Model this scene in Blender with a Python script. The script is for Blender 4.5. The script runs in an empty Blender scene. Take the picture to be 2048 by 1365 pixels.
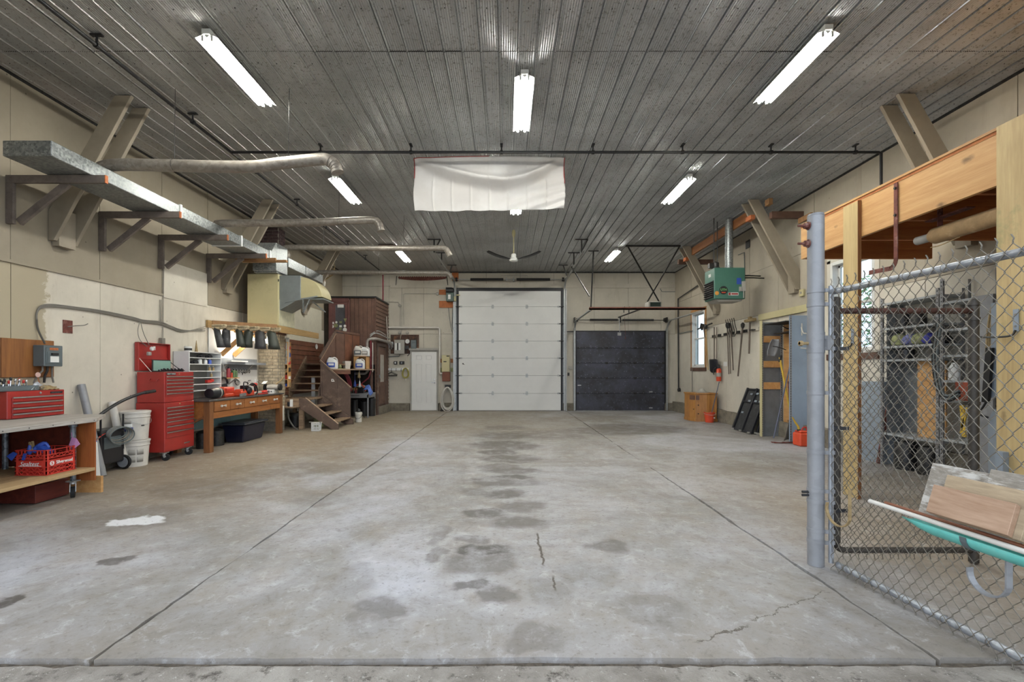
import bpy, math, random
from mathutils import Vector, Matrix
R = math.radians
random.seed(7)
SC = bpy.context.scene
COL = SC.collection

# ------------------------------------------------------------------ camera, world, exposure
CH, CX, CY, F = 1.42, 1012.0, 742.0, 930.0
cam_d = bpy.data.cameras.new('camera'); cam = bpy.data.objects.new('camera', cam_d); COL.objects.link(cam)
cam.location = (0, 0, CH); cam.rotation_euler = (R(90), 0, 0)
cam_d.sensor_width = 36; cam_d.lens = 36*F/2048
cam_d.shift_x = (1024-CX)/2048; cam_d.shift_y = (CY-682.5)/2048
cam_d.clip_start = 0.02; cam_d.clip_end = 300
SC.camera = cam
SC.view_settings.view_transform = 'Standard'; SC.view_settings.look = 'None'
SC.view_settings.gamma = 1; SC.view_settings.use_curve_mapping = False
SC.view_settings.exposure = 0.85
LAMP = 105.0          # emission of the fluorescent tubes
BENCH_W = 160.0       # the small lamps under the loft
w = bpy.data.worlds.new('sky'); SC.world = w; w.use_nodes = True
wn = w.node_tree.nodes; wl_ = w.node_tree.links
bg = wn['Background']; sky = wn.new('ShaderNodeTexSky'); sky.sky_type = 'HOSEK_WILKIE'
sky.turbidity = 6; sky.sun_direction = (-0.35, -0.5, 0.8); sky.ground_albedo = 0.4
mixw = wn.new('ShaderNodeMixRGB'); mixw.inputs[0].default_value = 0.75; mixw.inputs[2].default_value = (0.80, 0.88, 1.0, 1)
wl_.new(sky.outputs[0], mixw.inputs[1]); wl_.new(mixw.outputs[0], bg.inputs[0]); bg.inputs[1].default_value = 2.0

XL, XR, DB, H = -5.81, 6.0, 16.5, 4.92
YF = 2.28

# pixel of the photograph -> point on a known plane of the room
def px_y(px, py, Y): return Vector(((px-CX)/F*Y, Y, CH-(py-CY)/F*Y))
def px_x(px, py, X):
    Y = X*F/(px-CX); return Vector((X, Y, CH-(py-CY)/F*Y))
def px_z(px, py, Z):
    Y = (CH-Z)*F/(py-CY); return Vector(((px-CX)/F*Y, Y, Z))
def bw(px, py, off=0): return px_y(px, py, DB-off)

# ------------------------------------------------------------------ mesh helpers
class MB:
    def __init__(s): s.v = []; s.f = []; s.m = []
    def add(s, vs, fs, mi=0):
        o = len(s.v); s.v += [tuple(v) for v in vs]
        s.f += [tuple(i+o for i in f) for f in fs]; s.m += [mi]*len(fs)
        return s
    def box(s, x0, x1, y0, y1, z0, z1, mi=0):
        if x0 > x1: x0, x1 = x1, x0
        if y0 > y1: y0, y1 = y1, y0
        if z0 > z1: z0, z1 = z1, z0
        vs = [(x,y,z) for z in (z0,z1) for y in (y0,y1) for x in (x0,x1)]
        return s.add(vs, [(0,2,3,1),(4,5,7,6),(0,1,5,4),(2,6,7,3),(0,4,6,2),(1,3,7,5)], mi)
    def obox(s, c, size, rot=None, mi=0):
        hx,hy,hz = size[0]/2, size[1]/2, size[2]/2
        vs = [Vector((x,y,z)) for z in (-hz,hz) for y in (-hy,hy) for x in (-hx,hx)]
        if rot is not None: vs = [rot @ v for v in vs]
        c = Vector(c); vs = [v+c for v in vs]
        return s.add(vs, [(0,2,3,1),(4,5,7,6),(0,1,5,4),(2,6,7,3),(0,4,6,2),(1,3,7,5)], mi)
    def beam(s, p0, p1, w, h, up=(0,0,1), mi=0, e=0):
        # rectangular bar from p0 to p1; w across, h along 'up'
        p0 = Vector(p0); p1 = Vector(p1); d = (p1-p0); L = d.length; d.normalize()
        u = Vector(up); sx = d.cross(u)
        if sx.length < 1e-5: sx = d.cross(Vector((1,0,0)))
        sx.normalize(); u = sx.cross(d).normalized()
        rot = Matrix((sx, d, u)).transposed()
        return s.obox((p0+p1)/2, (w, L+2*e, h), rot, mi)
    def prism(s, pts, axis, a0, a1, mi=0):
        # pts 2-D polygon in the two other axes (order x,y,z without axis)
        def mk(p, a):
            q = list(p); q.insert(axis, a); return tuple(q)
        n = len(pts); area = sum(pts[i][0]*pts[(i+1)%n][1]-pts[(i+1)%n][0]*pts[i][1] for i in range(n))
        P = list(pts)
        if (area < 0) != (axis == 1): P = P[::-1]
        if a0 > a1: a0, a1 = a1, a0
        vs = [mk(p,a0) for p in P]+[mk(p,a1) for p in P]
        fs = [tuple(range(n))[::-1], tuple(range(n,2*n))]+[(i,(i+1)%n,n+(i+1)%n,n+i) for i in range(n)]
        return s.add(vs, fs, mi)
    def cyl(s, p0, p1, r, r1=None, seg=12, cap=True, mi=0):
        r1 = r if r1 is None else r1
        p0 = Vector(p0); p1 = Vector(p1); d = (p1-p0).normalized()
        a = d.orthogonal().normalized(); b = d.cross(a)
        vs = []
        for p, rr in ((p0,r),(p1,r1)):
            for k in range(seg):
                t = 2*math.pi*k/seg; vs.append(p+a*math.cos(t)*rr+b*math.sin(t)*rr)
        fs = [(k,(k+1)%seg,seg+(k+1)%seg,seg+k) for k in range(seg)]
        if cap: fs += [tuple(range(seg))[::-1], tuple(range(seg,2*seg))]
        return s.add(vs, fs, mi)
    def tube(s, pts, r, seg=8, closed=False, cap=True, mi=0):
        P = [Vector(p) for p in pts]; n = len(P)
        rr = r if isinstance(r,(list,tuple)) else [r]*n
        prev = None; vs = []
        for i,p in enumerate(P):
            if closed: t = P[(i+1)%n]-P[i-1]
            else: t = P[min(i+1,n-1)]-P[max(i-1,0)]
            t.normalize()
            if prev is None: a = t.orthogonal().normalized()
            else:
                a = prev-t*prev.dot(t)
                a = a.normalized() if a.length > 1e-6 else t.orthogonal().normalized()
            prev = a; b = t.cross(a)
            for k in range(seg):
                th = 2*math.pi*k/seg; vs.append(p+a*math.cos(th)*rr[i]+b*math.sin(th)*rr[i])
        fs = []
        for i in range(n if closed else n-1):
            j = (i+1)%n
            for k in range(seg):
                fs.append((i*seg+k, i*seg+(k+1)%seg, j*seg+(k+1)%seg, j*seg+k))
        if cap and not closed: fs += [tuple(range(seg))[::-1], tuple(range((n-1)*seg,n*seg))]
        return s.add(vs, fs, mi)
    def lathe(s, prof, c, axis='z', seg=20, mi=0, cap=True):
        # prof: list of (radius, height)
        c = Vector(c); vs = []
        for r,h in prof:
            for k in range(seg):
                t = 2*math.pi*k/seg; x,y = math.cos(t)*r, math.sin(t)*r
                q = {'z':(x,y,h),'x':(h,x,y),'y':(y,h,x)}[axis]
                vs.append(c+Vector(q))
        fs = []
        for i in range(len(prof)-1):
            for k in range(seg):
                fs.append((i*seg+k, i*seg+(k+1)%seg, (i+1)*seg+(k+1)%seg, (i+1)*seg+k))
        if cap:
            fs += [tuple(range(seg))[::-1], tuple(range((len(prof)-1)*seg,len(prof)*seg))]
        return s.add(vs, fs, mi)
    def grid(s, fn, nu, nv, mi=0):
        vs = [fn(i/nu, j/nv) for j in range(nv+1) for i in range(nu+1)]
        fs = [(j*(nu+1)+i, j*(nu+1)+i+1, (j+1)*(nu+1)+i+1, (j+1)*(nu+1)+i) for j in range(nv) for i in range(nu)]
        return s.add(vs, fs, mi)
    def xf(s, M, start=0):
        s.v[start:] = [tuple(M @ Vector(v)) for v in s.v[start:]]; return s
    def mesh(s, name, mats, org=Vector((0,0,0)), smooth=False):
        me = bpy.data.meshes.new(name)
        o = Vector(org)
        me.from_pydata([tuple(Vector(v)-o) for v in s.v], [], s.f)
        for m in mats: me.materials.append(m)
        if len(mats) > 1: me.polygons.foreach_set('material_index', s.m)
        if smooth:
            me.polygons.foreach_set('use_smooth', [True]*len(me.polygons))
            me.set_sharp_from_angle(angle=R(40))
        me.update(); return me
    def build(s, name, mats, parent=None, smooth=False, bev=0, label=None, org=None, solid=0):
        if not isinstance(mats,(list,tuple)): mats = [mats]
        if parent is not None: base = origin(parent)
        elif org is not None: base = Vector(org)
        else:
            xs = [v[0] for v in s.v]; ys = [v[1] for v in s.v]; zs = [v[2] for v in s.v]
            base = Vector(((min(xs)+max(xs))/2, (min(ys)+max(ys))/2, min(zs)))
        o = bpy.data.objects.new(name, s.mesh(name, mats, base, smooth)); COL.objects.link(o)
        if parent is not None: o.parent = parent
        else: o.location = base
        if bev:
            b = o.modifiers.new('bevel','BEVEL'); b.width = bev; b.segments = 1; b.limit_method = 'ANGLE'; b.angle_limit = R(50)
        if solid:
            b = o.modifiers.new('solid','SOLIDIFY'); b.thickness = solid; b.offset = 0
        if label: o['label'] = label
        return o
def origin(o):
    p = Vector((0,0,0))
    while o is not None: p += Vector(o.location); o = o.parent
    return p
def tag(o, label, cat, group=None, kind=None):
    if label: o['label'] = label
    if cat: o['category'] = cat
    if group: o['group'] = group
    if kind: o['kind'] = kind
    return o
def thing(name, label, cat, loc=(0,0,0), group=None):
    o = bpy.data.objects.new(name, None); COL.objects.link(o); o.location = loc; o.empty_display_size = .05
    return tag(o, label, cat, group)
def single(mb, name, mats, label, cat, group=None, **k):
    return tag(mb.build(name, mats, **k), label, cat, group)
def struct(o): o['kind'] = 'structure'; return o
def shell(name, loc=(0,0,0)):
    o = bpy.data.objects.new(name, None); COL.objects.link(o); o.location = loc; return struct(o)
def dup(root, loc=None, rotz=None, label=None, group=None, scale=None):
    def cp(o, par):
        c = o.copy(); COL.objects.link(c); c.parent = par
        for ch in o.children: cp(ch, c)
        return c
    r = cp(root, None)
    if loc is not None: r.location = loc
    if rotz is not None: r.rotation_euler = (0,0,rotz)
    if scale is not None: r.scale = scale
    if label: r['label'] = label
    if group: r['group'] = group
    return r
def arc(c, r, a0, a1, n, plane='xz'):
    out = []
    for i in range(n+1):
        t = R(a0+(a1-a0)*i/n); u, v = math.cos(t)*r, math.sin(t)*r
        out.append(Vector(c)+Vector({'xz':(u,0,v),'xy':(u,v,0),'yz':(0,u,v)}[plane]))
    return out
def bez(pts, n=8):
    # catmull-rom through points
    P = [Vector(p) for p in pts]; P = [P[0]*2-P[1]]+P+[P[-1]*2-P[-2]]; out = []
    for i in range(1, len(P)-2):
        for k in range(n):
            t = k/n; a,b,c,d = P[i-1],P[i],P[i+1],P[i+2]
            out.append(.5*((2*b)+(c-a)*t+(2*a-5*b+4*c-d)*t*t+(3*b-a-3*c+d)*t**3))
    out.append(P[-2]); return out
def text(s, size, loc, facing, mat, parent, name='lettering', depth=.001, shear=0, width=None, bold=False):
    # facing: '-y' (towards the camera), '+x', '-x', '-z'
    cu = bpy.data.curves.new(name,'FONT'); cu.body = s; cu.size = size; cu.align_x = 'CENTER'; cu.align_y = 'CENTER'
    cu.extrude = depth; cu.shear = shear; cu.resolution_u = 3
    if bold: cu.offset = size*.02
    to = bpy.data.objects.new(name, cu); COL.objects.link(to)
    dg = bpy.context.evaluated_depsgraph_get(); me = bpy.data.meshes.new_from_object(to.evaluated_get(dg))
    COL.objects.unlink(to); bpy.data.objects.remove(to)
    M = {'-y': Matrix(((1,0,0),(0,0,-1),(0,1,0))), '+x': Matrix(((0,0,1),(1,0,0),(0,1,0))),
         '-x': Matrix(((0,0,-1),(-1,0,0),(0,1,0))), '-z': Matrix(((1,0,0),(0,-1,0),(0,0,-1)))}[facing].to_4x4()
    if width:
        xs = [v.co.x for v in me.vertices]; k = width/(max(xs)-min(xs)); me.transform(Matrix.Diagonal((k,1,1,1)))
    me.transform(M); me.materials.clear(); me.materials.append(mat)
    o = bpy.data.objects.new(name, me); COL.objects.link(o); o.parent = parent
    o.location = Vector(loc)-origin(parent); return o

# ------------------------------------------------------------------ materials
MATS = {}
class NT:
    def __init__(s, name):
        s.m = bpy.data.materials.new(name); s.m.use_nodes = True; s.t = s.m.node_tree
        s.b = s.t.nodes['Principled BSDF']; s.n = s.t.nodes; s.pos = None
    def new(s, t, **k):
        n = s.n.new(t)
        for a,b in k.items(): setattr(n,a,b)
        return n
    def lk(s, a, b): s.t.links.new(a,b)
    def P(s):
        if s.pos is None: s.pos = s.new('ShaderNodeNewGeometry').outputs['Position']
        return s.pos
    def val(s, x, sock):
        if hasattr(x,'links') or hasattr(x,'is_linked'): s.lk(x, sock)
        else: sock.default_value = x
    def math(s, op, a, b=0.0, c=None, clamp=False):
        n = s.new('ShaderNodeMath', operation=op, use_clamp=clamp); s.val(a,n.inputs[0]); s.val(b,n.inputs[1])
        if c is not None: s.val(c,n.inputs[2])
        return n.outputs[0]
    def noise(s, scale, detail=4, rough=.6, vec=None, stretch=None, dist=0):
        v = vec or s.P()
        if stretch:
            mp = s.new('ShaderNodeMapping'); mp.inputs['Scale'].default_value = stretch; s.lk(v, mp.inputs[0]); v = mp.outputs[0]
        n = s.new('ShaderNodeTexNoise'); n.inputs['Scale'].default_value = scale; n.inputs['Detail'].default_value = detail
        n.inputs['Roughness'].default_value = rough; n.inputs['Distortion'].default_value = dist
        s.lk(v, n.inputs['Vector']); return n.outputs['Fac']
    def ramp(s, fac, a, b):
        n = s.new('ShaderNodeMapRange'); n.inputs[1].default_value = a; n.inputs[2].default_value = b
        s.lk(fac, n.inputs[0]); return n.outputs[0]
    def mix(s, fac, a, b, mode='MIX'):
        n = s.new('ShaderNodeMixRGB', blend_type=mode); s.val(fac, n.inputs[0])
        for x,i in ((a,1),(b,2)):
            if isinstance(x,(tuple,list)): n.inputs[i].default_value = (*x[:3],1)
            else: s.lk(x, n.inputs[i])
        return n.outputs[0]
    def base(s, c):
        if isinstance(c,(tuple,list)): s.b.inputs['Base Color'].default_value = (*c[:3],1)
        else: s.lk(c, s.b.inputs['Base Color'])
    def bump(s, h, strength=.3, dist=.01):
        n = s.new('ShaderNodeBump'); n.inputs['Strength'].default_value = strength; n.inputs['Distance'].default_value = dist
        s.lk(h, n.inputs['Height']); s.lk(n.outputs[0], s.b.inputs['Normal'])
    def rm(s, r, m=0.0):
        s.val(r, s.b.inputs['Roughness']); s.b.inputs['Metallic'].default_value = m
def C(h):   # sRGB hex -> linear
    v = [int(h[i:i+2],16)/255 for i in (0,2,4)]
    return tuple(x/12.92 if x <= .04045 else ((x+.055)/1.055)**2.4 for x in v)
def paint(name, col, rough=.5, metal=0.0, var=.15, scale=6, dirt=None, bump=0, spec=None, emit=None):
    if name in MATS: return MATS[name]
    t = NT(name); c = C(col) if isinstance(col,str) else col
    n = t.noise(scale, 5, .65)
    dk = tuple(x*(1-var*1.6) for x in c); lt = tuple(min(1,x*(1+var*.8)) for x in c)
    out = t.mix(t.ramp(n,.3,.7), dk, lt)
    if dirt:
        d = t.noise(scale*.5, 8, .75); out = t.mix(t.ramp(d,.56,.72), out, C(dirt))
    t.base(out); t.rm(rough, metal)
    if bump: t.bump(t.noise(scale*8,3), bump, .004)
    MATS[name] = t.m; return t.m
def wood(name, c1, c2, axis='x', scale=1.0, rough=.65, knots=False, dirt=None):
    if name in MATS: return MATS[name]
    t = NT(name); st = {'x':(.6,9,9),'y':(9,.6,9),'z':(9,9,.6)}[axis]
    n = t.noise(1.6*scale, 7, .65, stretch=st, dist=.6); n2 = t.noise(12*scale, 3, .6, stretch=st)
    f = t.math('ADD', t.math('MULTIPLY', n, .7), t.math('MULTIPLY', n2, .3))
    out = t.mix(t.ramp(f,.35,.65), C(c1), C(c2))
    if knots:
        vo = t.new('ShaderNodeTexVoronoi'); vo.inputs['Scale'].default_value = 2.6; 
        mp = t.new('ShaderNodeMapping'); mp.inputs['Scale'].default_value = {'x':(.6,1,1),'y':(.02,.6,1.2),'z':(.02,1.2,.6)}[axis]
        t.lk(t.P(), mp.inputs[0]); t.lk(mp.outputs[0], vo.inputs['Vector'])
        k = t.math('ADD', vo.outputs['Distance'], t.math('MULTIPLY', t.noise(14,3), .14))
        kn = t.math('MULTIPLY', t.ramp(k, .165, .10), .8)
        out = t.mix(kn, out, tuple(x*.28 for x in C(c1)))
    if dirt:
        out = t.mix(t.ramp(t.noise(3*scale,8,.75),.55,.7), out, C(dirt))
    t.base(out); t.rm(rough); t.bump(f,.25,.003)
    MATS[name] = t.m; return t.m
def emit(name, col, s):
    if name in MATS: return MATS[name]
    t = NT(name); t.base((.8,.8,.8)); t.b.inputs['Emission Color'].default_value = (*C(col),1); t.b.inputs['Emission Strength'].default_value = s
    MATS[name] = t.m; return t.m
def galv(name, c1, c2, rough=.42, metal=.75, scale=28, spangle=.5):
    if name in MATS: return MATS[name]
    t = NT(name); vo = t.new('ShaderNodeTexVoronoi'); vo.inputs['Scale'].default_value = scale; t.lk(t.P(), vo.inputs['Vector'])
    sp = t.new('ShaderNodeSeparateColor'); t.lk(vo.outputs['Color'], sp.inputs[0])
    n = t.noise(2.2, 6, .7)
    f = t.math('ADD', t.math('MULTIPLY', sp.outputs[0], spangle), t.math('MULTIPLY', n, 1-spangle))
    t.base(t.mix(t.ramp(f,.2,.8), C(c1), C(c2))); t.rm(t.math('ADD', t.math('MULTIPLY', sp.outputs[0], .15), rough-.07), metal)
    MATS[name] = t.m; return t.m

M_steel = galv('galvanised_steel','6b6f72','b4b8ba', .4, .8)
M_duct = galv('duct_sheet_metal','6f7475','a3a7a6', .38, .55, 45, .6)
M_pipe = galv('weathered_duct_pipe','766e66','a8a298', .45, .45, 30, .3)
M_pole = galv('dull_grey_steel_pole','7c7d7f','98999b', .5, .25, 20, .2)
M_track = galv('track_steel','9a9c9b','c4c6c5', .4, .6, 40, .3)
M_bracket = paint('painted_bracket_timber','6f655d', .7, var=.25, scale=9, dirt='4c4540')
M_endgrain = paint('orange_end_grain','b0653a', .8, var=.2, scale=40)
M_brace = paint('beige_painted_brace','948a79', .6, var=.12, scale=3, dirt='857b6c')
M_white = paint('white_paint','d9dad8', .5, var=.04)
M_enamel = paint('white_lamp_enamel','eceeea', .35, var=.03)
M_doorw = paint('white_door_paint','dcdcd9', .45, var=.03, scale=2)
M_black = paint('black_paint','1d1d1f', .45, var=.2)
M_blackrub = paint('black_rubber','161617', .8, var=.2)
M_blackplastic = paint('black_plastic','1a1b20', .35, var=.15)
M_darksteel = paint('dark_steel','3b3a39', .5, .6, var=.3, scale=20)
M_chrome = paint('bright_metal','c9cbcc', .25, .9, var=.08, scale=20)
M_greyst = paint('grey_steel_shelving','a3a7a9', .5, .0, var=.12, scale=4)
M_dkgreyst = paint('dark_grey_steel_panel','6d7174', .5, .0, var=.2, scale=3)
M_red = paint('red_tool_chest_enamel','9c2d27', .35, var=.12, scale=4)
M_redplastic = paint('red_plastic','c2352c', .45, var=.1)
M_orange = paint('orange_plastic','cf4a2b', .45, var=.1)
M_rust = paint('rusty_steel','6b3a30', .8, var=.4, scale=18, dirt='8d7a6f')
M_redpipe = paint('red_painted_pipe','7c2330', .55, var=.2)
M_ply = wood('knotty_fir_plywood','b0804a','cba06a','y', 1, .6, True)
M_plyv = wood('plywood_upright','a8905f','c2aa79','z', .8, .6, True)
M_board = wood('brown_plywood','6e3f1c','92602e','z', .6, .6)
M_joist = wood('joist_timber','93532a','b8743e','x', 1, .8)
M_bench = wood('workbench_wood','7d4a22','a56a35','y', 1, .5, dirt='5d3416')
M_benchv = wood('workbench_post_wood','5f3a1e','8a5b32','z', 1, .6)
M_pine = wood('varnished_pine','8a5a28','b98547','z', 1, .45)
M_stair = wood('worn_stair_wood','665040','9c8468','x', 1, .8, dirt='3a2a20')
M_stringer = paint('brown_painted_wood','59483e', .6, var=.18, scale=5, dirt='85705e')
M_siding = paint('brown_stained_siding','64493c', .6, var=.25, scale=5)
M_siding2 = paint('redbrown_siding','744c38', .55, var=.25, scale=4)
M_purple = paint('maroon_painted_frame','6a4542', .55, var=.15)
M_oldwood = wood('weathered_grey_wood','7f7a70','b5afa5','x', 1, .85)
M_oldwood2 = wood('tan_rough_wood','8d7560','b39a83','x', 1, .85)
M_pinkwood = wood('new_edge_timber','7b5636','a07a50','x', 1, .7)
M_cream = paint('cream_enamel','bfb68c', .5, var=.06, scale=2, dirt='a9a079')
M_pvc = paint('white_pvc','cfcbc2', .5, var=.08)
M_cable = paint('grey_cable','77736b', .6, var=.1)
M_grey = paint('grey_plastic','8a8f94', .5, var=.1)
M_elec = paint('grey_electrical_enamel','5d6668', .45, var=.08)
M_elec2 = paint('light_grey_enamel','9d9a92', .5, var=.08)
M_lblue = paint('light_blue_grey_enamel','8a949e', .45, var=.08, scale=2)
M_blue = paint('blue_plastic','2f4fa8', .45, var=.15)
M_teal = paint('turquoise_paint','66bdb2', .45, var=.1, scale=8, dirt='7fb9ad')
M_green = paint('green_enamel','3f6a5c', .4, var=.06, scale=3)
M_paper = paint('white_paper','dcdcd8', .8, var=.04)
M_yellow = paint('yellow_plastic','c9a63a', .5, var=.12)
M_brass = paint('tan_fibre','a08a63', .9, var=.25, scale=30)
M_khaki = paint('khaki_canvas','8b8f64', .9, var=.3, scale=20)
M_brick = paint('dark_purple_brick','4d3a3a', .85, var=.45, scale=14, dirt='6b5148')
M_brickw = paint('limewashed_brick','b3a68e', .9, var=.3, scale=16, dirt='7f7260')
M_mortar = paint('mortar','8b8478', .95, var=.2, scale=20)
M_pink = paint('pink_tag_plastic','c38bb5', .5, var=.1)
M_glass = None
def glass_mat(name, col='c8d6da', rough=.02, alpha=.35):
    if name in MATS: return MATS[name]
    t = NT(name); t.base(C(col)); t.rm(rough); t.b.inputs['Transmission Weight'].default_value = 1.0
    t.b.inputs['IOR'].default_value = 1.1
    MATS[name] = t.m; return t.m
M_glass = glass_mat('window_glass')
# ================================================================== SETTING
def floor_mat():
    t = NT('worn_concrete_floor')
    P = t.P(); sep = t.new('ShaderNodeSeparateXYZ'); t.lk(P, sep.inputs[0]); X, Y = sep.outputs[0], sep.outputs[1]
    n1 = t.noise(.55, 8, .68, dist=.8); n2 = t.noise(3.2, 8, .72); n3 = t.noise(26, 4, .7); n4 = t.noise(.35, 5, .6, dist=1.5)
    n5 = t.noise(1.1, 7, .75, stretch=(1,.45,1), dist=1.2)
    base = t.mix(t.ramp(n1,.36,.62), C('7d7a75'), C('aaa9aa'))
    base = t.mix(t.math('MULTIPLY', t.ramp(n2,.42,.68), .65), base, C('8f8679'))
    base = t.mix(t.math('MULTIPLY', t.ramp(n5,.52,.66), .5), base, C('77726b'))
    # whitish dust in the middle of the slabs
    base = t.mix(t.math('MULTIPLY', t.ramp(n4,.5,.66), .55), base, C('b9bcc4'))
    # tan dirt along the left wall (partly a painted light tint) and towards the back
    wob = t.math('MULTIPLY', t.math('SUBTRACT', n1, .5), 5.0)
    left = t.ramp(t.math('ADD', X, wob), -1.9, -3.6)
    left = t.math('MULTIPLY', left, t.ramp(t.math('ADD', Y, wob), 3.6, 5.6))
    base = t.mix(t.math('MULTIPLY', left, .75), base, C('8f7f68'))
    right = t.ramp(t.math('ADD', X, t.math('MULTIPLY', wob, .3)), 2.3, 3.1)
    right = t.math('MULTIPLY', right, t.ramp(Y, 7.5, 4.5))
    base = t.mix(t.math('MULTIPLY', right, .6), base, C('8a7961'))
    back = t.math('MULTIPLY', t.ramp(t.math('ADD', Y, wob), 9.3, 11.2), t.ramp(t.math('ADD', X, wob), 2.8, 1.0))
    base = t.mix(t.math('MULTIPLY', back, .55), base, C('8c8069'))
    front = t.ramp(t.math('ADD', Y, t.math('MULTIPLY', wob, .25)), 3.1, 2.2)
    base = t.mix(t.math('MULTIPLY', front, .6), base, C('6f675b'))
    n6 = t.noise(7, 9, .8, dist=.6)
    base = t.mix(t.math('MULTIPLY', t.ramp(n6,.53,.66), .45), base, C('645c52'))
    base = t.mix(t.math('MULTIPLY', t.ramp(n6,.46,.36), .35), base, C('c4c3c2'))
    # oil and dirt spots, each with its own place on the slab
    nv = t.new('ShaderNodeTexNoise'); nv.inputs['Scale'].default_value = 4.0; nv.inputs['Detail'].default_value = 5
    t.lk(P, nv.inputs['Vector'])
    off = t.new('ShaderNodeVectorMath', operation='MULTIPLY_ADD'); t.lk(nv.outputs['Color'], off.inputs[0])
    off.inputs[1].default_value = (.38,.38,0); t.lk(P, off.inputs[2])
    shift = Vector((.19,.19,0))
    spots = [((1012,856),45,5,.5),((1010,872),60,7,.6),((1002,888),60,6,.75),((1018,893),70,8,.7),((998,905),40,6,.8),((1022,918),66,8,.7),((1000,934),50,6,.55),
             ((1028,942),62,7,.7),((1015,954),44,5,.9),((985,965),56,10,.7),((1035,966),60,8,.5),((1000,988),56,9,.75),((960,982),50,6,.5),
             ((1040,1012),60,12,.6),((968,1026),50,10,.8),((1035,1045),62,15,.6),((950,1078),36,8,.55),((960,1100),58,14,1),((965,1125),76,26,.55),
             ((955,1166),32,9,.8),((985,1190),50,20,.65),((775,1215),62,26,.6),((865,1110),20,22,.5),((880,1070),16,22,.45),
             ((1215,1092),40,12,.6),((1265,856),95,9,.6),((1215,862),90,9,.5),((1310,858),70,8,.6),((1090,870),90,9,.4),((1145,863),40,5,.4),
             ((225,1122),24,7,.9),((207,1129),22,6,.8),((240,1121),26,5,.8),((188,1130),14,4,.9),((6,1208),22,9,1),((740,1245),60,25,.4),
             ((1100,1180),50,30,.35),((1180,1150),70,30,.35),((1300,1220),80,34,.35),((700,1160),60,28,.3),((1075,1280),60,30,.4),
             ((420,975),120,22,.35),((260,1035),120,26,.4),((560,940),120,18,.3),((640,1000),60,14,.25)]
    acc = None
    for (c, rx, ry, s) in spots:
        p = px_z(c[0], c[1], 0); p2 = px_z(c[0], c[1]+ry, 0); p1 = px_z(c[0], c[1]-ry, 0)
        wx = rx/F*p.y; wy = max(.06, (p1.y-p2.y)/2)
        sb = t.new('ShaderNodeVectorMath', operation='SUBTRACT'); t.lk(off.outputs[0], sb.inputs[0]); sb.inputs[1].default_value = (p.x+shift.x, p.y+shift.y, 0)
        ml = t.new('ShaderNodeVectorMath', operation='MULTIPLY'); t.lk(sb.outputs[0], ml.inputs[0]); ml.inputs[1].default_value = (1/wx, 1/wy, 0)
        ln = t.new('ShaderNodeVectorMath', operation='LENGTH'); t.lk(ml.outputs[0], ln.inputs[0])
        m = t.math('MULTIPLY', t.ramp(ln.outputs['Value'], 1.15, .75), s)
        acc = m if acc is None else t.math('MAXIMUM', acc, m)
    acc = t.math('MULTIPLY', acc, t.ramp(n2, .3, .5))
    base = t.mix(t.math('MULTIPLY', acc, .85), base, C('3d3731'))
    # spilled white filler on the left
    p = px_z(275,1042,0)
    sb = t.new('ShaderNodeVectorMath', operation='SUBTRACT'); t.lk(off.outputs[0], sb.inputs[0]); sb.inputs[1].default_value = (p.x+.19, p.y+.19, 0)
    ml = t.new('ShaderNodeVectorMath', operation='MULTIPLY'); t.lk(sb.outputs[0], ml.inputs[0]); ml.inputs[1].default_value = (3.4, 9, 0)
    ln = t.new('ShaderNodeVectorMath', operation='LENGTH'); t.lk(ml.outputs[0], ln.inputs[0])
    base = t.mix(t.ramp(ln.outputs['Value'], 1.0, .8), base, C('d6d6d6'))
    # hairline cracks in the concrete
    def crack(a, b, amp, wd, base):
        a = px_z(*a,0); b = px_z(*b,0); d = (b-a); L = d.length; d.normalize(); nn = Vector((-d.y, d.x, 0))
        def dot(v, c0):
            x = t.new('ShaderNodeVectorMath', operation='DOT_PRODUCT'); t.lk(P, x.inputs[0]); x.inputs[1].default_value = v
            return t.math('SUBTRACT', x.outputs['Value'], c0)
        u = dot(d, a.dot(d)); v = dot(nn, a.dot(nn))
        cn = t.noise(5, 8, .72)
        v = t.math('ABSOLUTE', t.math('ADD', v, t.math('MULTIPLY', t.math('SUBTRACT', cn, .5), amp)))
        m = t.math('MULTIPLY', t.ramp(v, wd, wd*.4), t.math('MULTIPLY', t.ramp(u, 0, .06), t.ramp(u, L, L-.06)))
        return t.mix(m, base, C('4a4238'))
    for a,b,amp,wd in (((1385,1287),(1500,1248),.2,.008),((1500,1246),(1655,1182),.25,.006),((1073,1065),(1088,1135),.1,.012),((1103,1150),(1110,1185),.08,.01),
                       ((1640,960),(1460,900),.3,.004)):
        base = crack(a,b,amp,wd,base)
    # fine grit
    base = t.mix(t.math('MULTIPLY', t.ramp(n3,.56,.68), .5), base, C('5a5249'))
    t.base(base)
    t.rm(t.math('ADD', t.math('MULTIPLY', n2, .35), .42)); t.bump(t.math('ADD', t.math('MULTIPLY', n2, .7), t.math('MULTIPLY', n3, .3)), .35, .008)
    return t.m
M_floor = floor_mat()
def apron_mat():
    t = NT('rough_concrete_apron')
    a = t.noise(1.2,8,.7); b = t.noise(9,8,.75); c = t.noise(40,4,.7)
    col = t.mix(t.ramp(a,.4,.6), C('6f685e'), C('9a948a')); col = t.mix(t.ramp(b,.55,.65), col, C('4f4840')); col = t.mix(t.ramp(c,.62,.7), col, C('b5b0a6'))
    t.base(col); t.rm(.9); t.bump(t.math('ADD', b, t.math('MULTIPLY', c, .5)), .9, .02); return t.m
M_apron = apron_mat()
M_dirt = paint('packed_dirt_in_joint','5c5245', .95, var=.4, scale=30)
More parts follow.
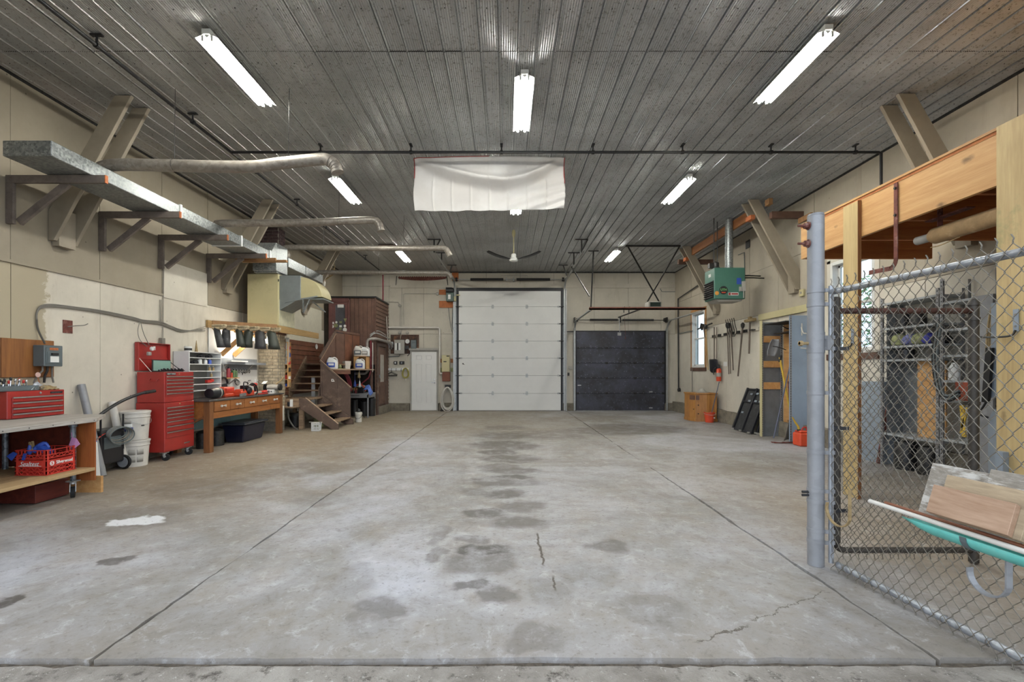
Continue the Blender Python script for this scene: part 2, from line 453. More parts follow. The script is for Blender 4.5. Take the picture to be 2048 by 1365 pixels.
M_ground = paint('outdoor_gravel','9a958a', .95, var=.3, scale=8)
M_conc = paint('rough_concrete_curb','7d7668', .9, var=.3, scale=7, dirt='4f483d', bump=.6)

fl = shell('floor')
b = MB(); b.box(-6.4, 6.6, YF-.02, DB+.3, -.3, -.03); struct(b.build('joint_bed', M_dirt, fl))
def jline(x, y0, y1, side, seed):
    rnd = random.Random(seed); out = []; y = y0; w = 0
    while y < y1:
        w = .8*w+rnd.uniform(-.006,.006)
        out.append((x+side*(.007+abs(rnd.gauss(0,.003)))+w, y)); y += .07
    out.append((x+side*.008, y1)); return out
JX = [-6.3, -2.03, 2.12, 6.5]
def xedge(y, x0, x1, s, seed):
    rnd = random.Random(seed); out = []; x = x0
    st = .09 if x1 > x0 else -.09
    while (x < x1) if st > 0 else (x > x1):
        out.append((x, y+s*(.01+abs(rnd.gauss(0,.008))))); x += st
    return out
for i in range(3):
    L = jline(JX[i], YF, DB+.3, 1, 11+i); Rr = jline(JX[i+1], YF, DB+.3, -1, 31+i)
    poly = xedge(YF, L[0][0]+.03, Rr[0][0]-.03, 1, 51+i)+Rr+L[::-1]
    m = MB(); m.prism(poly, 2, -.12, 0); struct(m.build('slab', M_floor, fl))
m = MB(); m.prism([(-8,-2.2),(8,-2.2)]+xedge(YF-.012, 8, -8, -1, 71), 2, -.2, -.012)
ap = m.build('apron_slab', M_apron, fl)
m = MB(); m.box(-40,40,-40,45,-.42,-.32); g = struct(m.build('ground', M_ground)); 

# -------------------------------------------------------------- walls
def wallmat(name, col, patch=None, side=None, streak=.35):
    t = NT(name)
    sep = t.new('ShaderNodeSeparateXYZ'); t.lk(t.P(), sep.inputs[0])
    n1 = t.noise(.8,7,.7); n2 = t.noise(5,6,.75); st = t.noise(1.6,6,.65, stretch=(2.2,2.2,.35))
    c = C(col)
    out = t.mix(t.ramp(n1,.35,.65), tuple(x*.86 for x in c), tuple(min(1,x*1.06) for x in c))
    out = t.mix(t.math('MULTIPLY', t.ramp(st,.55,.75), streak), out, C('8a7d66'))
    out = t.mix(t.math('MULTIPLY', t.ramp(n2,.6,.72), .3), out, C('857a68'))
    if patch:  # the newer white coat ends in a ragged edge
        e = t.math('ADD', sep.outputs[1], t.math('MULTIPLY', t.math('SUBTRACT', t.noise(2.5,6,.7), .5), .55))
        out = t.mix(t.ramp(e, patch+.03, patch), out, C('a89d86'))
    vo = t.new('ShaderNodeTexVoronoi'); vo.inputs['Scale'].default_value = 4.5; t.lk(t.P(), vo.inputs['Vector'])
    out = t.mix(t.math('MULTIPLY', t.ramp(vo.outputs['Distance'], .05, .03), .8), out, C('4f473c'))
    t.base(out); t.rm(.75); t.bump(n2,.25,.006); return t.m
M_wup = wallmat('stained_upper_wall_panel','998f7d')
M_wlow = wallmat('whitewashed_lower_wall_panel','ccc5b6', patch=5.85)
M_wlow2 = wallmat('whitewashed_wall_panel','cbc5b7', streak=.25)
M_wback = wallmat('back_wall_panel','bdb7a9', streak=.25)
M_wlightup = wallmat('right_upper_wall_panel','aba291')
M_seam = paint('dark_wall_cavity','3e372e', .9, var=.2)

def cut(u0,u1,z0,z1,holes):
    rects = [(u0,u1,z0,z1)]
    for (a,b_,c,d) in holes:
        nr = []
        for (p,q,r,s) in rects:
            if b_<=p or a>=q or d<=r or c>=s: nr.append((p,q,r,s)); continue
            if a>p: nr.append((p,a,r,s))
            if b_<q: nr.append((b_,q,r,s))
            pa,qb = max(p,a),min(q,b_)
            if c>r: nr.append((pa,qb,r,c))
            if d<s: nr.append((pa,qb,d,s))
        rects = nr
    return [r for r in rects if r[1]-r[0]>.01 and r[3]-r[2]>.01]
def panel_wall(name, axis, pos, inward, ued, rows, holes, u0, u1, rnd):
    """axis 0: wall at x=pos running along y; axis 1: wall at y=pos running along x"""
    sh = shell(name)
    m = MB()
    for (a,b_,c,d) in cut(u0-.2,u1+.2,-.1,H+.25,holes):
        if axis == 0: m.box(pos-inward*.012, pos-inward*.2, a, b_, c, d)
        else: m.box(a, b_, pos-inward*.012, pos-inward*.2, c, d)
    struct(m.build('backing', M_seam, sh))
    for (z0,z1,mat) in rows:
        for i in range(len(ued)-1):
            a, b_ = ued[i]+.004, ued[i+1]-.004
            mt = mat(ued[i], z0) if callable(mat) else mat
            o = rnd.uniform(0,.006)
            m = MB()
            for (p,q,r,s) in cut(a,b_,z0+.004,z1-.004,holes):
                if axis == 0: m.box(pos+inward*o, pos-inward*.012, p, q, r, s)
                else: m.box(p, q, pos+inward*o, pos-inward*.012, r, s)
            if m.v: struct(m.build('panel', mt, sh))
    return sh
rnd = random.Random(5)
yl = [YF]+[1.85+1.2*k for k in range(1,13) if 1.85+1.2*k < DB-.1 and 1.85+1.2*k > YF+.2]+[DB]
lw = panel_wall('wall_left', 0, XL, 1, yl, [(.28,2.70,M_wlow),(2.70,H,M_wup)], [], YF, DB, rnd)
m = MB(); m.box(XL-.05, XL+.02, 7.87, 9.02, 2.66, 3.3); struct(m.build('patch_panel', M_wlow2, lw))
WA = (14.0,14.98,1.52,3.27); WB = (7.55,8.58,1.72,3.4)
rw = panel_wall('wall_right', 0, XR, -1, yl, [(.3,2.73,M_wlow2),(2.73,3.8,M_wlightup),(3.8,H,M_wlightup)], [WA,WB], YF, DB, rnd)
xb = [XL,-5.3,-4.15,-2.92,-1.9,-.7,.5,1.7,3.13,4.34,5.5,XR]
bwl = panel_wall('wall_back', 1, DB, -1, xb, [(.26,2.72,M_wback),(2.72,4.42,M_wback),(4.42,H,M_wback)], [], XL, XR, rnd)
# concrete curb along the walls
for nm,(x0,x1,y0,y1),zt in (('baseboard_left',(XL-.15,XL+.03,YF,DB),.28),('baseboard_right',(XR-.1,XR+.15,YF,DB),.34)):
    m = MB(); y = y0
    n = 40
    prof = [(random.uniform(-.012,.012), random.uniform(-.02,.015)) for _ in range(n+1)]
    for k in range(n):
        ya, yb = y0+(y1-y0)*k/n, y0+(y1-y0)*(k+1)/n
        ins = x1 if nm.endswith('left') else x0; out_ = x0 if nm.endswith('left') else x1
        s = 1 if nm.endswith('left') else -1
        vs = []
        for yy,(a,c) in ((ya,prof[k]),(yb,prof[k+1])):
            vs += [(out_,yy,-.05),(ins+s*(a+.02),yy,-.05),(ins+s*a,yy,zt+c),(out_,yy,zt+c)]
        m.add(vs,[(0,1,5,4),(1,2,6,5),(2,3,7,6)] if s>0 else [(0,4,5,1),(1,5,6,2),(2,6,7,3)])
    struct(m.build(nm, M_conc))
m = MB()
for (a,b_) in ((-4.13,-3.42),(-2.38,-1.78),(2.02,2.46),(5.62,6.0)): m.box(a,b_,DB-.05,DB+.1,-.02,.27+.03*((a*7)%1))
struct(m.build('baseboard_back', M_conc, bev=.015))
# horizontal timber band across the back wall, ledges and wall-top trims
m = MB(); m.box(-4.1,XR,DB-.035,DB+.02,4.36,4.50); tr = struct(m.build('trim_1', M_wback))
m = MB(); m.box(XR-.06,XR+.02,8.9,10.95,2.60,2.74); struct(m.build('trim_2', M_cream))
m = MB(); m.box(XL-.02,XL+.03,YF,7.85,2.685,2.72); struct(m.build('trim_3', M_wup))
m = MB(); m.box(XL-.02,XL+.012,YF,DB,H-.03,H+.02); m.box(XR-.012,XR+.02,YF,DB,H-.03,H+.02); m.box(XL,XR,DB-.012,DB+.02,H-.035,H+.02)
struct(m.build('trim_4', M_darksteel))
# front wall with the wide opening behind the camera
fw = shell('wall_front')
m = MB(); m.box(-6.0,-4.4,YF-.12,YF+.06,0,H+.2); m.box(3.3,6.2,YF-.12,YF+.06,0,H+.2); m.box(-4.4,3.3,YF-.12,YF+.06,4.45,H+.2)
struct(m.build('panel', M_wlow2, fw))

# -------------------------------------------------------------- ceiling of ribbed steel sheets
def ceil_mat():
    t = NT('ribbed_ceiling_steel')
    n1 = t.noise(.9,6,.7); n2 = t.noise(60,3,.6); sp = t.noise(34,2,.5)
    c = t.mix(t.ramp(n1,.35,.65), C('a5a8aa'), C('cbced0')); c = t.mix(t.math('MULTIPLY', t.ramp(sp,.58,.66), .55), c, C('6b665e'))
    sepx = t.new('ShaderNodeSeparateXYZ'); t.lk(t.P(), sepx.inputs[0])
    left_brown = t.ramp(sepx.outputs[0], 1.5, -4.5)  # blends to a brownish grey towards the left
    c = t.mix(t.math('MULTIPLY', left_brown, .45), c, C('8d8577'))
    t.base(c); t.rm(t.math('ADD', t.math('MULTIPLY', n1, .2), .26), .5); return t.m
M_ceil = ceil_mat()
ce = shell('ceiling')
m = MB(); m.box(-6.2,6.4,YF-.1,DB+.2,H+.045,H+.25); struct(m.build('ceiling_deck', M_seam, ce))
PW = .2025
def sheet_profile():
    pts = []
    for k in range(4):
        x0 = k*PW
        pts += [(x0,-.003),(x0+.002,.022),(x0+.010,.022),(x0+.012,-.016),(x0+.022,-.016),(x0+.028,-.003)]
        nn = 7; w_ = (PW-.03)/nn
        for j in range(nn):
            xx = x0+.030+j*w_
            pts += [(xx,-.001),(xx+w_*.5,-.0085)]
    pts.append((4*PW-.003,-.002)); pts.append((4*PW+.004,-.016))
    return pts
prof = sheet_profile()
sheets = {}
rows = [(YF,5.098),(5.104,10.9),(10.906,DB)]
for r,(ya,yb) in enumerate(rows):
    m = MB(); n = len(prof)
    vs = [(x,0,z) for x,z in prof]+[(x,yb-ya,z) for x,z in prof]
    m.add(vs,[(i,n+i,n+i+1,i+1) for i in range(n-1)])
    sheets[r] = m.mesh('ceiling_sheet',[M_ceil])
x = -.49-7*.81
rnd = random.Random(3)
while x < XR:
    for r,(ya,yb) in enumerate(rows):
        o = bpy.data.objects.new('ceiling_sheet', sheets[r]); COL.objects.link(o); o.parent = ce
        o.location = (x, ya, H+.012+rnd.uniform(-.003,.003)-(.002 if r==1 else 0)); o.rotation_euler = (0, rnd.uniform(-.002,.002), 0)
        o['kind'] = 'structure'
    x += .81
m = MB(); y = 2.9
while y < DB:
    xx = -.49-7*.81+.1
    while xx < XR-.05:
        m.lathe([(.006,0),(.005,-.006)], (xx, y+rnd.uniform(-.01,.01), H+.008), seg=5); xx += PW
    y += .8
o = m.build('ceiling_screws', M_darksteel, ce); o['kind'] = 'stuff'

# -------------------------------------------------------------- windows of the right wall
M_frame = paint('white_window_frame','d8d8d4', .5, var=.05)
def window(n, hole, sill=True):
    y0,y1,z0,z1 = hole
    wd = shell('window_%d' % n, (XR, (y0+y1)/2, z0))
    m = MB(); t_ = .06
    for (a,b_,c,d) in ((y0,y0+t_,z0,z1),(y1-t_,y1,z0,z1),(y0+t_,y1-t_,z0,z0+t_),(y0+t_,y1-t_,z1-t_,z1)): m.box(XR-.02,XR+.15,a,b_,c,d)
    struct(m.build('window_frame', M_frame, wd, bev=.004))
    m = MB(); zm = z0+(z1-z0)*.52
    for (za,zb,dx) in ((z0+t_,zm+.02,.05),(zm-.02,z1-t_,.09)):
        for (a,b_,c,d) in ((y0+t_,y0+t_+.04,za,zb),(y1-t_-.04,y1-t_,za,zb),(y0+t_,y1-t_,za,za+.04),(y0+t_,y1-t_,zb-.04,zb)): m.box(XR+dx,XR+dx+.035,a,b_,c,d)
    struct(m.build('sash', M_frame, wd))
    m = MB(); m.box(XR+.066,XR+.07,y0+t_,y1-t_,z0+t_,zm); m.box(XR+.106,XR+.11,y0+t_,y1-t_,zm,z1-t_); struct(m.build('pane', M_glass, wd))
    m = MB(); m.box(XR-.03,XR+.0,y0-.09,y1+.09,z0-.11,z0); struct(m.build('window_sill', M_siding, wd))
    m = MB(); m.box(XR-.015,XR+.01,y1,y1+.09,z0,z1+.05); m.box(XR-.015,XR+.01,y0-.09,y0,z0,z1+.05); m.box(XR-.015,XR+.01,y0-.09,y1+.09,z1,z1+.09); struct(m.build('casing', M_pine if n==1 else M_wlow2, wd))
window(1, WA); window(2, WB)
# leafy shrubs outside the windows
M_leaf = paint('pale_spring_leaves','7fa06a', .6, var=.3, scale=8)
M_bark = paint('tree_bark','6a5a48', .9, var=.3)
def shrub(x, y, h, lab, seed):
    rr = random.Random(seed)
    s = thing('leafy_tree', lab, 'tree', (x,y,-.32), 'trees outside the windows')
    m = MB(); m.tube([(x,y,-.33),(x+.05,y,h*.3),(x,y+.05,h*.75)],[.08,.06,.03],8); m.build('trunk', M_bark, s)
    m = MB()
    for k in range(1500):
        th = rr.uniform(0,6.28); rad = math.sqrt(rr.random())*1.1; z = rr.uniform(.15,1)
        rad *= math.sin(min(1,z*1.2)*2.6)+.2
        p = Vector((x+rad*math.cos(th), y+rad*math.sin(th), z*h)); a = Vector((rr.gauss(0,1),rr.gauss(0,1),rr.gauss(0,1))).normalized(); b2 = a.orthogonal().normalized(); s_ = rr.uniform(.04,.09)
        m.add([p-a*s_, p+b2*s_*.5, p+a*s_, p-b2*s_*.5],[(0,1,2,3)])
    o = m.build('foliage', M_leaf, s); o['kind'] = 'stuff'
shrub(8.9,14.8,3.6,'pale green leafy tree outside the window near the back corner',1); shrub(9.4,17.6,4.0,'tall pale tree outside, behind the one at the far window',2)
shrub(9.0,9.0,3.4,'pale green leafy tree outside the window behind the fence',3); shrub(9.6,11.9,3.9,'tall pale tree outside, beyond the one at the fenced window',4)
# ================================================================== LAMPS
M_tube = emit('lit_fluorescent_tube','fffdf4', LAMP)
def lamp_fixture(x, y0, lab):
    L = 1.24
    t = thing('fluorescent_light', lab, 'ceiling light', (x, y0, H-.02), 'twin tube ceiling lights')
    z = H-.02
    m = MB(); m.prism([(-.045+x,z),(.045+x,z),(.045+x,z-.055),(-.045+x,z-.055)],1,y0,y0+L); m.build('housing', M_enamel, t, bev=.004)
    m = MB()
    th = .003
    for s in (-1,1):
        a = (x+s*.03, z-.052); b_ = (x+s*.115, z-.088)
        m.prism([a,b_,(b_[0],b_[1]-th),(a[0],a[1]-th)],1,y0+.01,y0+L-.01)
    # notched ends of the reflector
    m.prism([(x-.03,z-.055),(x,z-.085),(x+.03,z-.055)],1,y0+.02,y0+L-.02)
    m.build('reflector', M_enamel, t)
    for s in (-1,1):
        for yy in (y0+.02,y0+L-.035):
            m = MB(); m.box(x+s*.048-.012,x+s*.048+.012,yy,yy+.015,z-.11,z-.05); m.build('lamp_holder', M_white, t)
        m = MB(); m.cyl((x+s*.048,y0+.03,z-.092),(x+s*.048,y0+L-.03,z-.092),.0155,seg=10); m.build('lamp_tube', M_tube, t, smooth=True)
    return t
names = {(-1,0):'left row, nearest',(-1,1):'left row, middle one',(-1,2):'left row, farthest',
         (0,0):'centre, before the white banner',(0,1):'centre, behind the white banner',
         (1,0):'right row, nearest',(1,1):'right row, middle one',(1,2):'right row, farthest'}
for k,(x,y,c) in {(-1,0):(-3.05,4.72,0),(-1,1):(-3.03,8.2,0),(-1,2):(-3.05,13.25,0),(0,0):(.215,5.36,0),(0,1):(.21,8.85,0),(1,0):(3.24,4.66,0),(1,1):(3.25,8.2,0),(1,2):(3.15,13.2,0)}.items():
    lamp_fixture(x,y,'lit twin tube fluorescent light on the ceiling, '+names[k])
# ================================================================== BRACES, DUCT AND PIPES OVERHEAD
def brace(s, W, ys, lab):
    g = thing('knee_brace', lab, 'brace', (s*W, sum(ys)/2, 3.08), 'paired timber knee braces')
    k = W
    pts = [(s*(k-1.05),H-.004),(s*(k-.84),H-.004),(s*(k-.0),3.46),(s*(k-.0),3.08),(s*(k-.07),3.08)]
    for y in ys:
        m = MB(); m.prism(pts, 1, y-.024, y+.024); m.build('plank', M_brace, g, bev=.003)
    m = MB(); m.box(s*(k-.09), s*k, ys[0]+.025, ys[1]-.025, 3.02, 3.5); m.build('wall_block', M_brace, g)
    return g
WLb, WRb = abs(XL)-.007, XR-.007
brace(-1, WLb, (5.92,6.2), 'beige double plank brace on the left wall, nearest, behind the first bent pipe')
brace(-1, WLb, (9.5,9.76), 'beige double plank brace on the left wall beside the dark brick chimney')
brace(-1, WLb, (13.15,13.4), 'beige double plank brace on the left wall, farthest, beyond the furnace')
brace(1, WRb, (5.88,6.14), 'beige double plank brace on the right wall, nearest, above the plywood beam')
brace(1, WRb, (9.5,9.76), 'beige double plank brace on the right wall, right of the green heater')
brace(1, WRb, (13.05,13.3), 'beige double plank brace on the right wall, left of and behind the green heater')

# long rectangular duct
g = thing('ventilation_duct','long flat galvanised duct on timber brackets along the left wall','duct',(-5.08,4.93,3.70))
def duct_box(y0,y1,name='duct_section',z0=3.70,z1=3.865,x0=-5.34,x1=-4.82):
    m = MB(); m.box(x0,x1,y0,y1,z0,z1); return m.build(name, M_duct, g, bev=.006)
duct_box(4.93,6.87); duct_box(6.9,8.45); duct_box(8.48,9.55)
for y in (6.885,8.465,9.5): 
    m = MB(); m.box(-5.35,-4.805,y-.018,y+.018,3.685,3.88); m.build('joint_strip', M_enamel, g)
m = MB()
vs = [(-5.34,9.55,3.70),(-4.82,9.55,3.70),(-4.82,9.55,3.865),(-5.34,9.55,3.865),(-5.34,9.8,3.72),(-4.84,9.8,3.72),(-4.84,9.8,4.12),(-5.34,9.8,4.12)]
m.add(vs,[(0,1,5,4),(1,2,6,5),(2,3,7,6),(3,0,4,7)]); m.box(-5.34,-4.84,9.8,10.3,3.53,4.12); m.build('plenum', M_duct, g, bev=.005)
m = MB(); m.box(-5.36,-5.08,9.79,9.8,3.55,4.1); 
duct_box(10.31,11.2,z0=3.72,z1=3.93); duct_box(11.22,12.25,z0=3.72,z1=3.93)
m = MB(); m.box(-5.35,-4.81,11.19,11.23,3.71,3.94); m.build('joint_strip', M_duct, g)
def elbow_pipe(path, r, collar, lab, wires):
    t = thing('exhaust_pipe', lab, 'duct pipe', collar, 'round pipes branching off the duct')
    P = bez(path, 6); m = MB(); m.tube(P, r, 18, cap=False); 
    m.build('pipe', M_pipe, t, smooth=True)
    # seams of the elbow and the wire loops
    pin = [P[int(len(P)*q)] for q in (.02,.3,.62)]
    m = MB()
    for i in range(len(P)-13, len(P), 3):
        d = (P[min(i+1,len(P)-1)]-P[i-1]).normalized(); m.cyl(P[i]-d*.006, P[i]+d*.006, r+.005, seg=18)
    m.build('elbow_seam', M_pipe, t, smooth=True)
    d = (P[-1]-P[-2]).normalized()
    m = MB(); m.cyl(P[-1]-d*.02, P[-1]-d*.018, r*.93, seg=16); m.build('pipe_mouth', M_blackrub, t)
    m = MB(); m.lathe([(r*1.5,0),(r*1.45,.03),(r*1.1,.07)], (collar[0],collar[1],collar[2]), seg=18); m.build('collar', M_pipe, t, smooth=True)
    for (x,z) in wires:
        m = MB(); m.cyl((x,collar[1],z+r),(x+.01,collar[1],H-.01),.0035,seg=5); m.tube([(x+ .0, collar[1]+math.cos(a)*(r+.003), z+math.sin(a)*(r+.003)) for a in [i*.7 for i in range(9)]], .003, 4, closed=True)
        m.build('hanging_wire', M_darksteel, t)
def pp(px,py,Y): return px_y(px,py,Y)
Y=5.75; elbow_pipe([(-5.06,Y,3.84),(-5.0,Y,3.93),pp(236,330,Y),pp(330,331,Y),pp(490,334,Y),pp(560,327,Y),pp(640,319,Y),pp(660,323,Y),pp(671,333,Y),pp(675,345,Y)], .072, (-5.06,Y,3.866),
    'thick bent duct pipe nearest the viewer with downturned end near the ceiling light', [(-2.69,4.03),(-4.1,3.96)])
Y=7.9; elbow_pipe([(-5.0,Y,3.84),(-4.92,Y,3.90),pp(452,447,Y),pp(600,446,Y),pp(700,442,Y),pp(745,441,Y),pp(757,447,Y),pp(762,462,Y)], .062, (-5.0,Y,3.866),
    'straight grey duct pipe, second from the viewer, ending in a downturned elbow', [(-2.84,3.95)])
Y=10.45; elbow_pipe([(-5.0,Y,3.92),(-4.9,Y,4.02),pp(572,496,Y),pp(700,497,Y),pp(840,497,Y),pp(886,497,Y),pp(895,503,Y),pp(900,512,Y)], .062, (-5.0,Y,3.93),
    'long grey duct pipe, third from the viewer, reaching the tall door track', [(-4.1,4.1),(-2.3,4.1)])
Y=12.05; elbow_pipe([(-5.0,Y,3.92),(-4.9,Y,3.97),pp(650,545,Y),pp(720,545,Y),pp(800,546,Y),pp(880,546,Y),pp(896,548,Y),pp(903,556,Y)], .055, (-5.0,Y,3.93),
    'thin grey duct pipe farthest from the viewer, just before the back wall', [(-3.3,3.96)])
# brackets under the duct
labs = ['dark timber bracket under the duct near its open end, nearest','second dark timber bracket under the duct from the viewer','third dark timber bracket under the duct from the viewer','fourth dark timber bracket under the duct, left of the furnace']
for i,y in enumerate((5.41,6.64,7.77,9.02)):
    x0 = XL+.007; g = thing('duct_bracket', labs[i], 'bracket', (x0,y,3.1), 'timber brackets carrying the duct')
    m = MB(); m.box(x0,x0+.085,y-.02,y+.02,3.13,3.60); m.build('upright', M_bracket, g, bev=.002)
    m = MB(); m.box(x0,-4.655,y-.02,y+.02,3.602,3.692); m.build('arm', M_bracket, g, bev=.002)
    m = MB(); m.box(-4.654,-4.645,y-.02,y+.02,3.602,3.692); m.build('end_grain', M_endgrain, g)
    m = MB(); m.beam((x0+.10,y+.0405,3.16),(-5.13,y+.0405,3.62),.038,.085); m.build('strut', M_bracket, g, bev=.002)
m = MB(); m.box(-5.35,-4.56,9.2,9.24,3.60,3.655); m.box(-5.3,-4.4,9.3,9.38,3.6,3.64); single(m,'support_plank',M_pinkwood,'loose brown plank under the duct before the furnace','plank')

# black pipe along the ceiling
g = thing('ceiling_pipe','black iron pipe run across the ceiling in front of the banner','pipe',(-4.25,7.19,4.8))
m = MB(); m.cyl((-4.25,2.4,4.8),(-4.25,15.9,4.8),.02); m.build('pipe_run', M_black, g, smooth=True)
m = MB(); m.tube([(-4.25,7.19,4.8),(5.76,7.19,4.8),(5.8,7.19,4.78),(5.8,7.19,4.3)],.021); m.build('pipe_branch', M_black, g, smooth=True)
for y in (3.35,4.83,6.31,7.9,9.46,10.98,12.5,14.05):
    m = MB(); m.box(-4.31,-4.19,y-.02,y+.02,H-.02,H-.005); m.cyl((-4.25,y,4.8),(-4.25,y,H-.01),.012,seg=6); m.cyl((-4.25,y-.018,4.8),(-4.25,y+.018,4.8),.031,seg=10); m.build('pipe_clamp', M_black, g)
for px_ in (641,822,1003,1186,1365,1542,1711):
    x = (px_-CX)/F*7.19; m = MB(); m.box(x-.02,x+.02,7.14,7.24,H-.02,H-.005); m.cyl((x,7.19,4.8),(x,7.19,H-.01),.012,seg=6); m.cyl((x-.02,7.19,4.8),(x+.02,7.19,4.8),.031,seg=10); m.build('pipe_clamp', M_black, g)
m = MB(); m.cyl((-4.22,15.95,4.8),(-4.22,15.95,2.45),.022); m.cyl((-4.25,15.9,4.8),(-4.22,15.95,4.8),.022)
single(m,'red_standpipe',M_redpipe,'thin dark red pipe dropping from the ceiling beside the brown cabin','pipe',smooth=True)

# hanging banner
def ban(u, v):
    x = -1.507+u*2.467+.012*math.sin(v*7)*(1-2*u); zt = 4.898+.012*u; zb = 4.045+.04*u+.006*math.sin(u*40)
    z = zt+(zb-zt)*v
    c = 1.9*u*(1-u)*(1-.15*math.sin(u*6.0))              # swag line between the two top corners
    d = v-c
    y = 7.62-.17*math.exp(-(d/.09)**2)*min(1,6*u*(1-u))+.07*math.tanh(d*9)*4*u*(1-u)
    for k in range(1,8):
        y -= .012*math.exp(-((u-k/8)/.005)**2)*(1 if v>.4 else .4)
    y += .022*math.sin(13*u+9*v)*v*math.sin(7*u-4*v)+.022*math.sin(34*u*v+5*v)*max(0,u-.45)*v*2
    return (x,y,z)
t = NT('white_banner_cloth'); t.base(t.mix(t.ramp(t.noise(1.6,5,.6),.4,.7),C('d2cfcb'),C('e2e1df'))); t.rm(.55); t.b.inputs['Transmission Weight'].default_value=0; M_banner=t.m
g = thing('banner','large white cloth banner with sagging folds hanging from the ceiling','banner',(-.27,7.62,4.05))
m = MB(); m.grid(ban,160,60); o = m.build('cloth', M_banner, g, smooth=True, solid=.004)
m = MB()
def edge(f, n, w_):
    P = [Vector(f(i/n)) for i in range(n+1)]
    m.tube([p+Vector((0,-.004,0)) for p in P], w_, 4)
edge(lambda s: ban(0,s*.38), 20, .008); edge(lambda s: ban(1,s*.5), 20, .008); edge(lambda s: ban(s*.5,0), 30, .006); m.build('red_edge', M_red, g)
m = MB()
for u in (0,.5,1):
    p = Vector(ban(u,0)); m.cyl(p, (p.x,p.y,H-.005), .003, seg=5)
m.build('tie_cord', M_darksteel, g)

# ceiling fan
fx, fy = .19, 11.5
g = thing('ceiling_fan','three bladed ceiling fan with black blades and white motor','ceiling fan',(fx,fy,4.1))
m = MB(); m.lathe([(.03,H-.02),(.045,H-.08),(.04,4.76),(.02,4.72),(.014,4.70),(.014,4.3)],(fx,fy,0)); m.build('downrod', M_cream, g, smooth=True)
m = MB(); m.lathe([(.03,4.32),(.06,4.30),(.06,4.22),(.10,4.20),(.115,4.17),(.10,4.13),(.04,4.12)],(fx,fy,0),seg=24); m.build('motor', M_enamel, g, smooth=True)
for a in (90,-30,-150):
    m = MB(); n = 14
    def bl(u,v):
        r = .10+u*.63; w_ = (.03+.05*min(1,u*3))*(1-.35*max(0,(u-.85)/.15)**2); z = 4.165+.01+.11*u*u
        yy = (v-.5)*2*w_; p = Vector((r, yy, z+yy*.04)); return Matrix.Rotation(R(a),4,'Z') @ p + Vector((fx,fy,0))
    m.grid(bl,n,3); m.build('blade', M_black, g, smooth=True, solid=.008)

# green unit heater
hx0,hx1,hy0,hy1,hz0,hz1 = 4.67,5.36,10.42,10.93,3.03,3.735
g = thing('unit_heater','green gas unit heater hanging from rods near the right wall','heater',(5.0,10.65,hz0))
m = MB(); m.box(hx0,hx1,hy0,hy1,hz0,hz1); m.build('cabinet', M_green, g, bev=.012)
m = MB(); m.box(hx0-.008,hx0-.001,hy0+.03,hy1-.03,hz0+.03,hz0+.42); m.build('outlet_opening', M_blackrub, g)
for i in range(8):
    z = hz0+.05+i*.048; m = MB(); m.beam((hx0-.025,hy0+.03,z),(hx0-.025,hy1-.03,z),.045,.006,up=(.35,0,1)); m.build('louvre', M_darksteel, g)
m = MB(); m.prism([(hx0+.05,hz0-.001),(hx1-.03,hz0-.001),(hx1-.06,hz0-.04),(hx0+.12,hz0-.05)],1,hy0+.05,hy1-.05); m.build('burner_tray', M_elec2, g)
fxp,fyp = 5.13,10.7
m = MB(); m.cyl((fxp,fyp,hz1),(fxp,fyp,4.25),.086,seg=20); m.cyl((fxp,fyp,4.25),(fxp,fyp,H-.02),.084,seg=20); m.cyl((fxp,fyp,4.24),(fxp,fyp,4.27),.09,seg=20); m.cyl((fxp,fyp,hz1),(fxp,fyp,hz1+.05),.095,seg=20); m.build('flue', M_duct, g, smooth=True)
m = MB(); m.lathe([(.09,0),(.09,.03),(.07,.05),(.07,.14),(.03,.17)],(4.78,10.6,hz1+.001)); m.box(4.62,4.72,10.55,10.65,hz1+.02,hz1+.13); m.build('fan_motor', M_darksteel, g, smooth=True)
for x in (4.74,4.93):
    m = MB(); m.cyl((x,10.6 if x<4.8 else 10.85,hz1),(x,10.6 if x<4.8 else 10.85,H-.02),.011,seg=8); m.build('hanger_rod', M_black, g)
for z,y in ((3.61,10.6),(3.53,10.45)):
    m = MB(); m.tube([(hx1,y,z-.02),(5.6,y+.1,z),(5.96,y+.3,z+.03)],.016,8); m.build('gas_pipe', M_black, g, smooth=True)
m = MB(); m.lathe([(.095,0),(.095,-.003)],(4.876,hy0-.0,3.225),'y',24); st = m.build('round_sticker', M_black, g, label='black round sticker')
text('UTH',.07,(4.876,hy0-.005,3.235),'-y',paint('sticker_green','6fb26a'),g,'sticker_lettering',bold=True)
m = MB(); m.box(4.83,4.92,hy0-.0045,hy0-.003,3.165,3.185); m.build('sticker_bar', M_orange, st)
m = MB(); m.lathe([(.045,0),(.045,-.003)],(4.725,hy0,3.16),'y',20); m.build('round_sticker', paint('sticker_orange','c98a3a'), g, label='small orange sticker')
m = MB(); m.box(4.98,5.21,hy0-.003,hy0,3.11,3.175); st = m.build('brand_plate', M_paper, g)
m = MB(); m.box(4.985,5.035,hy0-.0045,hy0-.003,3.115,3.17); m.build('brand_mark', M_red, st)
m = MB(); m.box(5.05,5.2,hy0-.0045,hy0-.003,3.125,3.16); m.build('brand_mark', M_red, st)
m = MB(); m.box(hx0-.003,hx0,10.6,10.72,3.56,3.63); m.build('small_label', M_paper, g)
m = MB(); m.box(5.17,5.27,hy0-.004,hy0,3.36,3.5); m.build('warning_label', M_blue, g)
m = MB(); m.box(5.28,5.35,hy0-.05,hy0-.001,3.2,3.42); m.cyl((5.31,hy0-.03,3.2),(5.31,hy0-.03,3.05),.012); m.box(5.22,5.27,hy0-.03,hy0,3.2,3.3); m.build('gas_valve', M_elec2, g)

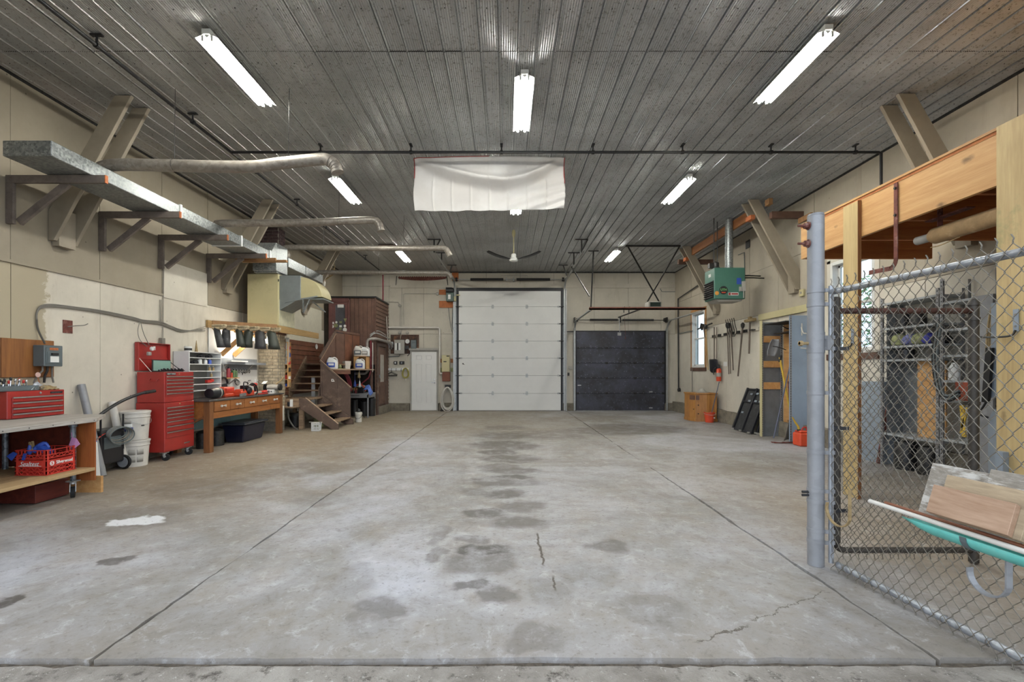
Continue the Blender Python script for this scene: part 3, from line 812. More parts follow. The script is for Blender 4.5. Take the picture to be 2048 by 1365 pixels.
# timber rack by the ceiling on the right
g = thing('timber_rack','brown ceiling-height timber beam with cross pieces behind the right braces','beam',(5.4,11.2,4.5))
m = MB(); m.box(5.2,5.26,9.92,13.6,4.66,4.86); m.build('beam', wood('rack_beam_wood','7a4a28','a06a3c','y',1,.7), g, bev=.004)
m = MB(); m.box(5.35,5.99,9.35,9.45,4.5,4.63); m.build('cross_piece', M_siding, g)
m = MB(); m.box(4.98,5.99,13.4,13.5,4.5,4.63); m.build('cross_piece', M_siding, g)
m = MB(); m.box(5.86,5.91,8.95,9.33,4.37,4.47); m.build('cross_piece', M_pinkwood, g)
m = MB(); m.box(5.2,5.28,9.2,9.34,4.72,4.84); m.build('cross_piece', M_pinkwood, g)
# orange blocks nailed in the braces
for (x,y,lab) in ((5.06,9.63,'orange timber block wedged in the right brace beside the heater'),(5.1,13.17,'orange timber block wedged in the farthest right brace')):
    m = MB(); m.box(x-.045,x+.045,y-.1,y+.1,4.53,4.62); single(m,'wood_block',M_endgrain,lab,'block')

m = MB(); m.box(-2.62,-2.0,0,.1,0,.02)
# rusty vent plate on the ceiling
m = MB(); m.box(-3.55,-3.05,12.9,13.2,H-.03,H-.008); o = single(m,'ceiling_hatch_plate',M_rust,'small rust red plate on the ceiling above the third duct pipe','plate')
# ================================================================== BACK WALL AND ITS DOORS
yB = DB-.008
def bx(px_, Y=DB): return (px_-CX)/F*Y
def bz(py_, Y=DB): return CH-(py_-CY)/F*Y
# tall sectional door
d1 = shell('door_1', (0.13, DB-.06, 0))
zs = [.012]+[bz(v) for v in (787,751.6,717,682.8,648.5,614.3,583)]
dx0,dx1 = -1.668,1.934
for i in range(7):
    m = MB(); m.box(dx0,dx1,DB-.075,DB-.035,zs[i]+.004,zs[i+1]-.004)
    # shallow stiffening bands of the section
    for q in (.3,.62): z = zs[i]+(zs[i+1]-zs[i])*q; m.box(dx0+.01,dx1-.01,DB-.0765,DB-.075,z-.06,z+.06)
    s = struct(m.build('door_section', M_doorw, d1, bev=.003))
m = MB(); m.box(dx0-.08,dx1+.08,DB-.034,DB-.005,0,4.36); struct(m.build('door_opening', M_black, d1))
for i in range(1,7):
    for x in (-.47,.735,dx0+.07,dx1-.07):
        m = MB(); z = zs[i]; e = x in (-.47,.735)
        m.prism([(x-.035,z-.07),(x+.035,z-.07),(x+.05,z),(x+.03,z+.07),(x-.03,z+.07),(x-.05,z)] if e else [(x-.05,z-.03),(x+.05,z-.03),(x+.05,z+.03),(x-.05,z+.03)],1,DB-.083,DB-.0755)
        m.cyl((x-.03,DB-.09,z),(x+.03,DB-.09,z),.012,seg=6); struct(m.build('hinge', M_track, d1))
    for x in (dx0-.03,dx1+.03):
        m = MB(); m.cyl((x-.09,DB-.1,zs[i]),(x+.08,DB-.1,zs[i]),.012,seg=6); m.cyl((x-.02,DB-.1,zs[i]),(x+.02,DB-.1,zs[i]),.03,seg=10); struct(m.build('roller', M_darksteel, d1))
for x in (-.55,.66):
    m = MB(); m.box(x-.06,x-.03,DB-.11,DB-.08,zs[1]-.03,zs[1]+.01); m.box(x-.02,x+.1,DB-.1,DB-.085,zs[1]-.02,zs[1]-.005); struct(m.build('door_handle', M_track, d1))
m = MB(); m.box(dx0,dx1,DB-.08,DB-.03,0,.012); struct(m.build('bottom_seal', M_blackrub, d1))
m = MB(); m.box(dx0-.02,dx1+.02,DB-.09,DB-.034,zs[7],zs[7]+.05); struct(m.build('top_seal', M_black, d1))
m = MB(); m.box(bx(925),bx(928),DB-.0775,DB-.0765,bz(729),bz(727)); m.box(bx(926),bx(930),DB-.0775,DB-.0765,bz(730),bz(729.4)); struct(m.build('printed_mark', M_darksteel, d1))
# tracks
def track(x, xe, ye, zv, zt, rad, lab, name='door_track', y0=DB-.1, w_=.055):
    g = thing(name, lab, 'door track', (x, y0, 0), 'door tracks')
    P = [Vector((x,y0,.02)),Vector((x,y0,zv))]; 
    A = [Vector((x+(xe-x)*.02*i,y0-rad+rad*math.cos(R(90*i/6)),zv+(zt-zv)*math.sin(R(90*i/6)))) for i in range(1,7)]
    P += A+[Vector((xe,ye,zt))]
    m = MB()
    for a,b_ in zip(P,P[1:]):
        m.beam(a,b_,w_,.006,up=(0,1,0) if abs(b_.z-a.z)>abs(b_.y-a.y) else (0,0,1),e=.004)
        for s in (-1,1): m.beam(a+Vector((s*w_/2,0,0)),b_+Vector((s*w_/2,0,0)),.005,.035,up=(0,1,0) if abs(b_.z-a.z)>abs(b_.y-a.y) else (0,0,1),e=.004)
    m.build('rail', M_track, g)
    return g
g = track(-1.80,-1.87,12.4,4.25,4.55,.45,'galvanised track on the left of the tall white door')
m = MB(); m.box(-1.86,-1.83,DB-.14,DB-.01,.0,4.3); m.box(-1.86,-1.72,DB-.02,DB-.01,0,4.3); m.build('mounting_angle', M_track, g)
g2 = track(2.07,2.03,12.1,4.25,4.55,.45,'galvanised track on the right of the tall white door')
m = MB(); m.box(2.11,2.14,DB-.14,DB-.01,.0,4.3); m.box(2.0,2.14,DB-.02,DB-.01,0,4.3); m.build('mounting_angle', M_track, g2)
def hanger(gx, x, y, ztrk, w_=.34, xo=0):
    m = MB(); m.box(x-w_/2+xo,x+w_/2+xo,y-.02,y+.02,H-.035,H-.012); m.beam((x+xo,y,H-.03),(x,y,ztrk),.035,.035); m.build('ceiling_hanger', M_darksteel, gx)
for gx,x in ((g,-1.9),(g2,2.0)):
    hanger(gx,x,12.3,4.55); hanger(gx,x,13.7,4.55); hanger(gx,x,15.3,4.55,.3,.12 if x<0 else -.12)
    m = MB(); m.beam((x,12.3,4.58),(x+.16,12.3,H-.03),.03,.03); m.build('ceiling_hanger', M_darksteel, gx)
# shaft and springs of the tall door
g = thing('door_spring_shaft','black torsion springs on a shaft above the tall white door','door spring',(.13,DB-.12,4.62))
m = MB(); m.cyl((-1.83,DB-.16,4.63),(2.1,DB-.16,4.63),.013,seg=8); m.build('shaft', M_track, g, smooth=True)
def spring(xa, xb, r, y, z, par):
    m = MB(); n = int((xb-xa)/.022)
    prof_ = []
    for i in range(n): prof_ += [(r*.86,xa+i*.022),(r,xa+i*.022+.011)]
    m.lathe(prof_,(0,y,z),'x',10); m.build('torsion_spring', M_black, par, smooth=False)
spring(-1.25,-.08,.05,DB-.16,4.63,g); spring(.37,1.57,.05,DB-.16,4.63,g)
for x in (-1.84,.02,.27,2.1):
    m = MB(); m.box(x-.02,x+.02,DB-.2,DB-.01,4.57,4.69); m.build('bearing_plate', M_track, g)
for x in (-1.74,2.0):
    m = MB(); m.lathe([(.03,-.03),(.07,-.028),(.07,.028),(.03,.03)],(x,DB-.16,4.63),'x',16); m.build('cable_drum', M_darksteel, g, smooth=True)
m = MB(); m.tube([(bx(1002),yB-.01,bz(558)),(bx(1002),yB-.01,bz(552)),(bx(1055),yB-.01,bz(552)),(bx(1055),yB-.01,bz(558))],.008,6); single(m,'door_conduit',M_elec2,'thin grey conduit above the tall door springs','conduit')
# jackshaft opener on orange boards
for (a,b_,lab) in ((580,590,'orange board behind the green door motor, upper'),(602.5,616,'orange board behind the green door motor, lower')):
    m = MB(); m.box(bx(878.5),bx(907),DB-.05,DB-.009,bz(b_),bz(a)); single(m,'mounting_board',paint('orange_stained_board','a8622f',.7,var=.2,scale=8),lab,'board',bev=.003)
m = MB(); m.box(bx(904),bx(917),DB-.03,DB-.009,bz(562),bz(546)); single(m,'mounting_board',paint('orange_stained_board','a8622f'),'small orange board at the ceiling beside the tall door','board')
g = thing('door_motor','black and dark green motor beside the top of the tall door','door opener',(bx(902),DB-.15,bz(606)))
m = MB(); m.box(bx(894),bx(909),DB-.26,DB-.06,bz(605),bz(588)); m.build('gear_case', paint('dark_green_enamel','3b5048',.4), g, bev=.01)
m = MB(); m.lathe([(.03,-.16),(.1,-.14),(.1,.1),(.05,.13)],(bx(902),DB-.16,bz(583)),'x',18); m.box(bx(893),bx(905),DB-.2,DB-.06,bz(589),bz(577)); m.build('motor', M_black, g, smooth=True)
m = MB(); m.box(bx(898),bx(903),DB-.263,DB-.26,bz(601),bz(592)); m.build('label_plate', M_paper, g)
m = MB(); m.box(bx(907),bx(913),DB-.22,DB-.08,bz(604),bz(595)); m.cyl((bx(913),DB-.16,bz(592)),(bx(921),DB-.16,bz(592)),.02,seg=8); m.build('limit_box', M_cream, g)

# low dark door
d2 = shell('door_2',(4.04,DB-.06,0))
t = NT('smudged_black_door'); n1=t.noise(1.4,7,.7); n2=t.noise(9,6,.75); n3=t.noise(.7,5,.7)
c = t.mix(t.ramp(n1,.4,.62),C('26262b'),C('3e404d')); c = t.mix(t.math('MULTIPLY',t.ramp(n2,.58,.68),.5),c,C('7e8496')); c=t.mix(t.ramp(n3,.6,.66),c,C('131316'))
vo = t.new('ShaderNodeTexVoronoi'); vo.inputs['Scale'].default_value=7; t.lk(t.P(),vo.inputs['Vector']); c=t.mix(t.math('MULTIPLY',t.ramp(vo.outputs['Distance'],.07,.04),.8),c,C('8b8f9c'))
t.base(c); t.rm(t.math('ADD',t.math('MULTIPLY',n2,.3),.3)); M_bdoor=t.m
zq = [.012,.62,1.155,1.69,2.22,2.80]; ex0,ex1 = 2.485,5.60
for i in range(5):
    m = MB(); m.box(ex0,ex1,DB-.075,DB-.035,zq[i]+.004,zq[i+1]-.004); struct(m.build('door_section', M_bdoor, d2, bev=.004))
m = MB(); m.box(ex0-.07,ex1+.07,DB-.034,DB-.006,0,2.84); struct(m.build('door_opening', M_black, d2))
for i in range(1,5):
    for x in (ex0+.05,3.55,4.56,ex1-.05):
        m = MB(); m.box(x-.045,x+.045,DB-.084,DB-.0755,zq[i]-.04,zq[i]+.04); m.cyl((x-.03,DB-.09,zq[i]),(x+.03,DB-.09,zq[i]),.012,seg=6); struct(m.build('hinge', M_darksteel, d2))
m = MB()
for i in range(1,5):
    for k in range(15): m.lathe([(.009,0),(.008,-.005)],(ex0+.12+k*.205,DB-.075,zq[i]+.02),'y',5)
o = m.build('rivets', M_track, d2); o['kind']='stuff'
for (x,z) in ((bx(1300),bz(784)),(bx(1300),bz(816)),(bx(1158),bz(771))):
    m = MB(); m.box(x-.06,x+.06,DB-.1,DB-.078,z-.018,z+.018); struct(m.build('door_handle', M_track, d2))
m = MB(); m.box(bx(1234),bx(1241),DB-.1,DB-.078,bz(672),bz(666)); struct(m.build('arm_bracket', M_track, d2))
m = MB(); m.box(ex0,ex1,DB-.08,DB-.03,0,.012); struct(m.build('bottom_seal', M_track, d2))
for nm,xx in (('left',2.42),('right',5.67)):
    gt = track(xx, xx, 13.45, 2.72, 3.16, .42, 'steel track on the %s of the low black door'%nm)
    m = MB(); m.box(xx-.03-(0 if nm=='right' else .0),xx+.03,DB-.02,DB-.01,0,2.9); m.build('mounting_angle', M_track, gt)
    if nm=='left': hanger(gt,2.46,13.5,3.16,.3,.08); m = MB(); m.beam((2.0,14.2,4.6),(2.44,13.6,3.6),.03,.03); m.build('ceiling_hanger', M_darksteel, gt)
m = MB(); m.box(2.40,5.75,13.42,13.46,3.18,3.225); m.box(2.40,5.75,13.42,13.43,3.18,3.26); single(m,'cross_angle_bar',paint('rust_brown_bar','8d5a4a',.6,var=.2,scale=10),'long reddish angle bar joining the low door tracks','angle bar')
g = thing('door_spring_shaft','long black torsion spring above the low black door','door spring',(4.0,DB-.12,3.2))
m = MB(); m.cyl((2.45,DB-.14,3.21),(5.65,DB-.14,3.20),.013,seg=8); m.build('shaft', M_darksteel, g, smooth=True)
spring(2.95,3.95,.042,DB-.14,3.21,g); spring(4.1,5.2,.042,DB-.14,3.205,g)
for x in (2.42,4.02,5.66):
    m = MB(); m.box(x-.02,x+.02,DB-.18,DB-.01,3.12,3.3); m.build('bearing_plate', M_darksteel, g)
for x in (2.5,5.58):
    m = MB(); m.lathe([(.03,-.03),(.065,-.028),(.065,.028),(.03,.03)],(x,DB-.14,3.21),'x',16); m.build('cable_drum', M_darksteel, g, smooth=True)
# opener
g = thing('door_opener','ceiling door opener hung on crossed punched steel straps','door opener',(4.3,13.6,3.24))
m = MB(); m.box(4.12,4.5,13.45,13.8,3.25,3.43); m.build('motor_housing', M_elec2, g, bev=.015)
m = MB(); m.box(4.17,4.47,13.44,13.449,3.28,3.40); m.build('control_panel', paint('opener_dark_green','22312c',.3), g)
def punched(a,b_,par,w_=.035):
    m = MB(); m.beam(a,b_,w_,.004); m.beam(Vector(a)+Vector((0,.018,0)),Vector(b_)+Vector((0,.018,0)),.004,w_); m.build('punched_strap', M_darksteel, par)
m = MB(); m.box(3.32,4.84,12.88,12.92,H-.06,H-.012); m.build('ceiling_angle', M_darksteel, g)
punched((3.38,12.9,4.88),(4.48,13.6,3.44),g,.045); punched((4.82,12.9,4.88),(4.14,13.6,3.44),g,.045)
m = MB(); m.beam((4.25,13.8,3.34),(3.94,16.3,3.29),.03,.035); m.build('drive_rail', M_darksteel, g)
m = MB(); m.beam((3.96,16.25,3.26),(4.0,16.36,2.8),.025,.02); m.build('pull_arm', M_track, g)
m = MB(); m.cyl((4.06,15.9,3.27),(4.08,15.9,2.55),.005,seg=5); m.lathe([(.006,-.04),(.014,-.03),(.014,.0),(.004,.01)],(4.08,15.9,2.55),seg=8); m.build('release_cord', M_rust, g)
for x in (3.7,3.86):
    m = MB(); m.tube([(x,14.6,3.22+.02),(x,14.6,3.4),(x+.03,14.6,3.43)],.014,6); m.build('bolt', M_black, g)
# wall conduits, switches by the low door
m = MB(); m.tube([(bx(1320),yB-.012,bz(578)),(bx(1323),yB-.012,bz(583)),(bx(1324),yB-.012,bz(584)),(bx(1351),yB-.012,bz(584))],.01,6); single(m,'wall_conduit',M_elec,'dark conduit high on the back wall near the right corner','conduit')
m = MB(); m.box(bx(1137),bx(1144),yB-.04,yB,bz(739),bz(733)); single(m,'junction_box',M_elec2,'small grey box between the two garage doors, upper','electrical box',bev=.004)
m = MB(); m.box(bx(1135),bx(1138.5),yB-.04,yB,bz(752),bz(746)); single(m,'push_button',M_black,'small black push button between the two garage doors','switch')
m = MB(); m.box(bx(1133),bx(1150),yB-.02,yB,bz(664.8),bz(663.2)); single(m,'wall_rod',M_black,'short black rod on the wall left of the low door','rod')

# man door
d3 = shell('door_3',(bx(848.5),DB-.03,0))
a,b_ = bx(823.5),bx(873.5); zt=2.09
m = MB(); m.box(a-.05,a+.0,DB-.05,DB+.0,0,zt+.05); m.box(b_,b_+.05,DB-.05,DB,0,zt+.05); m.box(a,b_,DB-.05,DB,zt,zt+.05); m.box(a-.08,b_+.06,DB-.1,DB-.0,zt+.05,zt+.13); struct(m.build('door_frame', M_elec2, d3, bev=.003))
m = MB(); m.box(a+.005,b_-.005,DB-.020,DB-.008,.015,zt-.004)
wd = b_-a; cols=[(a+.005,a+wd*.19),(a+wd*.43,a+wd*.57),(a+wd*.81,b_-.005)]
for (p,q) in cols: m.box(p,q,DB-.042,DB-.020,.015,zt-.004)
for (r,s) in ((.015,.28),(.80,1.0),(1.66,1.8),(1.97,zt-.004)):
    for (p,q) in ((a+wd*.19,a+wd*.43),(a+wd*.57,a+wd*.81)): m.box(p,q,DB-.042,DB-.020,r,s)
leaf = m.build('door_leaf', M_doorw, d3); struct(leaf)
wd = b_-a
for (u0,u1) in ((.19,.43),(.57,.81)):
    for (z0,z1) in ((.28,.80),(1.0,1.66),(1.8,1.97)):
        x0_,x1_ = a+wd*u0, a+wd*u1; m = MB()
        m.box(x0_+.022,x1_-.022,DB-.038,DB-.0205,z0+.022,z1-.022); struct(m.build('door_panel', M_doorw, d3, bev=.004))
m = MB(); m.lathe([(.032,0),(.03,-.012),(.012,-.018),(.012,-.05)],(bx(869.5),DB-.036,1.0),'y',14); m.box(bx(863.5),bx(870),DB-.095,DB-.08,.99,1.01); m.lathe([(.028,0),(.026,-.02)],(bx(869.5),DB-.036,1.1),'y',14); struct(m.build('door_handle', M_chrome, d3, smooth=True))
for z in (.3,1.05,1.8):
    m = MB(); m.box(a-.01,a+.012,DB-.052,DB-.036,z-.05,z+.05); struct(m.build('hinge', M_track, d3))

# electrical cluster left of the man door
m = MB(); m.box(bx(781.5),bx(838),yB-.01,yB+.006,bz(708),bz(670)); single(m,'backing_board',paint('dark_burnt_board','4a3226',.8,var=.5,scale=12,dirt='8b5a35'),'dark rough board behind the breaker panel','board')
g = thing('breaker_panel','grey breaker panel with white switches left of the white door','electrical panel',(bx(800),yB-.1,bz(709)))
m = MB(); m.box(bx(790),bx(810),yB-.12,yB-.012,bz(708.5),bz(680.5)); m.build('enclosure', M_elec2, g, bev=.006)
for x in (793,800):
    m = MB(); m.box(bx(x-1.5),bx(x+2.6),yB-.13,yB-.121,bz(701),bz(687)); m.build('breaker_row', M_white, g, bev=.003)
m = MB(); m.box(bx(796),bx(798.6),yB-.128,yB-.121,bz(701),bz(687)); m.build('breaker_row', M_darksteel, g, label='dark breaker strip')
g = thing('water_meter','round white dial meter beside the breaker panel','meter',(bx(815.5),yB-.05,bz(692)))
m = MB(); m.lathe([(.07,0),(.08,-.02),(.08,-.06),(.072,-.062)],(bx(815.5),yB-.012,bz(683.5)),'y',24); m.build('case', M_track, g, smooth=True)
m = MB(); m.lathe([(.068,0),(.068,-.003)],(bx(815.5),yB-.0745,bz(683.5)),'y',24); m.build('dial', M_paper, g)
m = MB(); m.beam((bx(815.5),yB-.079,bz(683.5)),(bx(817.5),yB-.079,bz(681.5)),.003,.006); m.build('needle', M_black, g)
m = MB(); m.box(bx(811.5),bx(819),yB-.09,yB-.012,bz(699),bz(692)); m.cyl((bx(813),yB-.05,bz(699)),(bx(813),yB-.05,bz(708)),.015); m.build('valve_body', M_black, g)
m = MB(); m.box(bx(823),bx(833.5),yB-.11,yB-.012,bz(698),bz(681)); m.box(bx(824.5),bx(832),yB-.115,yB-.11,bz(687),bz(685)); single(m,'dark_control_box',M_elec,'dark grey box right of the round dial meter','electrical box',bev=.006)
m = MB(); m.box(bx(769),bx(788),yB-.1,yB-.01,bz(690),bz(686)); m.box(bx(770),bx(787),yB-.06,yB-.01,bz(696),bz(684)); single(m,'junction_box',M_track,'wide metal junction box left of the breaker panel','electrical box',bev=.006)
def pipe_thing(pts, r, mat, name, lab, cat='pipe', seg=8):
    m = MB(); m.tube(pts, r, seg); return single(m,name,mat,lab,cat,smooth=True)
pipe_thing([(bx(764),yB-.06,bz(656)),(bx(877.5),yB-.06,bz(656)),(bx(879.5),yB-.06,bz(658)),(bx(879.5),yB-.06,bz(745)),(bx(881),yB-.06,bz(748)),(bx(886),yB-.06,bz(748))],.035,M_pvc,'white_pipe','beige water pipe running over and down beside the white door',seg=12)
pipe_thing([(bx(801),yB-.03,bz(680)),(bx(804),yB-.03,bz(660)),(bx(804),yB-.015,bz(575)),(bx(806),yB-.015,bz(571)),(bx(858),yB-.015,bz(571)),(bx(859),yB-.015,bz(563))],.009,M_elec2,'wall_conduit','tall thin conduit rising from the breaker panel to the saw','conduit')
pipe_thing([(bx(801),yB-.035,bz(656)),(bx(801),yB-.02,bz(616)),(bx(797),yB-.02,bz(605)),(bx(765),yB-.02,bz(604))],.009,M_elec2,'wall_conduit','thin conduit from the round box towards the cabin roof','conduit')
pipe_thing([(bx(808),yB-.02,bz(650)),(bx(807.5),yB-.02,bz(590)),(bx(809),yB-.02,bz(588)),(bx(873),yB-.02,bz(588))],.008,M_elec2,'wall_conduit','thin conduit leading to the round box left of the motor','conduit')
pipe_thing([(bx(769),yB-.02,bz(690)),(bx(769),yB-.02,bz(712)),(bx(771),yB-.02,bz(714)),(bx(799),yB-.02,bz(713)),(bx(800),yB-.02,bz(709))],.012,M_elec,'wall_conduit','dark cable looping below the breaker panel','conduit')
pipe_thing([(bx(834),yB-.02,bz(694)),(bx(824),yB-.02,bz(698)),(bx(818),yB-.02,bz(710)),(bx(815),yB-.02,bz(712))],.012,M_black,'wall_conduit','black cable hanging below the dark control box','conduit')
pipe_thing([(bx(814),yB-.03,bz(712)),(bx(814),yB-.03,bz(722))],.01,M_pvc,'wall_conduit','short white cable above the coiled yellow hose','conduit')
pipe_thing([(bx(1157-250),yB-.03,bz(616)),(bx(904),yB-.02,bz(650)),(bx(909),yB-.02,bz(668)),(bx(907),yB-.02,bz(705))],.012,M_elec,'wall_conduit','dark cable beside the tall door track','conduit')
pipe_thing([(bx(897),yB-.02,bz(616)),(bx(901),yB-.02,bz(650)),(bx(905),yB-.02,bz(667))],.008,M_elec,'wall_conduit','thin sagging wire below the green door motor','conduit')
for (x,y,lab) in ((800,665.5,'round grey box above the breaker panel, left'),(815,665.5,'round grey box above the dial meter'),(800,612,'round grey box below the conduit bend left of the door'),(875,588.5,'round grey box beside the orange boards')):
    m = MB(); m.lathe([(.055,0),(.055,-.03),(.045,-.045),(.0,-.045)],(bx(x),yB-.005,bz(y)),'y',16,cap=False); single(m,'round_junction_box',M_elec2,lab,'electrical box',smooth=True)
for (x,lab) in ((791.5,'black and white switch plate left of the door, left one'),(804,'black and white switch plate left of the door, right one')):
    w_ = 3.5 if x<800 else 5; g = thing('switch_plate',lab,'switch',(bx(x),yB,bz(729)))
    m = MB(); m.box(bx(x-w_),bx(x+w_),yB-.02,yB-.002,bz(729.5),bz(723)); m.build('plate', M_black, g, bev=.003)
    m = MB(); m.box(bx(x-1.8),bx(x+.8),yB-.028,yB-.0205,bz(728),bz(724.5)); m.build('toggle', M_white if x<800 else M_grey, g)
g = thing('coat_rack','white wooden coat hook rail left of the white door','coat rack',(bx(787),yB,bz(741)))
m = MB(); m.box(bx(767.5),bx(818),yB-.02,yB-.001,bz(741.5),bz(736.5)); m.build('rail', M_white, g, bev=.003)
for x in (776,784,793,803):
    m = MB(); m.tube([(bx(x),yB-.02,bz(737)),(bx(x),yB-.06,bz(739)),(bx(x),yB-.07,bz(741)),(bx(x),yB-.04,bz(742.5))],.008,6); m.build('hook', M_darksteel, g)
for k in range(3):
    g = thing('coat_hanger','dark wire coat hanger on the rail left of the white door','coat hanger',(bx(784),yB-.06-.015*k,bz(742)),'hangers on the coat rail')
    c = Vector((bx(784),yB-.06-.015*k,bz(742))); dz = .02*k
    m = MB(); m.tube([c+Vector((0,0,.02)),c+Vector((.015,0,0)),c+Vector((0,0,-.03)),c+Vector((0,0,-.04-dz))],.004,5)
    m.tube([c+Vector((0,0,-.04-dz)),c+Vector((-.21,0,-.13-dz)),c+Vector((-.2,0,-.15-dz)),c+Vector((.2,0,-.15-dz)),c+Vector((.21,0,-.13-dz))],.007,6,closed=True); m.build('wire_frame', M_darksteel, g)
def hose_coil(c, rx, rz, n, r, mat, lab, wob=.02, name='hose_coil', axis='y', seed=1, mats=None):
    rr = random.Random(seed); g = thing(name, lab, 'hose', c)
    for j in range(n):
        P = []; ax = rx*(1+rr.uniform(-wob,wob)*4); az = rz*(1+rr.uniform(-wob,wob)*3); dx = rr.uniform(-wob,wob); ph = rr.uniform(0,6)
        for i in range(28):
            t_ = 2*math.pi*i/28; u = ax*math.cos(t_)*(1-.18*math.sin(t_)); v = az*math.sin(t_); o_ = -.03-j*r*1.6+.008*math.sin(3*t_+ph)
            P.append(Vector(c)+(Vector((u+dx,o_,v-abs(dx)+(rz-az))) if axis=='y' else Vector((o_*(1 if axis=='x+' else -1)*-1,u+dx,v+(rz-az)))))
        m = MB(); m.tube(P, r, 7, closed=True); m.build('hose_loop', (mats[j%len(mats)] if mats else mat), g, smooth=True)
    return g
M_yhose = paint('yellow_green_hose','a39a4a',.5)
hose_coil((bx(812),yB-.02,bz(746)),.11,.17,5,.011,M_yhose,'coiled yellow green hose hung left of the white door',seed=4)
m = MB(); m.lathe([(.012,0),(.02,-.05),(.012,-.1)],(bx(812.5),yB-.06,bz(756)),seg=8); single(m,'hose_nozzle',M_pvc,'small nozzle below the coiled yellow hose','nozzle')
g = thing('control_box','cream control box with rust brown lower part beside the tall door','electrical box',(bx(892),yB,bz(763)))
m = MB(); m.box(bx(884.5),bx(900),yB-.13,yB-.002,bz(744),bz(711)); m.build('upper_box', M_cream, g, bev=.008)
m = MB(); m.box(bx(885.5),bx(901),yB-.14,yB-.002,bz(763),bz(744.5)); m.build('lower_box', paint('rust_brown_enamel','6e3d2a',.6,var=.15), g, bev=.008)
m = MB(); m.box(bx(888),bx(894),yB-.134,yB-.13,bz(725),bz(723)); m.box(bx(894),bx(899),yB-.134,yB-.13,bz(714),bz(712)); m.build('slot', M_darksteel, g)
for z,c_ in ((722,M_board),(740,M_khaki)):
    m = MB(); m.box(bx(880.5),bx(884),yB-.03,yB-.002,bz(z+4),bz(z-4)); m.box(bx(901.5),bx(911),yB-.03,yB-.002,bz(z+4),bz(z-4)); m.build('wood_cleat', c_, g)
hose_coil((bx(896),yB-.03,bz(797)),.20,.40,7,.02,M_pvc,'thick white hose coiled on the wall beside the tall door',wob=.035,seed=9)
m = MB(); m.lathe([(.07,0),(.075,.03),(.04,.06),(.03,.12),(.035,.14)],(bx(886),DB-.2,.002)); single(m,'hose_valve',M_darksteel,'dark valve on the floor below the white hose coil','valve',smooth=True)
m = MB(); m.box(bx(890),bx(902),yB-.03,yB-.002,bz(776),bz(770)); single(m,'hose_hook',M_darksteel,'dark hook holding the white hose coil','hook')

# two-man saw
g = thing('crosscut_saw','rusty two man crosscut saw hung above the white door','saw',(bx(844),yB,bz(560)))
m = MB(); pts=[]; n=44; xa,xb=bx(797),bx(893)
top=[]; 
for i in range(n+1):
    u=i/n; x=xa+(xb-xa)*u; top += [(x,bz(555)),] if i%2==0 else [(x,bz(553.2))]
bot=[(xa+(xb-xa)*u, bz(557.5+4.5*math.sin(math.pi*u)**.6)) for u in [i/20 for i in range(21)]]
m.prism(top+bot[::-1],1,yB-.03,yB-.024); m.build('blade', M_rust, g)
for x0_,x1_ in ((794,792.5),(893.5,896)):
    m = MB(); m.cyl((bx(x0_),yB-.03,bz(553)),(bx(x1_),yB-.035,bz(571)),.014,.011,seg=8); m.build('handle', M_darksteel, g)
for x in (799,891):
    m = MB(); m.cyl((bx(x),yB,bz(559)),(bx(x),yB-.05,bz(559)),.01,seg=6); m.build('nail', M_darksteel, g)
# ================================================================== LEFT WALL: cart, tool chests, bench
WX = XL+.008
def caster(par, x, y, r=.055, ang=.3, ztop=.17):
    m = MB(); q = Vector((math.cos(ang),math.sin(ang),0)); n_ = Vector((-q.y,q.x,0))
    m.obox((x,y,ztop-.008),(.09,.09,.012)); m.cyl((x,y,ztop-.015),(x,y,ztop-.04),.03,seg=10)
    for s in (-1,1): m.beam(Vector((x,y,ztop-.04))+n_*s*.024, Vector((x,y,r))+n_*s*.024+q*.02,.035,.005,up=n_)
    o = m.build('caster_fork', M_track, par)
    m = MB(); c = Vector((x,y,r))+q*.02; m.cyl(c-n_*.018,c+n_*.018,r,seg=16); m.build('caster_wheel', M_blackrub, par, smooth=True)
# rolling bench cart
g = thing('rolling_workbench','rolling plywood workbench on casters along the left wall, nearest the viewer','workbench',(-5.2,4.6,0))
tp = [(-4.68,3.2),(-4.68,5.32),(-4.98,5.78),(-5.77,5.78),(-5.77,3.2)]
m = MB(); m.prism(tp,2,.835,.88); m.build('top', wood('grey_worn_worktop','8d867b','bdb8b2','y',1,.7), g, bev=.004)
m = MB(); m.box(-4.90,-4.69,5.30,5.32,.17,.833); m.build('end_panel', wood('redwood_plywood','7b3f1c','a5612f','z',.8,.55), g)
m = MB(); m.box(-5.69,-4.91,5.30,5.315,.325,.833); m.build('end_panel', wood('shade_toned_redwood','45180f','6a2b1a','y',.8,.6), g)  # shaded part of the same end panel, shade painted as darker wood
m = MB(); m.box(-5.72,-5.70,3.2,5.29,.30,.833); m.build('back_panel', wood('shade_toned_redwood','45180f','6a2b1a','y',.8,.6), g)
m = MB(); m.box(-5.69,-4.68,3.2,5.298,.285,.32); m.build('lower_shelf', wood('pale_worn_plywood','8e7450','c0a276','y',.7,.7), g, bev=.002)
for (x,y) in ((-4.86,5.22),(-4.86,3.4),(-5.6,5.2)):
    m = MB(); m.cyl((x,y,.17),(x,y,.83),.027,seg=12); m.cyl((x,y,.79),(x,y,.83),.04,seg=12); m.build('leg_pipe', galv('speckled_pipe_steel','4f565c','8c949b',.45,.5,30,.6), g, smooth=True); caster(g,x,y,.062,ang=-.9,ztop=.19)
m = MB(); m.cyl((-4.83,4.1,.19),(-4.83,4.1,.285),.03); m.build('leg_pipe', M_darksteel, g); caster(g,-4.83,4.08,.062,.5,.19)
m = MB()
for i in range(8): m.lathe([(.005,0),(.005,.003)],(-4.676,3.6+i*.24,.857),'x',6)
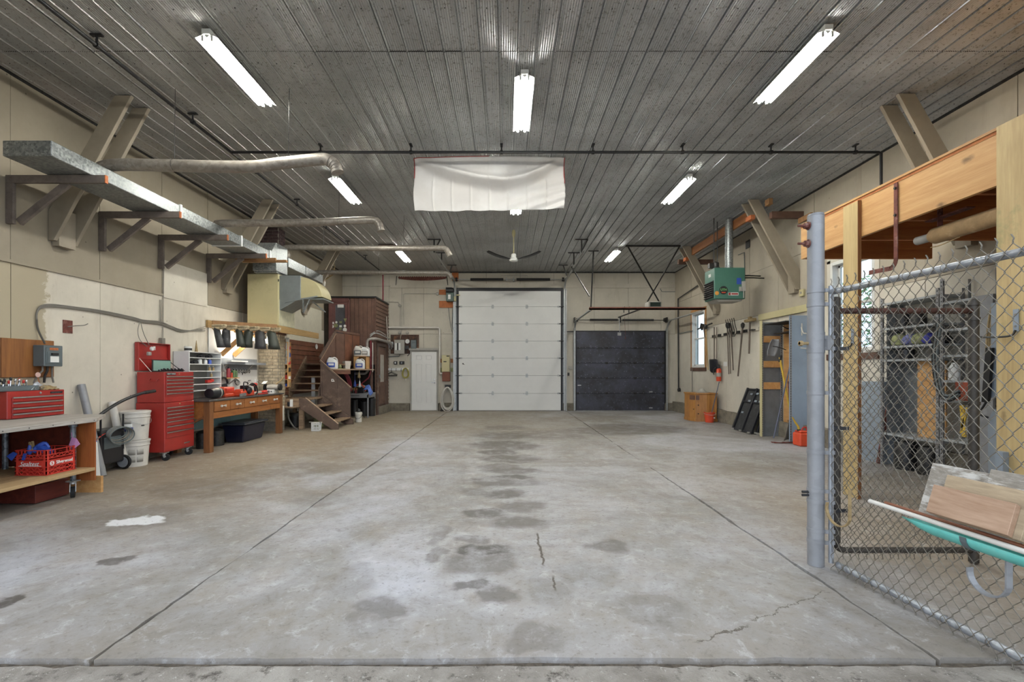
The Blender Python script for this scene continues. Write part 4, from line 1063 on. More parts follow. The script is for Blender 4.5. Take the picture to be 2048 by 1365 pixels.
o = m.build('nail_heads', M_darksteel, g); o['kind']='stuff'
# low box under the cart
m = MB(); m.box(-5.5,-4.98,4.92,5.3,.012,.20); 
single(m,'low_crate',wood('dark_red_box_wood','4d1812','6e2b1d','y',1,.7),'dark red wooden box on the floor below the rolling workbench','box',bev=.004)
m = MB(); m.box(-5.4,-4.72,5.42,5.45,.0,.19); single(m,'wood_offcut',M_ply,'pale plywood offcut standing behind the workbench caster','board')
# red four drawer chest on the cart
RX0,RX1,RY0,RY1,RZ0,RZ1 = -5.76,-5.45,5.08,5.74,.885,1.19
g = thing('tool_chest','low red four drawer tool chest on the rolling workbench','tool chest',(-5.6,5.4,RZ0))
m = MB(); m.box(RX0,RX1,RY0,RY1,RZ0,RZ1); m.build('body', M_red, g, bev=.006)
for i in range(4):
    z = RZ1-.075-i*.062; m = MB(); m.box(RX1,RX1+.010,RY0+.045,RY1-.04,z-.040,z+.006); d = m.build('drawer', M_red, g, bev=.003)
    m = MB(); m.prism([(RX1+.010,z-.002),(RX1+.022,z-.002),(RX1+.026,z+.012),(RX1+.012,z+.014)],1,RY0+.045,RY1-.04); m.build('pull_rail', M_chrome, d)
m = MB(); m.lathe([(.013,0),(.013,.006),(.006,.007)],(RX1+.001,RY0+.36,RZ1-.028),'x',14); m.build('lock', M_chrome, g)
m = MB(); m.box(RX1+.001,RX1+.005,RY0+.48,RY0+.63,RZ1-.042,RZ1-.02); pl = m.build('badge', M_blackplastic, g); text('MASTERCRAFT',.016,(RX1+.0055,RY0+.555,RZ1-.031),'+x',M_chrome,pl,'badge_lettering',width=.13)
# things on the red chest
m = MB(); m.prism([(5.0,1.192),(5.44,1.192),(5.42,1.255),(5.02,1.255)],0,-5.72,-5.47); 
g = thing('tool_tray','open grey plastic tray of hand tools on the low red chest','tool tray',(-5.6,5.2,1.192))
m = MB(); m.box(-5.72,-5.47,4.98,5.45,1.192,1.2); m.box(-5.72,-5.705,4.98,5.45,1.2,1.26); m.box(-5.485,-5.47,4.98,5.45,1.2,1.25); m.box(-5.705,-5.485,5.435,5.45,1.2,1.25); m.box(-5.705,-5.485,4.98,4.995,1.2,1.25); m.build('tray_body', M_elec, g, bev=.003)
rr = random.Random(8)
M_toolcols = [M_blackplastic,M_chrome,M_redplastic,M_grey,M_darksteel]
for i in range(16):
    y = 5.02+i*.027; x = -5.69+rr.random()*.15; c_ = M_toolcols[rr.choice([0,0,1,1,2,4])]
    t_ = thing('screwdriver','small hand tool standing in the grey tray on the red chest','tool',(x,y,1.205),'hand tools in the grey tray')
    h = .06+rr.random()*.045; q = Vector((rr.uniform(-.01,.01),rr.uniform(-.015,.015),h))
    m = MB(); m.cyl((x,y,1.206),Vector((x,y,1.206))+q,.006,seg=6); m.build('shank', M_chrome, t_)
    p = Vector((x,y,1.206))+q; m = MB(); m.lathe([(.008,0),(.012,.01),(.011,.03),(.006,.038)],p,seg=8); m.build('handle', c_, t_, smooth=True)
m = MB(); m.tube(bez([(-5.70,5.05,1.27),(-5.68,5.07,1.33),(-5.66,5.17,1.335),(-5.64,5.23,1.27)],5),.006,6); m.beam((-5.63,4.98,1.30),(-5.62,5.06,1.31),.06,.01); single(m,'hacksaw',M_blackplastic,'black framed saw lying in the grey tool tray','tool')
m = MB(); m.grid(lambda u,v:(-5.52+.02*math.sin(6*v), 5.43+u*.10+v*.02, 1.195+v*.075+.02*math.sin(5*u)),8,8); single(m,'crumpled_rag',paint('pale_cloth','c3c6cc',.9,var=.2,scale=20),'crumpled pale rag beside the tool tray','cloth',smooth=True,solid=.004)
for k in range(2):
    def glove(u,v,k=k):
        return (-5.50-.03*k+.10*(v-.5)*(1-.5*u), 5.48+u*.22, 1.197+.022*k+.022*math.sin(math.pi*v)*math.sin(math.pi*min(1,u*1.05))+.004*math.sin(20*u))
    m = MB(); m.grid(glove,20,8); g_=single(m,'work_glove',M_brass,['tan leather work glove on the red chest, lower one','tan leather work glove on the red chest, upper one'][k],'glove','tan gloves on the red chest',smooth=True,solid=.012)
m = MB(); m.tube([(-5.47,5.36,1.2),(-5.46,5.38,1.235),(-5.47,5.41,1.2),(-5.46,5.44,1.24),(-5.47,5.47,1.21),(-5.46,5.5,1.24)],.004,5); single(m,'bent_wire',M_chrome,'bent silver wire at the edge of the low red chest','wire')
m = MB(); m.lathe([(.030,0),(.032,.004),(.030,.008)],(WX+.10,5.66,1.37),'x',20); g = single(m,'paddle_disc',paint('pinkish_disc','c9a9a0',.6),'small pinkish disc on a rod before the brown board','disc')
m = MB(); m.cyl((WX+.103,5.66,1.34),(WX+.12,5.68,1.215),.004); m.build('rod', M_endgrain, g)

# brown board and disconnect switch
m = MB(); m.box(WX,WX+.02,5.33,5.95,1.34,1.80); single(m,'backing_board',M_board,'brown plywood board behind the grey switch box on the left wall','board',bev=.003)
g = thing('disconnect_switch','grey electrical disconnect box on the brown plywood board','electrical box',(WX+.08,5.8,1.46))
ex = WX+.021
m = MB(); m.box(ex,ex+.14,5.68,5.92,1.475,1.735); m.build('enclosure', M_elec, g, bev=.006)
m = MB(); m.prism([(5.70,1.5),(5.90,1.5),(5.90,1.71),(5.70,1.71)],0,ex+.14,ex+.148); m.box(ex+.148,ex+.156,5.715,5.885,1.515,1.655); m.build('cover', M_elec, g, bev=.003)
m = MB(); m.box(ex+.1565,ex+.158,5.74,5.85,1.525,1.60); m.build('paper_label', M_paper, g)
m = MB(); m.box(ex+.1565,ex+.175,5.75,5.83,1.615,1.64); m.build('switch_toggle', M_black, g)
m = MB(); m.lathe([(.012,0),(.012,.002)],(ex+.149,5.79,1.69),'x',12); m.box(ex+.148,ex+.150,5.74,5.85,1.675,1.705); m.build('rating_badge', M_endgrain, g)
for i,(ya,yb) in enumerate(((5.73,5.66),(5.79,5.79),(5.85,5.91))):
    m = MB(); m.tube([(ex+.07,ya,1.475),(ex+.07,ya,1.42),(ex+.04,(ya+yb)/2,1.36),(ex+.03,yb,1.27)],.013 if i==1 else .010,8); m.build('conduit', M_cable if i!=1 else M_darksteel, g, smooth=True)
def onwall(px_,py_,off=.02): p = px_x(px_,py_,WX); return Vector((WX+off,p.y,p.z))
# cable bundle
for j in range(3):
    P = bez([onwall(77,688,.08),onwall(73,660,.02),onwall(70,640),onwall(71,625),onwall(80,612+j*2),onwall(100,609.5+j*2),onwall(140,614+j*1.5),onwall(200,622+j*2),onwall(262,635+j*2),onwall(285,641+j*2),onwall(318,644+j*2.5),onwall(340,653+j*2),onwall(365,661+j*1.5),onwall(408,662-j*4)],5)
    m = MB(); m.tube(P,.010,6); single(m,'wall_cable',M_cable,['grey cable arching along the left wall, top strand','grey cable arching along the left wall, middle strand','grey cable arching along the left wall, bottom strand'][j],'cable',smooth=True)
for j,(a,b_,lab) in enumerate((((317,600),(318,645),'thin cable dropping from the wall seam to the grey cables'),((323,535),(322,676),'pair of thin cables dropping to the small box above the red chest'))):
    m = MB(); m.cyl(onwall(*a),onwall(*b_),.004,seg=6); m.cyl(onwall(a[0]+2.5,a[1]),onwall(b_[0]+2,b_[1]),.004,seg=6); single(m,'wall_cable',M_cable,lab,'cable')
m = MB(); a = onwall(317,690,.0); bq = onwall(324,677,.0); m.box(WX,WX+.06,a.y,bq.y,a.z,bq.z); single(m,'outlet_box',M_cable,'small grey outlet box on the wall above the open red lid','electrical box',bev=.005)
g = thing('hanging_plug','white round plug on looped cords before the open red lid','plug',onwall(283,706,.1))
m = MB(); m.tube(bez([onwall(276,643,.03),onwall(268,662,.06),onwall(267,680,.1),onwall(279,694,.12)],5),.005,6); m.tube(bez([onwall(277,643,.03),onwall(280,668,.06),onwall(283,690,.12)],5),.005,6); m.build('cord', M_cable, g, smooth=True)
c=onwall(287,698,.12); m = MB(); m.lathe([(.03,0),(.035,.01),(.03,.03)],c,'x',16); m.build('round_plug', M_white, g, smooth=True)
c=onwall(283,708,.12); m = MB(); m.obox(c,(.05,.06,.06)); m.build('plug_block', M_elec2, g, bev=.01)
g = thing('outlet_plate','square dark plate with a stub of wire on the left wall','plate',onwall(134,653,0))
a = onwall(125.5,666,0); bq = onwall(144.5,642,0); m = MB(); m.box(WX-.002,WX+.006,a.y,bq.y,a.z,bq.z); m.build('plate', M_rust, g)
m = MB(); m.tube(bez([onwall(134,654,.01),onwall(144,652,.05),onwall(158,651,.07),onwall(167,648,.06)],4),.006,6); m.build('wire_stub', M_cable, g)
# pvc pipes leaning against the wall
def lean(a, b_, r, mat, name, lab, cat, seg=16):
    m = MB(); d=(Vector(b_)-Vector(a)).normalized(); m.tube([a,b_],r,seg,cap=False); m.tube([Vector(b_),Vector(a)],r*.86,seg,cap=False)
    o = single(m,name,mat,lab,cat,smooth=True); return o
pa = px_z(186,915,0.0); lean(Vector((-5.42,6.25,.004)),onwall(155,770,.05),.045,M_pole,'plastic_pipe','grey plastic pipe leaning on the left wall, left one','pipe')
lean(Vector((-5.54,6.77,.004)),onwall(216,804,.06),.05,M_pvc,'plastic_pipe','white plastic pipe leaning on the left wall, right one','pipe')
g = thing('traffic_cone_post','white tapered post standing beside the black welder','post',(-5.30,6.0,0))
m = MB(); m.lathe([(.055,0),(.052,.05),(.022,.48),(.018,.5)],(-5.30,6.0,0.001),seg=16); m.build('post_body', M_white, g, smooth=True)
m = MB(); m.lathe([(.018,0),(.010,.02)],(-5.30,6.0,.5015),seg=12); m.build('post_tip', M_blue, g)

# black welder on wheels
wxc, wy = -5.62, 6.51
g = thing('welder','black wheeled battery charger or welder with coiled cables by the buckets','welder',(wxc,wy,0))
m = MB(); m.box(wxc-.15,wxc+.12,wy-.20,wy+.2,.12,.60); m.build('case', M_blackplastic, g, bev=.02)
m = MB()
for i in range(9): m.box(wxc-.13,wxc+.08,wy-.212,wy-.201,.16+i*.03,.172+i*.03)
o = m.build('vent_ribs', M_elec, g); o['kind']='stuff'
m = MB(); m.box(wxc+.121,wxc+.125,wy-.15,wy+.13,.34,.5); m.build('rating_label', M_elec, g)
for i,(x,y) in enumerate(((wxc+.12,wy-.20),(wxc+.12,wy+.17))):
    m = MB(); m.cyl((x,y,.3),(x,y,.80),.012,seg=8); m.build('handle_bar', M_black, g)
m = MB(); m.tube([(wxc+.12,wy-.2,.56),(wxc+.14,wy,.60),(wxc+.12,wy+.17,.56)],.012,8); m.build('cross_bar', M_black, g)
for (y) in (wy-.23,wy+.21):
    m = MB(); m.lathe([(.035,-.025),(.095,-.02),(.105,0),(.095,.02),(.035,.025)],(wxc+.1,y,.105),'y',22); wq = m.build('wheel', M_blackrub, g, smooth=True)
    m = MB(); m.lathe([(.078,-.027),(.068,-.03),(.05,-.026)],(wxc+.1,y,.105),'y',16); m.build('wheel_hub', M_grey, wq, smooth=True)
for j in range(5):
    P=[]; 
    for i in range(24):
        t_=2*math.pi*i/24; P.append((wxc+.155+.012*j, wy+.02+(.17+.01*j)*math.cos(t_)+.01*j, .55+(.085+.008*j)*math.sin(t_)-.012*j))
    m = MB(); m.tube(P,.008,6,closed=True); m.build('cable_loop', M_cable if j%2 else M_elec, g, smooth=True)
for s,(c_) in enumerate((M_redplastic,M_cable)):
    m = MB(); m.tube(bez([(wxc+.13,wy-.1,.58),(wxc+.12,wy-.22,.52),(wxc+.10,wy-.30-.03*s,.44)],5),.009,6); m.build('clamp_lead', c_, g, smooth=True)
    m = MB(); m.beam((wxc+.10,wy-.30-.03*s,.44),(wxc+.08,wy-.40-.02*s,.38),.02,.03); m.beam((wxc+.12,wy-.31-.03*s,.44),(wxc+.11,wy-.40-.02*s,.40),.012,.02); m.build('clamp_jaw', M_chrome, g)
P = bez([(-5.45,6.05,.62),(-5.42,6.2,.82),(-5.40,6.5,.98),(-5.39,6.85,1.08),(-5.38,7.12,1.11)],7)
m = MB(); m.tube(P,.022,10); g=single(m,'black_hose',M_blackplastic,'thick black hose arching from the workbench over the buckets','hose',smooth=True)
m = MB(); m.cyl(P[-6],P[-1],.026,seg=12); m.build('hose_cuff', M_darksteel, g, smooth=True)
# stacked buckets
def bucket(x,y,z,r,h,lab,mat,lid=True,tex=0,r0=None):
    g = thing('bucket',lab,'bucket',(x,y,z))
    r0 = r0 or r*.86
    prof=[(r0,0),(r0+(r-r0)*.8,h*.78),(r*1.02,h*.80),(r*1.02,h*.82),(r,h*.83),(r*1.0,h*.92),(r*1.04,h*.93),(r*1.04,h*.97),(r*.9,h)]
    m = MB(); m.lathe(prof,(x,y,z),seg=28); m.build('bucket_body', mat, g, smooth=True)
    m = MB(); m.lathe([(r*1.06,h*.955),(r*1.06,h*1.0),(r*1.0,h*1.015),(r*.98,h*.995),(.01,h*.995)],(x,y,z),seg=28); m.build('lid', mat, g, smooth=True)
    return g
bxx,byy = -5.56,6.97
g = bucket(bxx,byy,0.001,.178,.385,'lower white bucket with printed grey panels, stacked beside the red cabinet',M_pvc)
def wrap(g,x,y,z0,z1,r,a0,a1,mat,name,dr=.002):
    m = MB(); m.grid(lambda u,v:(x+(r+dr)*math.cos(R(a0+(a1-a0)*u)),y+(r+dr)*math.sin(R(a0+(a1-a0)*u)),z0+(z1-z0)*v),10,1); return m.build(name,mat,g,smooth=True,solid=.001)
for k in range(3):
    for q in range(2): wrap(g,bxx,byy,.07+q*.11,.15+q*.11,(.161 if q==0 else .170),-112+k*34,-84+k*34,M_elec2,'printed_panel')
g = bucket(bxx,byy,.395,.185,.42,'upper white bucket with a blue label, stacked beside the red cabinet',M_pvc)
wrap(g,bxx,byy,.52,.64,.176,-100,-62,M_paper,'label_field'); wrap(g,bxx,byy,.53,.59,.178,-98,-58,paint('label_violet_blue','41457f',.5),'label_band'); 
wrap(g,bxx,byy,.645,.675,.181,-100,-66,M_elec2,'label_print'); wrap(g,bxx,byy,.60,.615,.178,-28,-14,M_black,'size_mark')
m = MB(); P=[(bxx+.192*math.cos(R(a)),byy+.192*math.sin(R(a)),.76-.14*math.sin(R(a+100))) for a in range(-100,81,12)]; m.tube(P,.003,5); m.build('bail_handle', M_track, g)

# tall red tool cabinet
TX0,TX1,TY0,TY1 = WX+.03,-5.325,7.25,7.94
g = thing('tool_cabinet','tall two part red tool chest on casters with its lid open','tool chest',(-5.6,7.7,0))
m = MB(); m.box(TX0,TX1,TY0,TY1,.14,.915); m.build('lower_cabinet', M_red, g, bev=.006)
m = MB(); m.box(TX0+.01,TX1-.005,TY0+.005,TY1-.005,.92,1.40); up = m.build('upper_chest', M_red, g, bev=.006)
def drawers(zlist,x,par):
    for (z,h) in zlist:
        m = MB(); m.box(x+.0005,x+.010,TY0+.035,TY1-.035,z-h,z-.004); d=m.build('drawer', M_red, g, bev=.003)
        m = MB(); m.prism([(x+.010,z-.018),(x+.026,z-.018),(x+.030,z-.004),(x+.012,z-.001)],1,TY0+.035,TY1-.035); m.build('pull_rail', M_chrome, d)
drawers([(1.335-i*.054,.052) for i in range(6)],TX1-.005,None)
drawers([(.845,.05),(.79,.05),(.737,.05),(.682,.05),(.62,.065),(.545,.08),(.455,.10)],TX1,None)
m = MB(); m.box(TX1-.004,TX1-.001,TY0+.05,TY0+.25,1.35,1.39); p_=m.build('badge', M_blackplastic, g); text('GRAY TOOLS',.03,(TX1-.0,TY0+.15,1.369),'+x',M_paper,p_,'badge_lettering',width=.18)
m = MB(); m.lathe([(.014,0),(.014,.006)],(TX1-.004,TY0+.33,1.37),'x',12); m.build('lock', M_brass, g)
m = MB(); m.lathe([(.014,0),(.014,.006)],(TX1+.001,TY0+.34,.885),'x',12); m.build('lock', M_brass, g)
m = MB(); m.box(TX1+.001,TX1+.004,TY0+.44,TY0+.58,.215,.235); m.build('badge', M_chrome, g)
m = MB(); m.box(TX1+.001,TX1+.006,TY0+.02,TY1-.02,.165,.172); m.build('base_trim', M_pink if False else M_red, g)
m = MB(); m.tube([(TX0+.22,TY0-.012,1.285),(TX0+.23,TY0-.03,1.25),(TX0+.34,TY0-.03,1.25),(TX0+.35,TY0-.012,1.285)],.006,6); m.cyl((TX0+.22,TY0+.004,1.285),(TX0+.22,TY0-.014,1.285),.012,seg=8); m.cyl((TX0+.35,TY0+.004,1.285),(TX0+.35,TY0-.014,1.285),.012,seg=8); m.build('side_handle', M_red, g)
# open lid standing against the wall
m = MB(); m.box(TX0-.02,TX0-.005,TY0,TY1-.0,1.42,1.87); m.box(TX0-.005,TX0+.045,TY0,TY0+.012,1.42,1.87); m.box(TX0-.005,TX0+.045,TY1-.012,TY1,1.42,1.87); m.box(TX0-.005,TX0+.045,TY0,TY1,1.858,1.87); m.box(TX0-.005,TX0+.006,TY0+.012,TY1-.012,1.60,1.63); lid=m.build('lid', M_red, g, bev=.003)
m = MB(); m.box(TX0-.004,TX0-.002,TY0+.36,TY0+.41,1.76,1.82); m.build('sticker', M_paper, lid)
m = MB(); m.box(TX0-.004,TX0+.0,TY0+.378,TY0+.392,1.765,1.79); m.build('sticker_print', M_red, lid)
for (x,y,a) in ((TX1-.06,TY0+.08,.2),(TX1-.06,TY1-.08,.2),(TX0+.06,TY0+.08,0),(TX0+.06,TY1-.08,0)): caster(g,x,y,.055,a,.138)
m = MB(); m.beam((TX0+.02,TY0+.04,1.62),(TX0+.12,TY0+.16,1.40),.02,.008); m.build('lid_stay', M_pvc, g)
g = thing('socket_case','green tray lid standing in the open red cabinet','tool case',(-5.7,7.7,1.405))
m = MB(); m.box(TX0+.10,TX0+.115,TY0+.19,TY0+.60,1.405,1.60); m.build('case_lid', M_darksteel, g, bev=.004)
m = MB(); m.box(TX0+.116,TX0+.12,TY0+.205,TY0+.585,1.42,1.585); m.build('green_lining', paint('sea_green_lining','7fa598',.6,var=.05), g)
m = MB(); m.tube(bez([(TX0+.11,TY0+.6,1.56),(TX0+.2,TY0+.66,1.46),(TX0+.3,TY0+.67,1.42)],4),.006,6); m.build('cord', M_black, g)
for i in range(20):
    y = TY0+.12+i*.027; x=-5.50+.02*(i%3); h=.03+.012*((i*7)%3)
    m = MB(); m.lathe([(.010,0),(.012,.004),(.012,h),(.007,h+.002)],(x,y,1.405),seg=8); single(m,'socket',M_blackplastic,'small black socket standing along the open edge of the tall red chest','socket','sockets on top of the tall red chest',smooth=True)

# grey cubby shelf on the wall
SX1=-5.52; sy0,sy1,sz0,sz1 = 8.10,9.02,1.05,1.76
g = thing('cubby_shelf','white open wall shelf with five compartments right of the red chest','shelf',(WX,8.5,sz0))
m = MB(); m.box(WX,WX+.01,sy0,sy1,sz0,sz1); m.build('back', M_elec2, g)
for y in (sy0,sy1-.02):
    m = MB(); m.box(WX+.01,SX1,y,y+.02,sz0,sz1); m.build('side_panel', M_white, g, bev=.002)
shz=[1.052,1.165,1.285,1.405,1.53,1.645,1.745]
for z in shz:
    m = MB(); m.box(WX+.01,SX1,sy0+.021,sy1-.021,z,z+.014); m.build('shelf_board', M_white, g, bev=.002)
g = thing('paint_can','white paint can on top of the white wall shelf','can',(-5.66,8.28,1.76)); m=MB(); m.lathe([(.06,0),(.06,.08),(.063,.085),(.06,.09)],(-5.66,8.28,1.761),seg=18); m.build('can_body', M_paper, g, smooth=True); m=MB(); m.lathe([(.0605,.02),(.0605,.06)],(-5.66,8.28,1.761),seg=18,cap=False); m.build('label_band', M_darksteel, g, smooth=True)
m = MB(); m.lathe([(.028,0),(.022,.05),(.004,.21)],(-5.64,8.47,1.761),seg=10); single(m,'cone_nozzle',M_brass,'tan pointed cone standing on the white wall shelf','cone',smooth=True)
rr = random.Random(21)
def can(x,y,z,r,h,mat,lab,grp=None,name='can',cat='can',cap_=None):
    g = thing(name,lab,cat,(x,y,z),grp); m=MB(); m.lathe([(r,0),(r,h),(r*.85,h+.01),(r*.4,h+.02)],(x,y,z+.001),seg=14); m.build('can_body', mat, g, smooth=True)
    m=MB(); m.lathe([(r*.42,0),(r*.42,.025)],(x,y,z+h+.021),seg=10); m.build('cap', cap_ or M_white, g); return g
can(-5.57,8.46,1.545,.035,.07,M_paper,'white can in the white wall shelf, left of a pair'); can(-5.57,8.62,1.545,.03,.06,M_paper,'white can in the white wall shelf, right of a pair'); can(-5.57,8.74,1.545,.03,.06,M_blue,'small blue can in the white wall shelf')
for (y,z,lab) in ((8.5,1.66,'black power tool on the upper board of the white shelf'),(8.72,1.66,'second black power tool on the upper board of the white shelf'),(8.32,1.545,'flat black tool case in the white wall shelf')):
    m=MB(); m.tube(bez([(-5.58,y-.09,z+.02),(-5.58,y,z+.045),(-5.57,y+.06,z+.03),(-5.57,y+.09,z+.02)],4),[.02]*4+[.03]*5+[.015]*4,8); m.obox((-5.58,y,z+.022),(.08,.09,.038)); single(m,'power_tool',M_blackplastic,lab,'tool',smooth=True,bev=.004)
m=MB(); m.lathe([(.03,-.05),(.035,0),(.03,.05)],(-5.58,8.80,1.21+.025),'y',12); m.obox((-5.58,8.72,1.222),(.06,.12,.055)); single(m,'red_motor',M_redplastic,'red motor part in the lower white shelf compartment','tool',bev=.006)
for (y,z) in ((8.75,1.42),(8.86,1.42),(8.8,1.30)):
    can(-5.58,y,z,.022,.05,M_brass,'small tan bottle in the white wall shelf beside the red chest','bottles in the white shelf','bottle','bottle')
m=MB(); m.grid(lambda u,v:(SX1+.012+.01*math.sin(9*u),9.03+.09*u*(.3+v),1.56-.16*v),6,6); single(m,'hanging_rag',paint('grey_rag','8c8a85',.9,var=.2,scale=20),'small grey rag hanging at the end of the white shelf','cloth',smooth=True,solid=.004)

# wooden workbench with five drawers
BY0,BY1,BX1 = 8.0,10.62,-5.10
g = thing('workbench','long brown wooden workbench with five drawers and a dark top','workbench',(-5.45,9.3,0))
m = MB(); m.box(WX+.02,BX1+.015,BY0-.03,BY1+.03,.885,.915); m.build('worktop', paint('dark_grey_worktop','4c4a48',.35,var=.25,scale=7), g, bev=.004)
for (x,y) in ((BX1-.055,BY0+.06),(BX1-.055,BY1-.06),(WX+.09,BY0+.06),(WX+.09,BY1-.06)):
    m = MB(); m.box(x-.055,x+.055,y-.055,y+.055,0,.884); m.build('leg', M_benchv, g, bev=.004)
m = MB(); m.box(BX1-.05,BX1-.02,BY0+.116,BY1-.116,.66,.884); m.box(BX1-.048,BX1-.005,BY0+.116,BY1-.116,.58,.69); m.build('front_rail', M_bench, g, bev=.003)
m = MB(); m.box(WX+.05,BX1-.05,BY0+.02,BY0+.045,.58,.884); m.build('side_rail', M_bench, g)
m = MB(); m.box(WX+.05,BX1-.05,BY1-.045,BY1-.02,.58,.884); m.build('side_rail', M_bench, g)
dw=(BY1-BY0-.26)/5
for i in range(5):
    ya=BY0+.13+i*dw; m = MB(); m.box(BX1-.02,BX1+.002,ya+.008,ya+dw-.008,.70,.875); d=m.build('drawer', M_bench, g, bev=.004)
    m = MB(); yc=ya+dw*.5; m.cyl((BX1+.025,yc-.055,.79),(BX1+.025,yc+.055,.79),.008,seg=8)
    for s in (-1,1): m.lathe([(.01,.0),(.016,.03)],(BX1+.002,yc+s*.055,.79),'x',8); m.box(BX1+.012,BX1+.034,yc+s*.058-.01,yc+s*.058+.01,.77,.81)
    m.build('drawer_handle', M_pvc, d)
m = MB(); m.beam((BX1-.11,BY0+.03,.62),(-5.62,BY0+.03,.40),.05,.03); m.build('brace', M_benchv, g)
m = MB(); m.box(BX1-.02,BX1+.006,BY1+.0,BY1+.06,.28,.62); m.build('outlet_strip', M_pvc, g, label='white plastic strip on the leg')
m = MB(); m.box(WX,WX+.015,8.1,10.7,.32,.58); single(m,'blue_wall_board',paint('pale_blue_board','8fb3b3',.7,var=.08),'pale blue board on the wall beneath the workbench','board')
# white backboard with brackets above the bench
m = MB(); m.box(WX,WX+.012,9.06,10.82,.95,2.30); single(m,'pegboard',paint('bright_white_board','dcdad6',.6,var=.03),'bright white back board above the workbench','board')
g = thing('wall_shelf','long grey steel shelf on the white board above the workbench','shelf',(WX,9.9,1.5))
m = MB(); m.box(WX+.013,-5.58,9.08,10.80,1.565,1.58); m.box(WX+.013,WX+.02,9.08,10.80,1.44,1.68); m.box(-5.585,-5.575,9.08,10.80,1.55,1.60); m.build('shelf_tray', M_grey, g)
for y in (9.35,10.3):
    m = MB(); m.beam((WX+.02,y,1.36),(-5.6,y,1.56),.02,.02); m.build('bracket', M_elec2, g)
m = MB(); m.box(-5.62,-5.52,9.35,9.95,1.605,1.63); single(m,'folded_sheet',M_paper,'flat white sheet lying on the grey shelf above the bench','sheet')
g = thing('wall_shelf','short wooden shelf with bottles above the workbench','shelf',(WX,9.4,1.25)); m = MB(); m.box(WX+.013,-5.60,9.06,9.78,1.262,1.28); m.build('shelf_board', M_ply, g); 
for y in (9.15,9.7):
    m=MB(); m.beam((WX+.015,y,1.14),(-5.63,y,1.26),.02,.02); m.build('bracket', M_elec2, g)
can(-5.66,9.48,1.281,.035,.17,paint('crimson_can','a33a45',.4),'crimson spray can on the wooden shelf above the bench','cans on the bench shelf',name='spray_can',cap_=M_black)
can(-5.66,9.66,1.281,.033,.13,paint('olive_green_can','5d7a4c',.4),'green bottle on the wooden shelf above the bench, left of a pair',name='bottle',cap_=M_darksteel)
can(-5.66,9.75,1.281,.028,.12,paint('olive_green_can','5d7a4c',.4),'green bottle on the wooden shelf above the bench, right of a pair',name='bottle',cap_=M_darksteel)
can(-5.70,9.36,1.281,.024,.19,M_elec2,'tall thin grey tube on the wooden shelf above the bench',name='tube')
m=MB(); m.lathe([(.02,0),(.02,.09),(.014,.10)],(-5.64,9.56,1.281),seg=12); single(m,'red_bottle',M_orange,'short orange bottle on the bench shelf beside the crimson can','bottle',smooth=True)
m=MB(); m.tube([(-5.66,9.10,1.29),(-5.66,9.2,1.30),(-5.68,9.27,1.29)],.012,6); m.cyl((-5.66,9.14,1.30),(-5.68,9.2,1.38),.004); single(m,'pliers',M_redplastic,'red handled pliers at the left end of the bench shelf','tool')
for i in range(8):
    y = 9.72+i*.10; g=thing('hanging_tool','small metal tool hanging on the white board above the bench','tool',(WX+.05,y,1.44),'tools hung below the grey shelf')
    m=MB(); P=[(WX+.05,y+.025*math.cos(t_),1.44-.035+.035*math.sin(t_)) for t_ in [k*.7 for k in range(9)]]; m.tube(P,.006,5,closed=True); m.build('ring', M_darksteel, g, smooth=True)
    m=MB(); m.cyl((WX+.05,y,1.44),(WX+.02,y,1.47),.004,seg=5); m.build('hook', M_chrome, g)
for k in range(4):
    P=[(WX+.05+.01*k,9.92+(.05+.008*k)*math.cos(t_),1.18+(.06)*math.sin(t_)-.01*k) for t_ in [j*.5236 for j in range(12)]]
m=MB(); 
for k in range(4): m.tube([(WX+.04+.012*k,9.92+(.045+.012*k)*math.cos(t_),1.20-.012*k+(.055)*math.sin(t_)) for t_ in [j*.5236 for j in range(12)]],.005,5,closed=True)
single(m,'wire_bundle',M_darksteel,'bundle of dark wire hanging right of the bench shelf','wire')
m=MB(); m.tube([(WX+.03,10.36,1.40),(WX+.03,10.30,1.385),(WX+.03,10.20,1.375),(WX+.03,10.18,1.33)],.007,6); single(m,'wall_hook',M_darksteel,'bent dark hook in the middle of the white board','hook')
m=MB(); m.tube([(WX+.03,10.42,1.20),(WX+.03,10.52,1.205)],.006,6); m.tube([(WX+.03,10.42,1.20),(WX+.03,10.42,1.185)],.005,6); single(m,'wall_pin',M_darksteel,'small dark pin below the bent hook on the white board','hook')
g=thing('wall_outlet','white outlet with plugged cords at the chimney edge','outlet',(WX+.02,10.74,1.15)); m=MB(); m.box(WX+.013,WX+.05,10.70,10.78,1.14,1.22); m.build('outlet_box', M_white, g, bev=.004); m=MB(); m.tube(bez([(WX+.055,10.75,1.17),(-5.6,10.76,1.08),(-5.6,10.78,.98),(-5.62,10.74,.93)],4),.008,6); m.build('cord', M_cable, g, smooth=True)

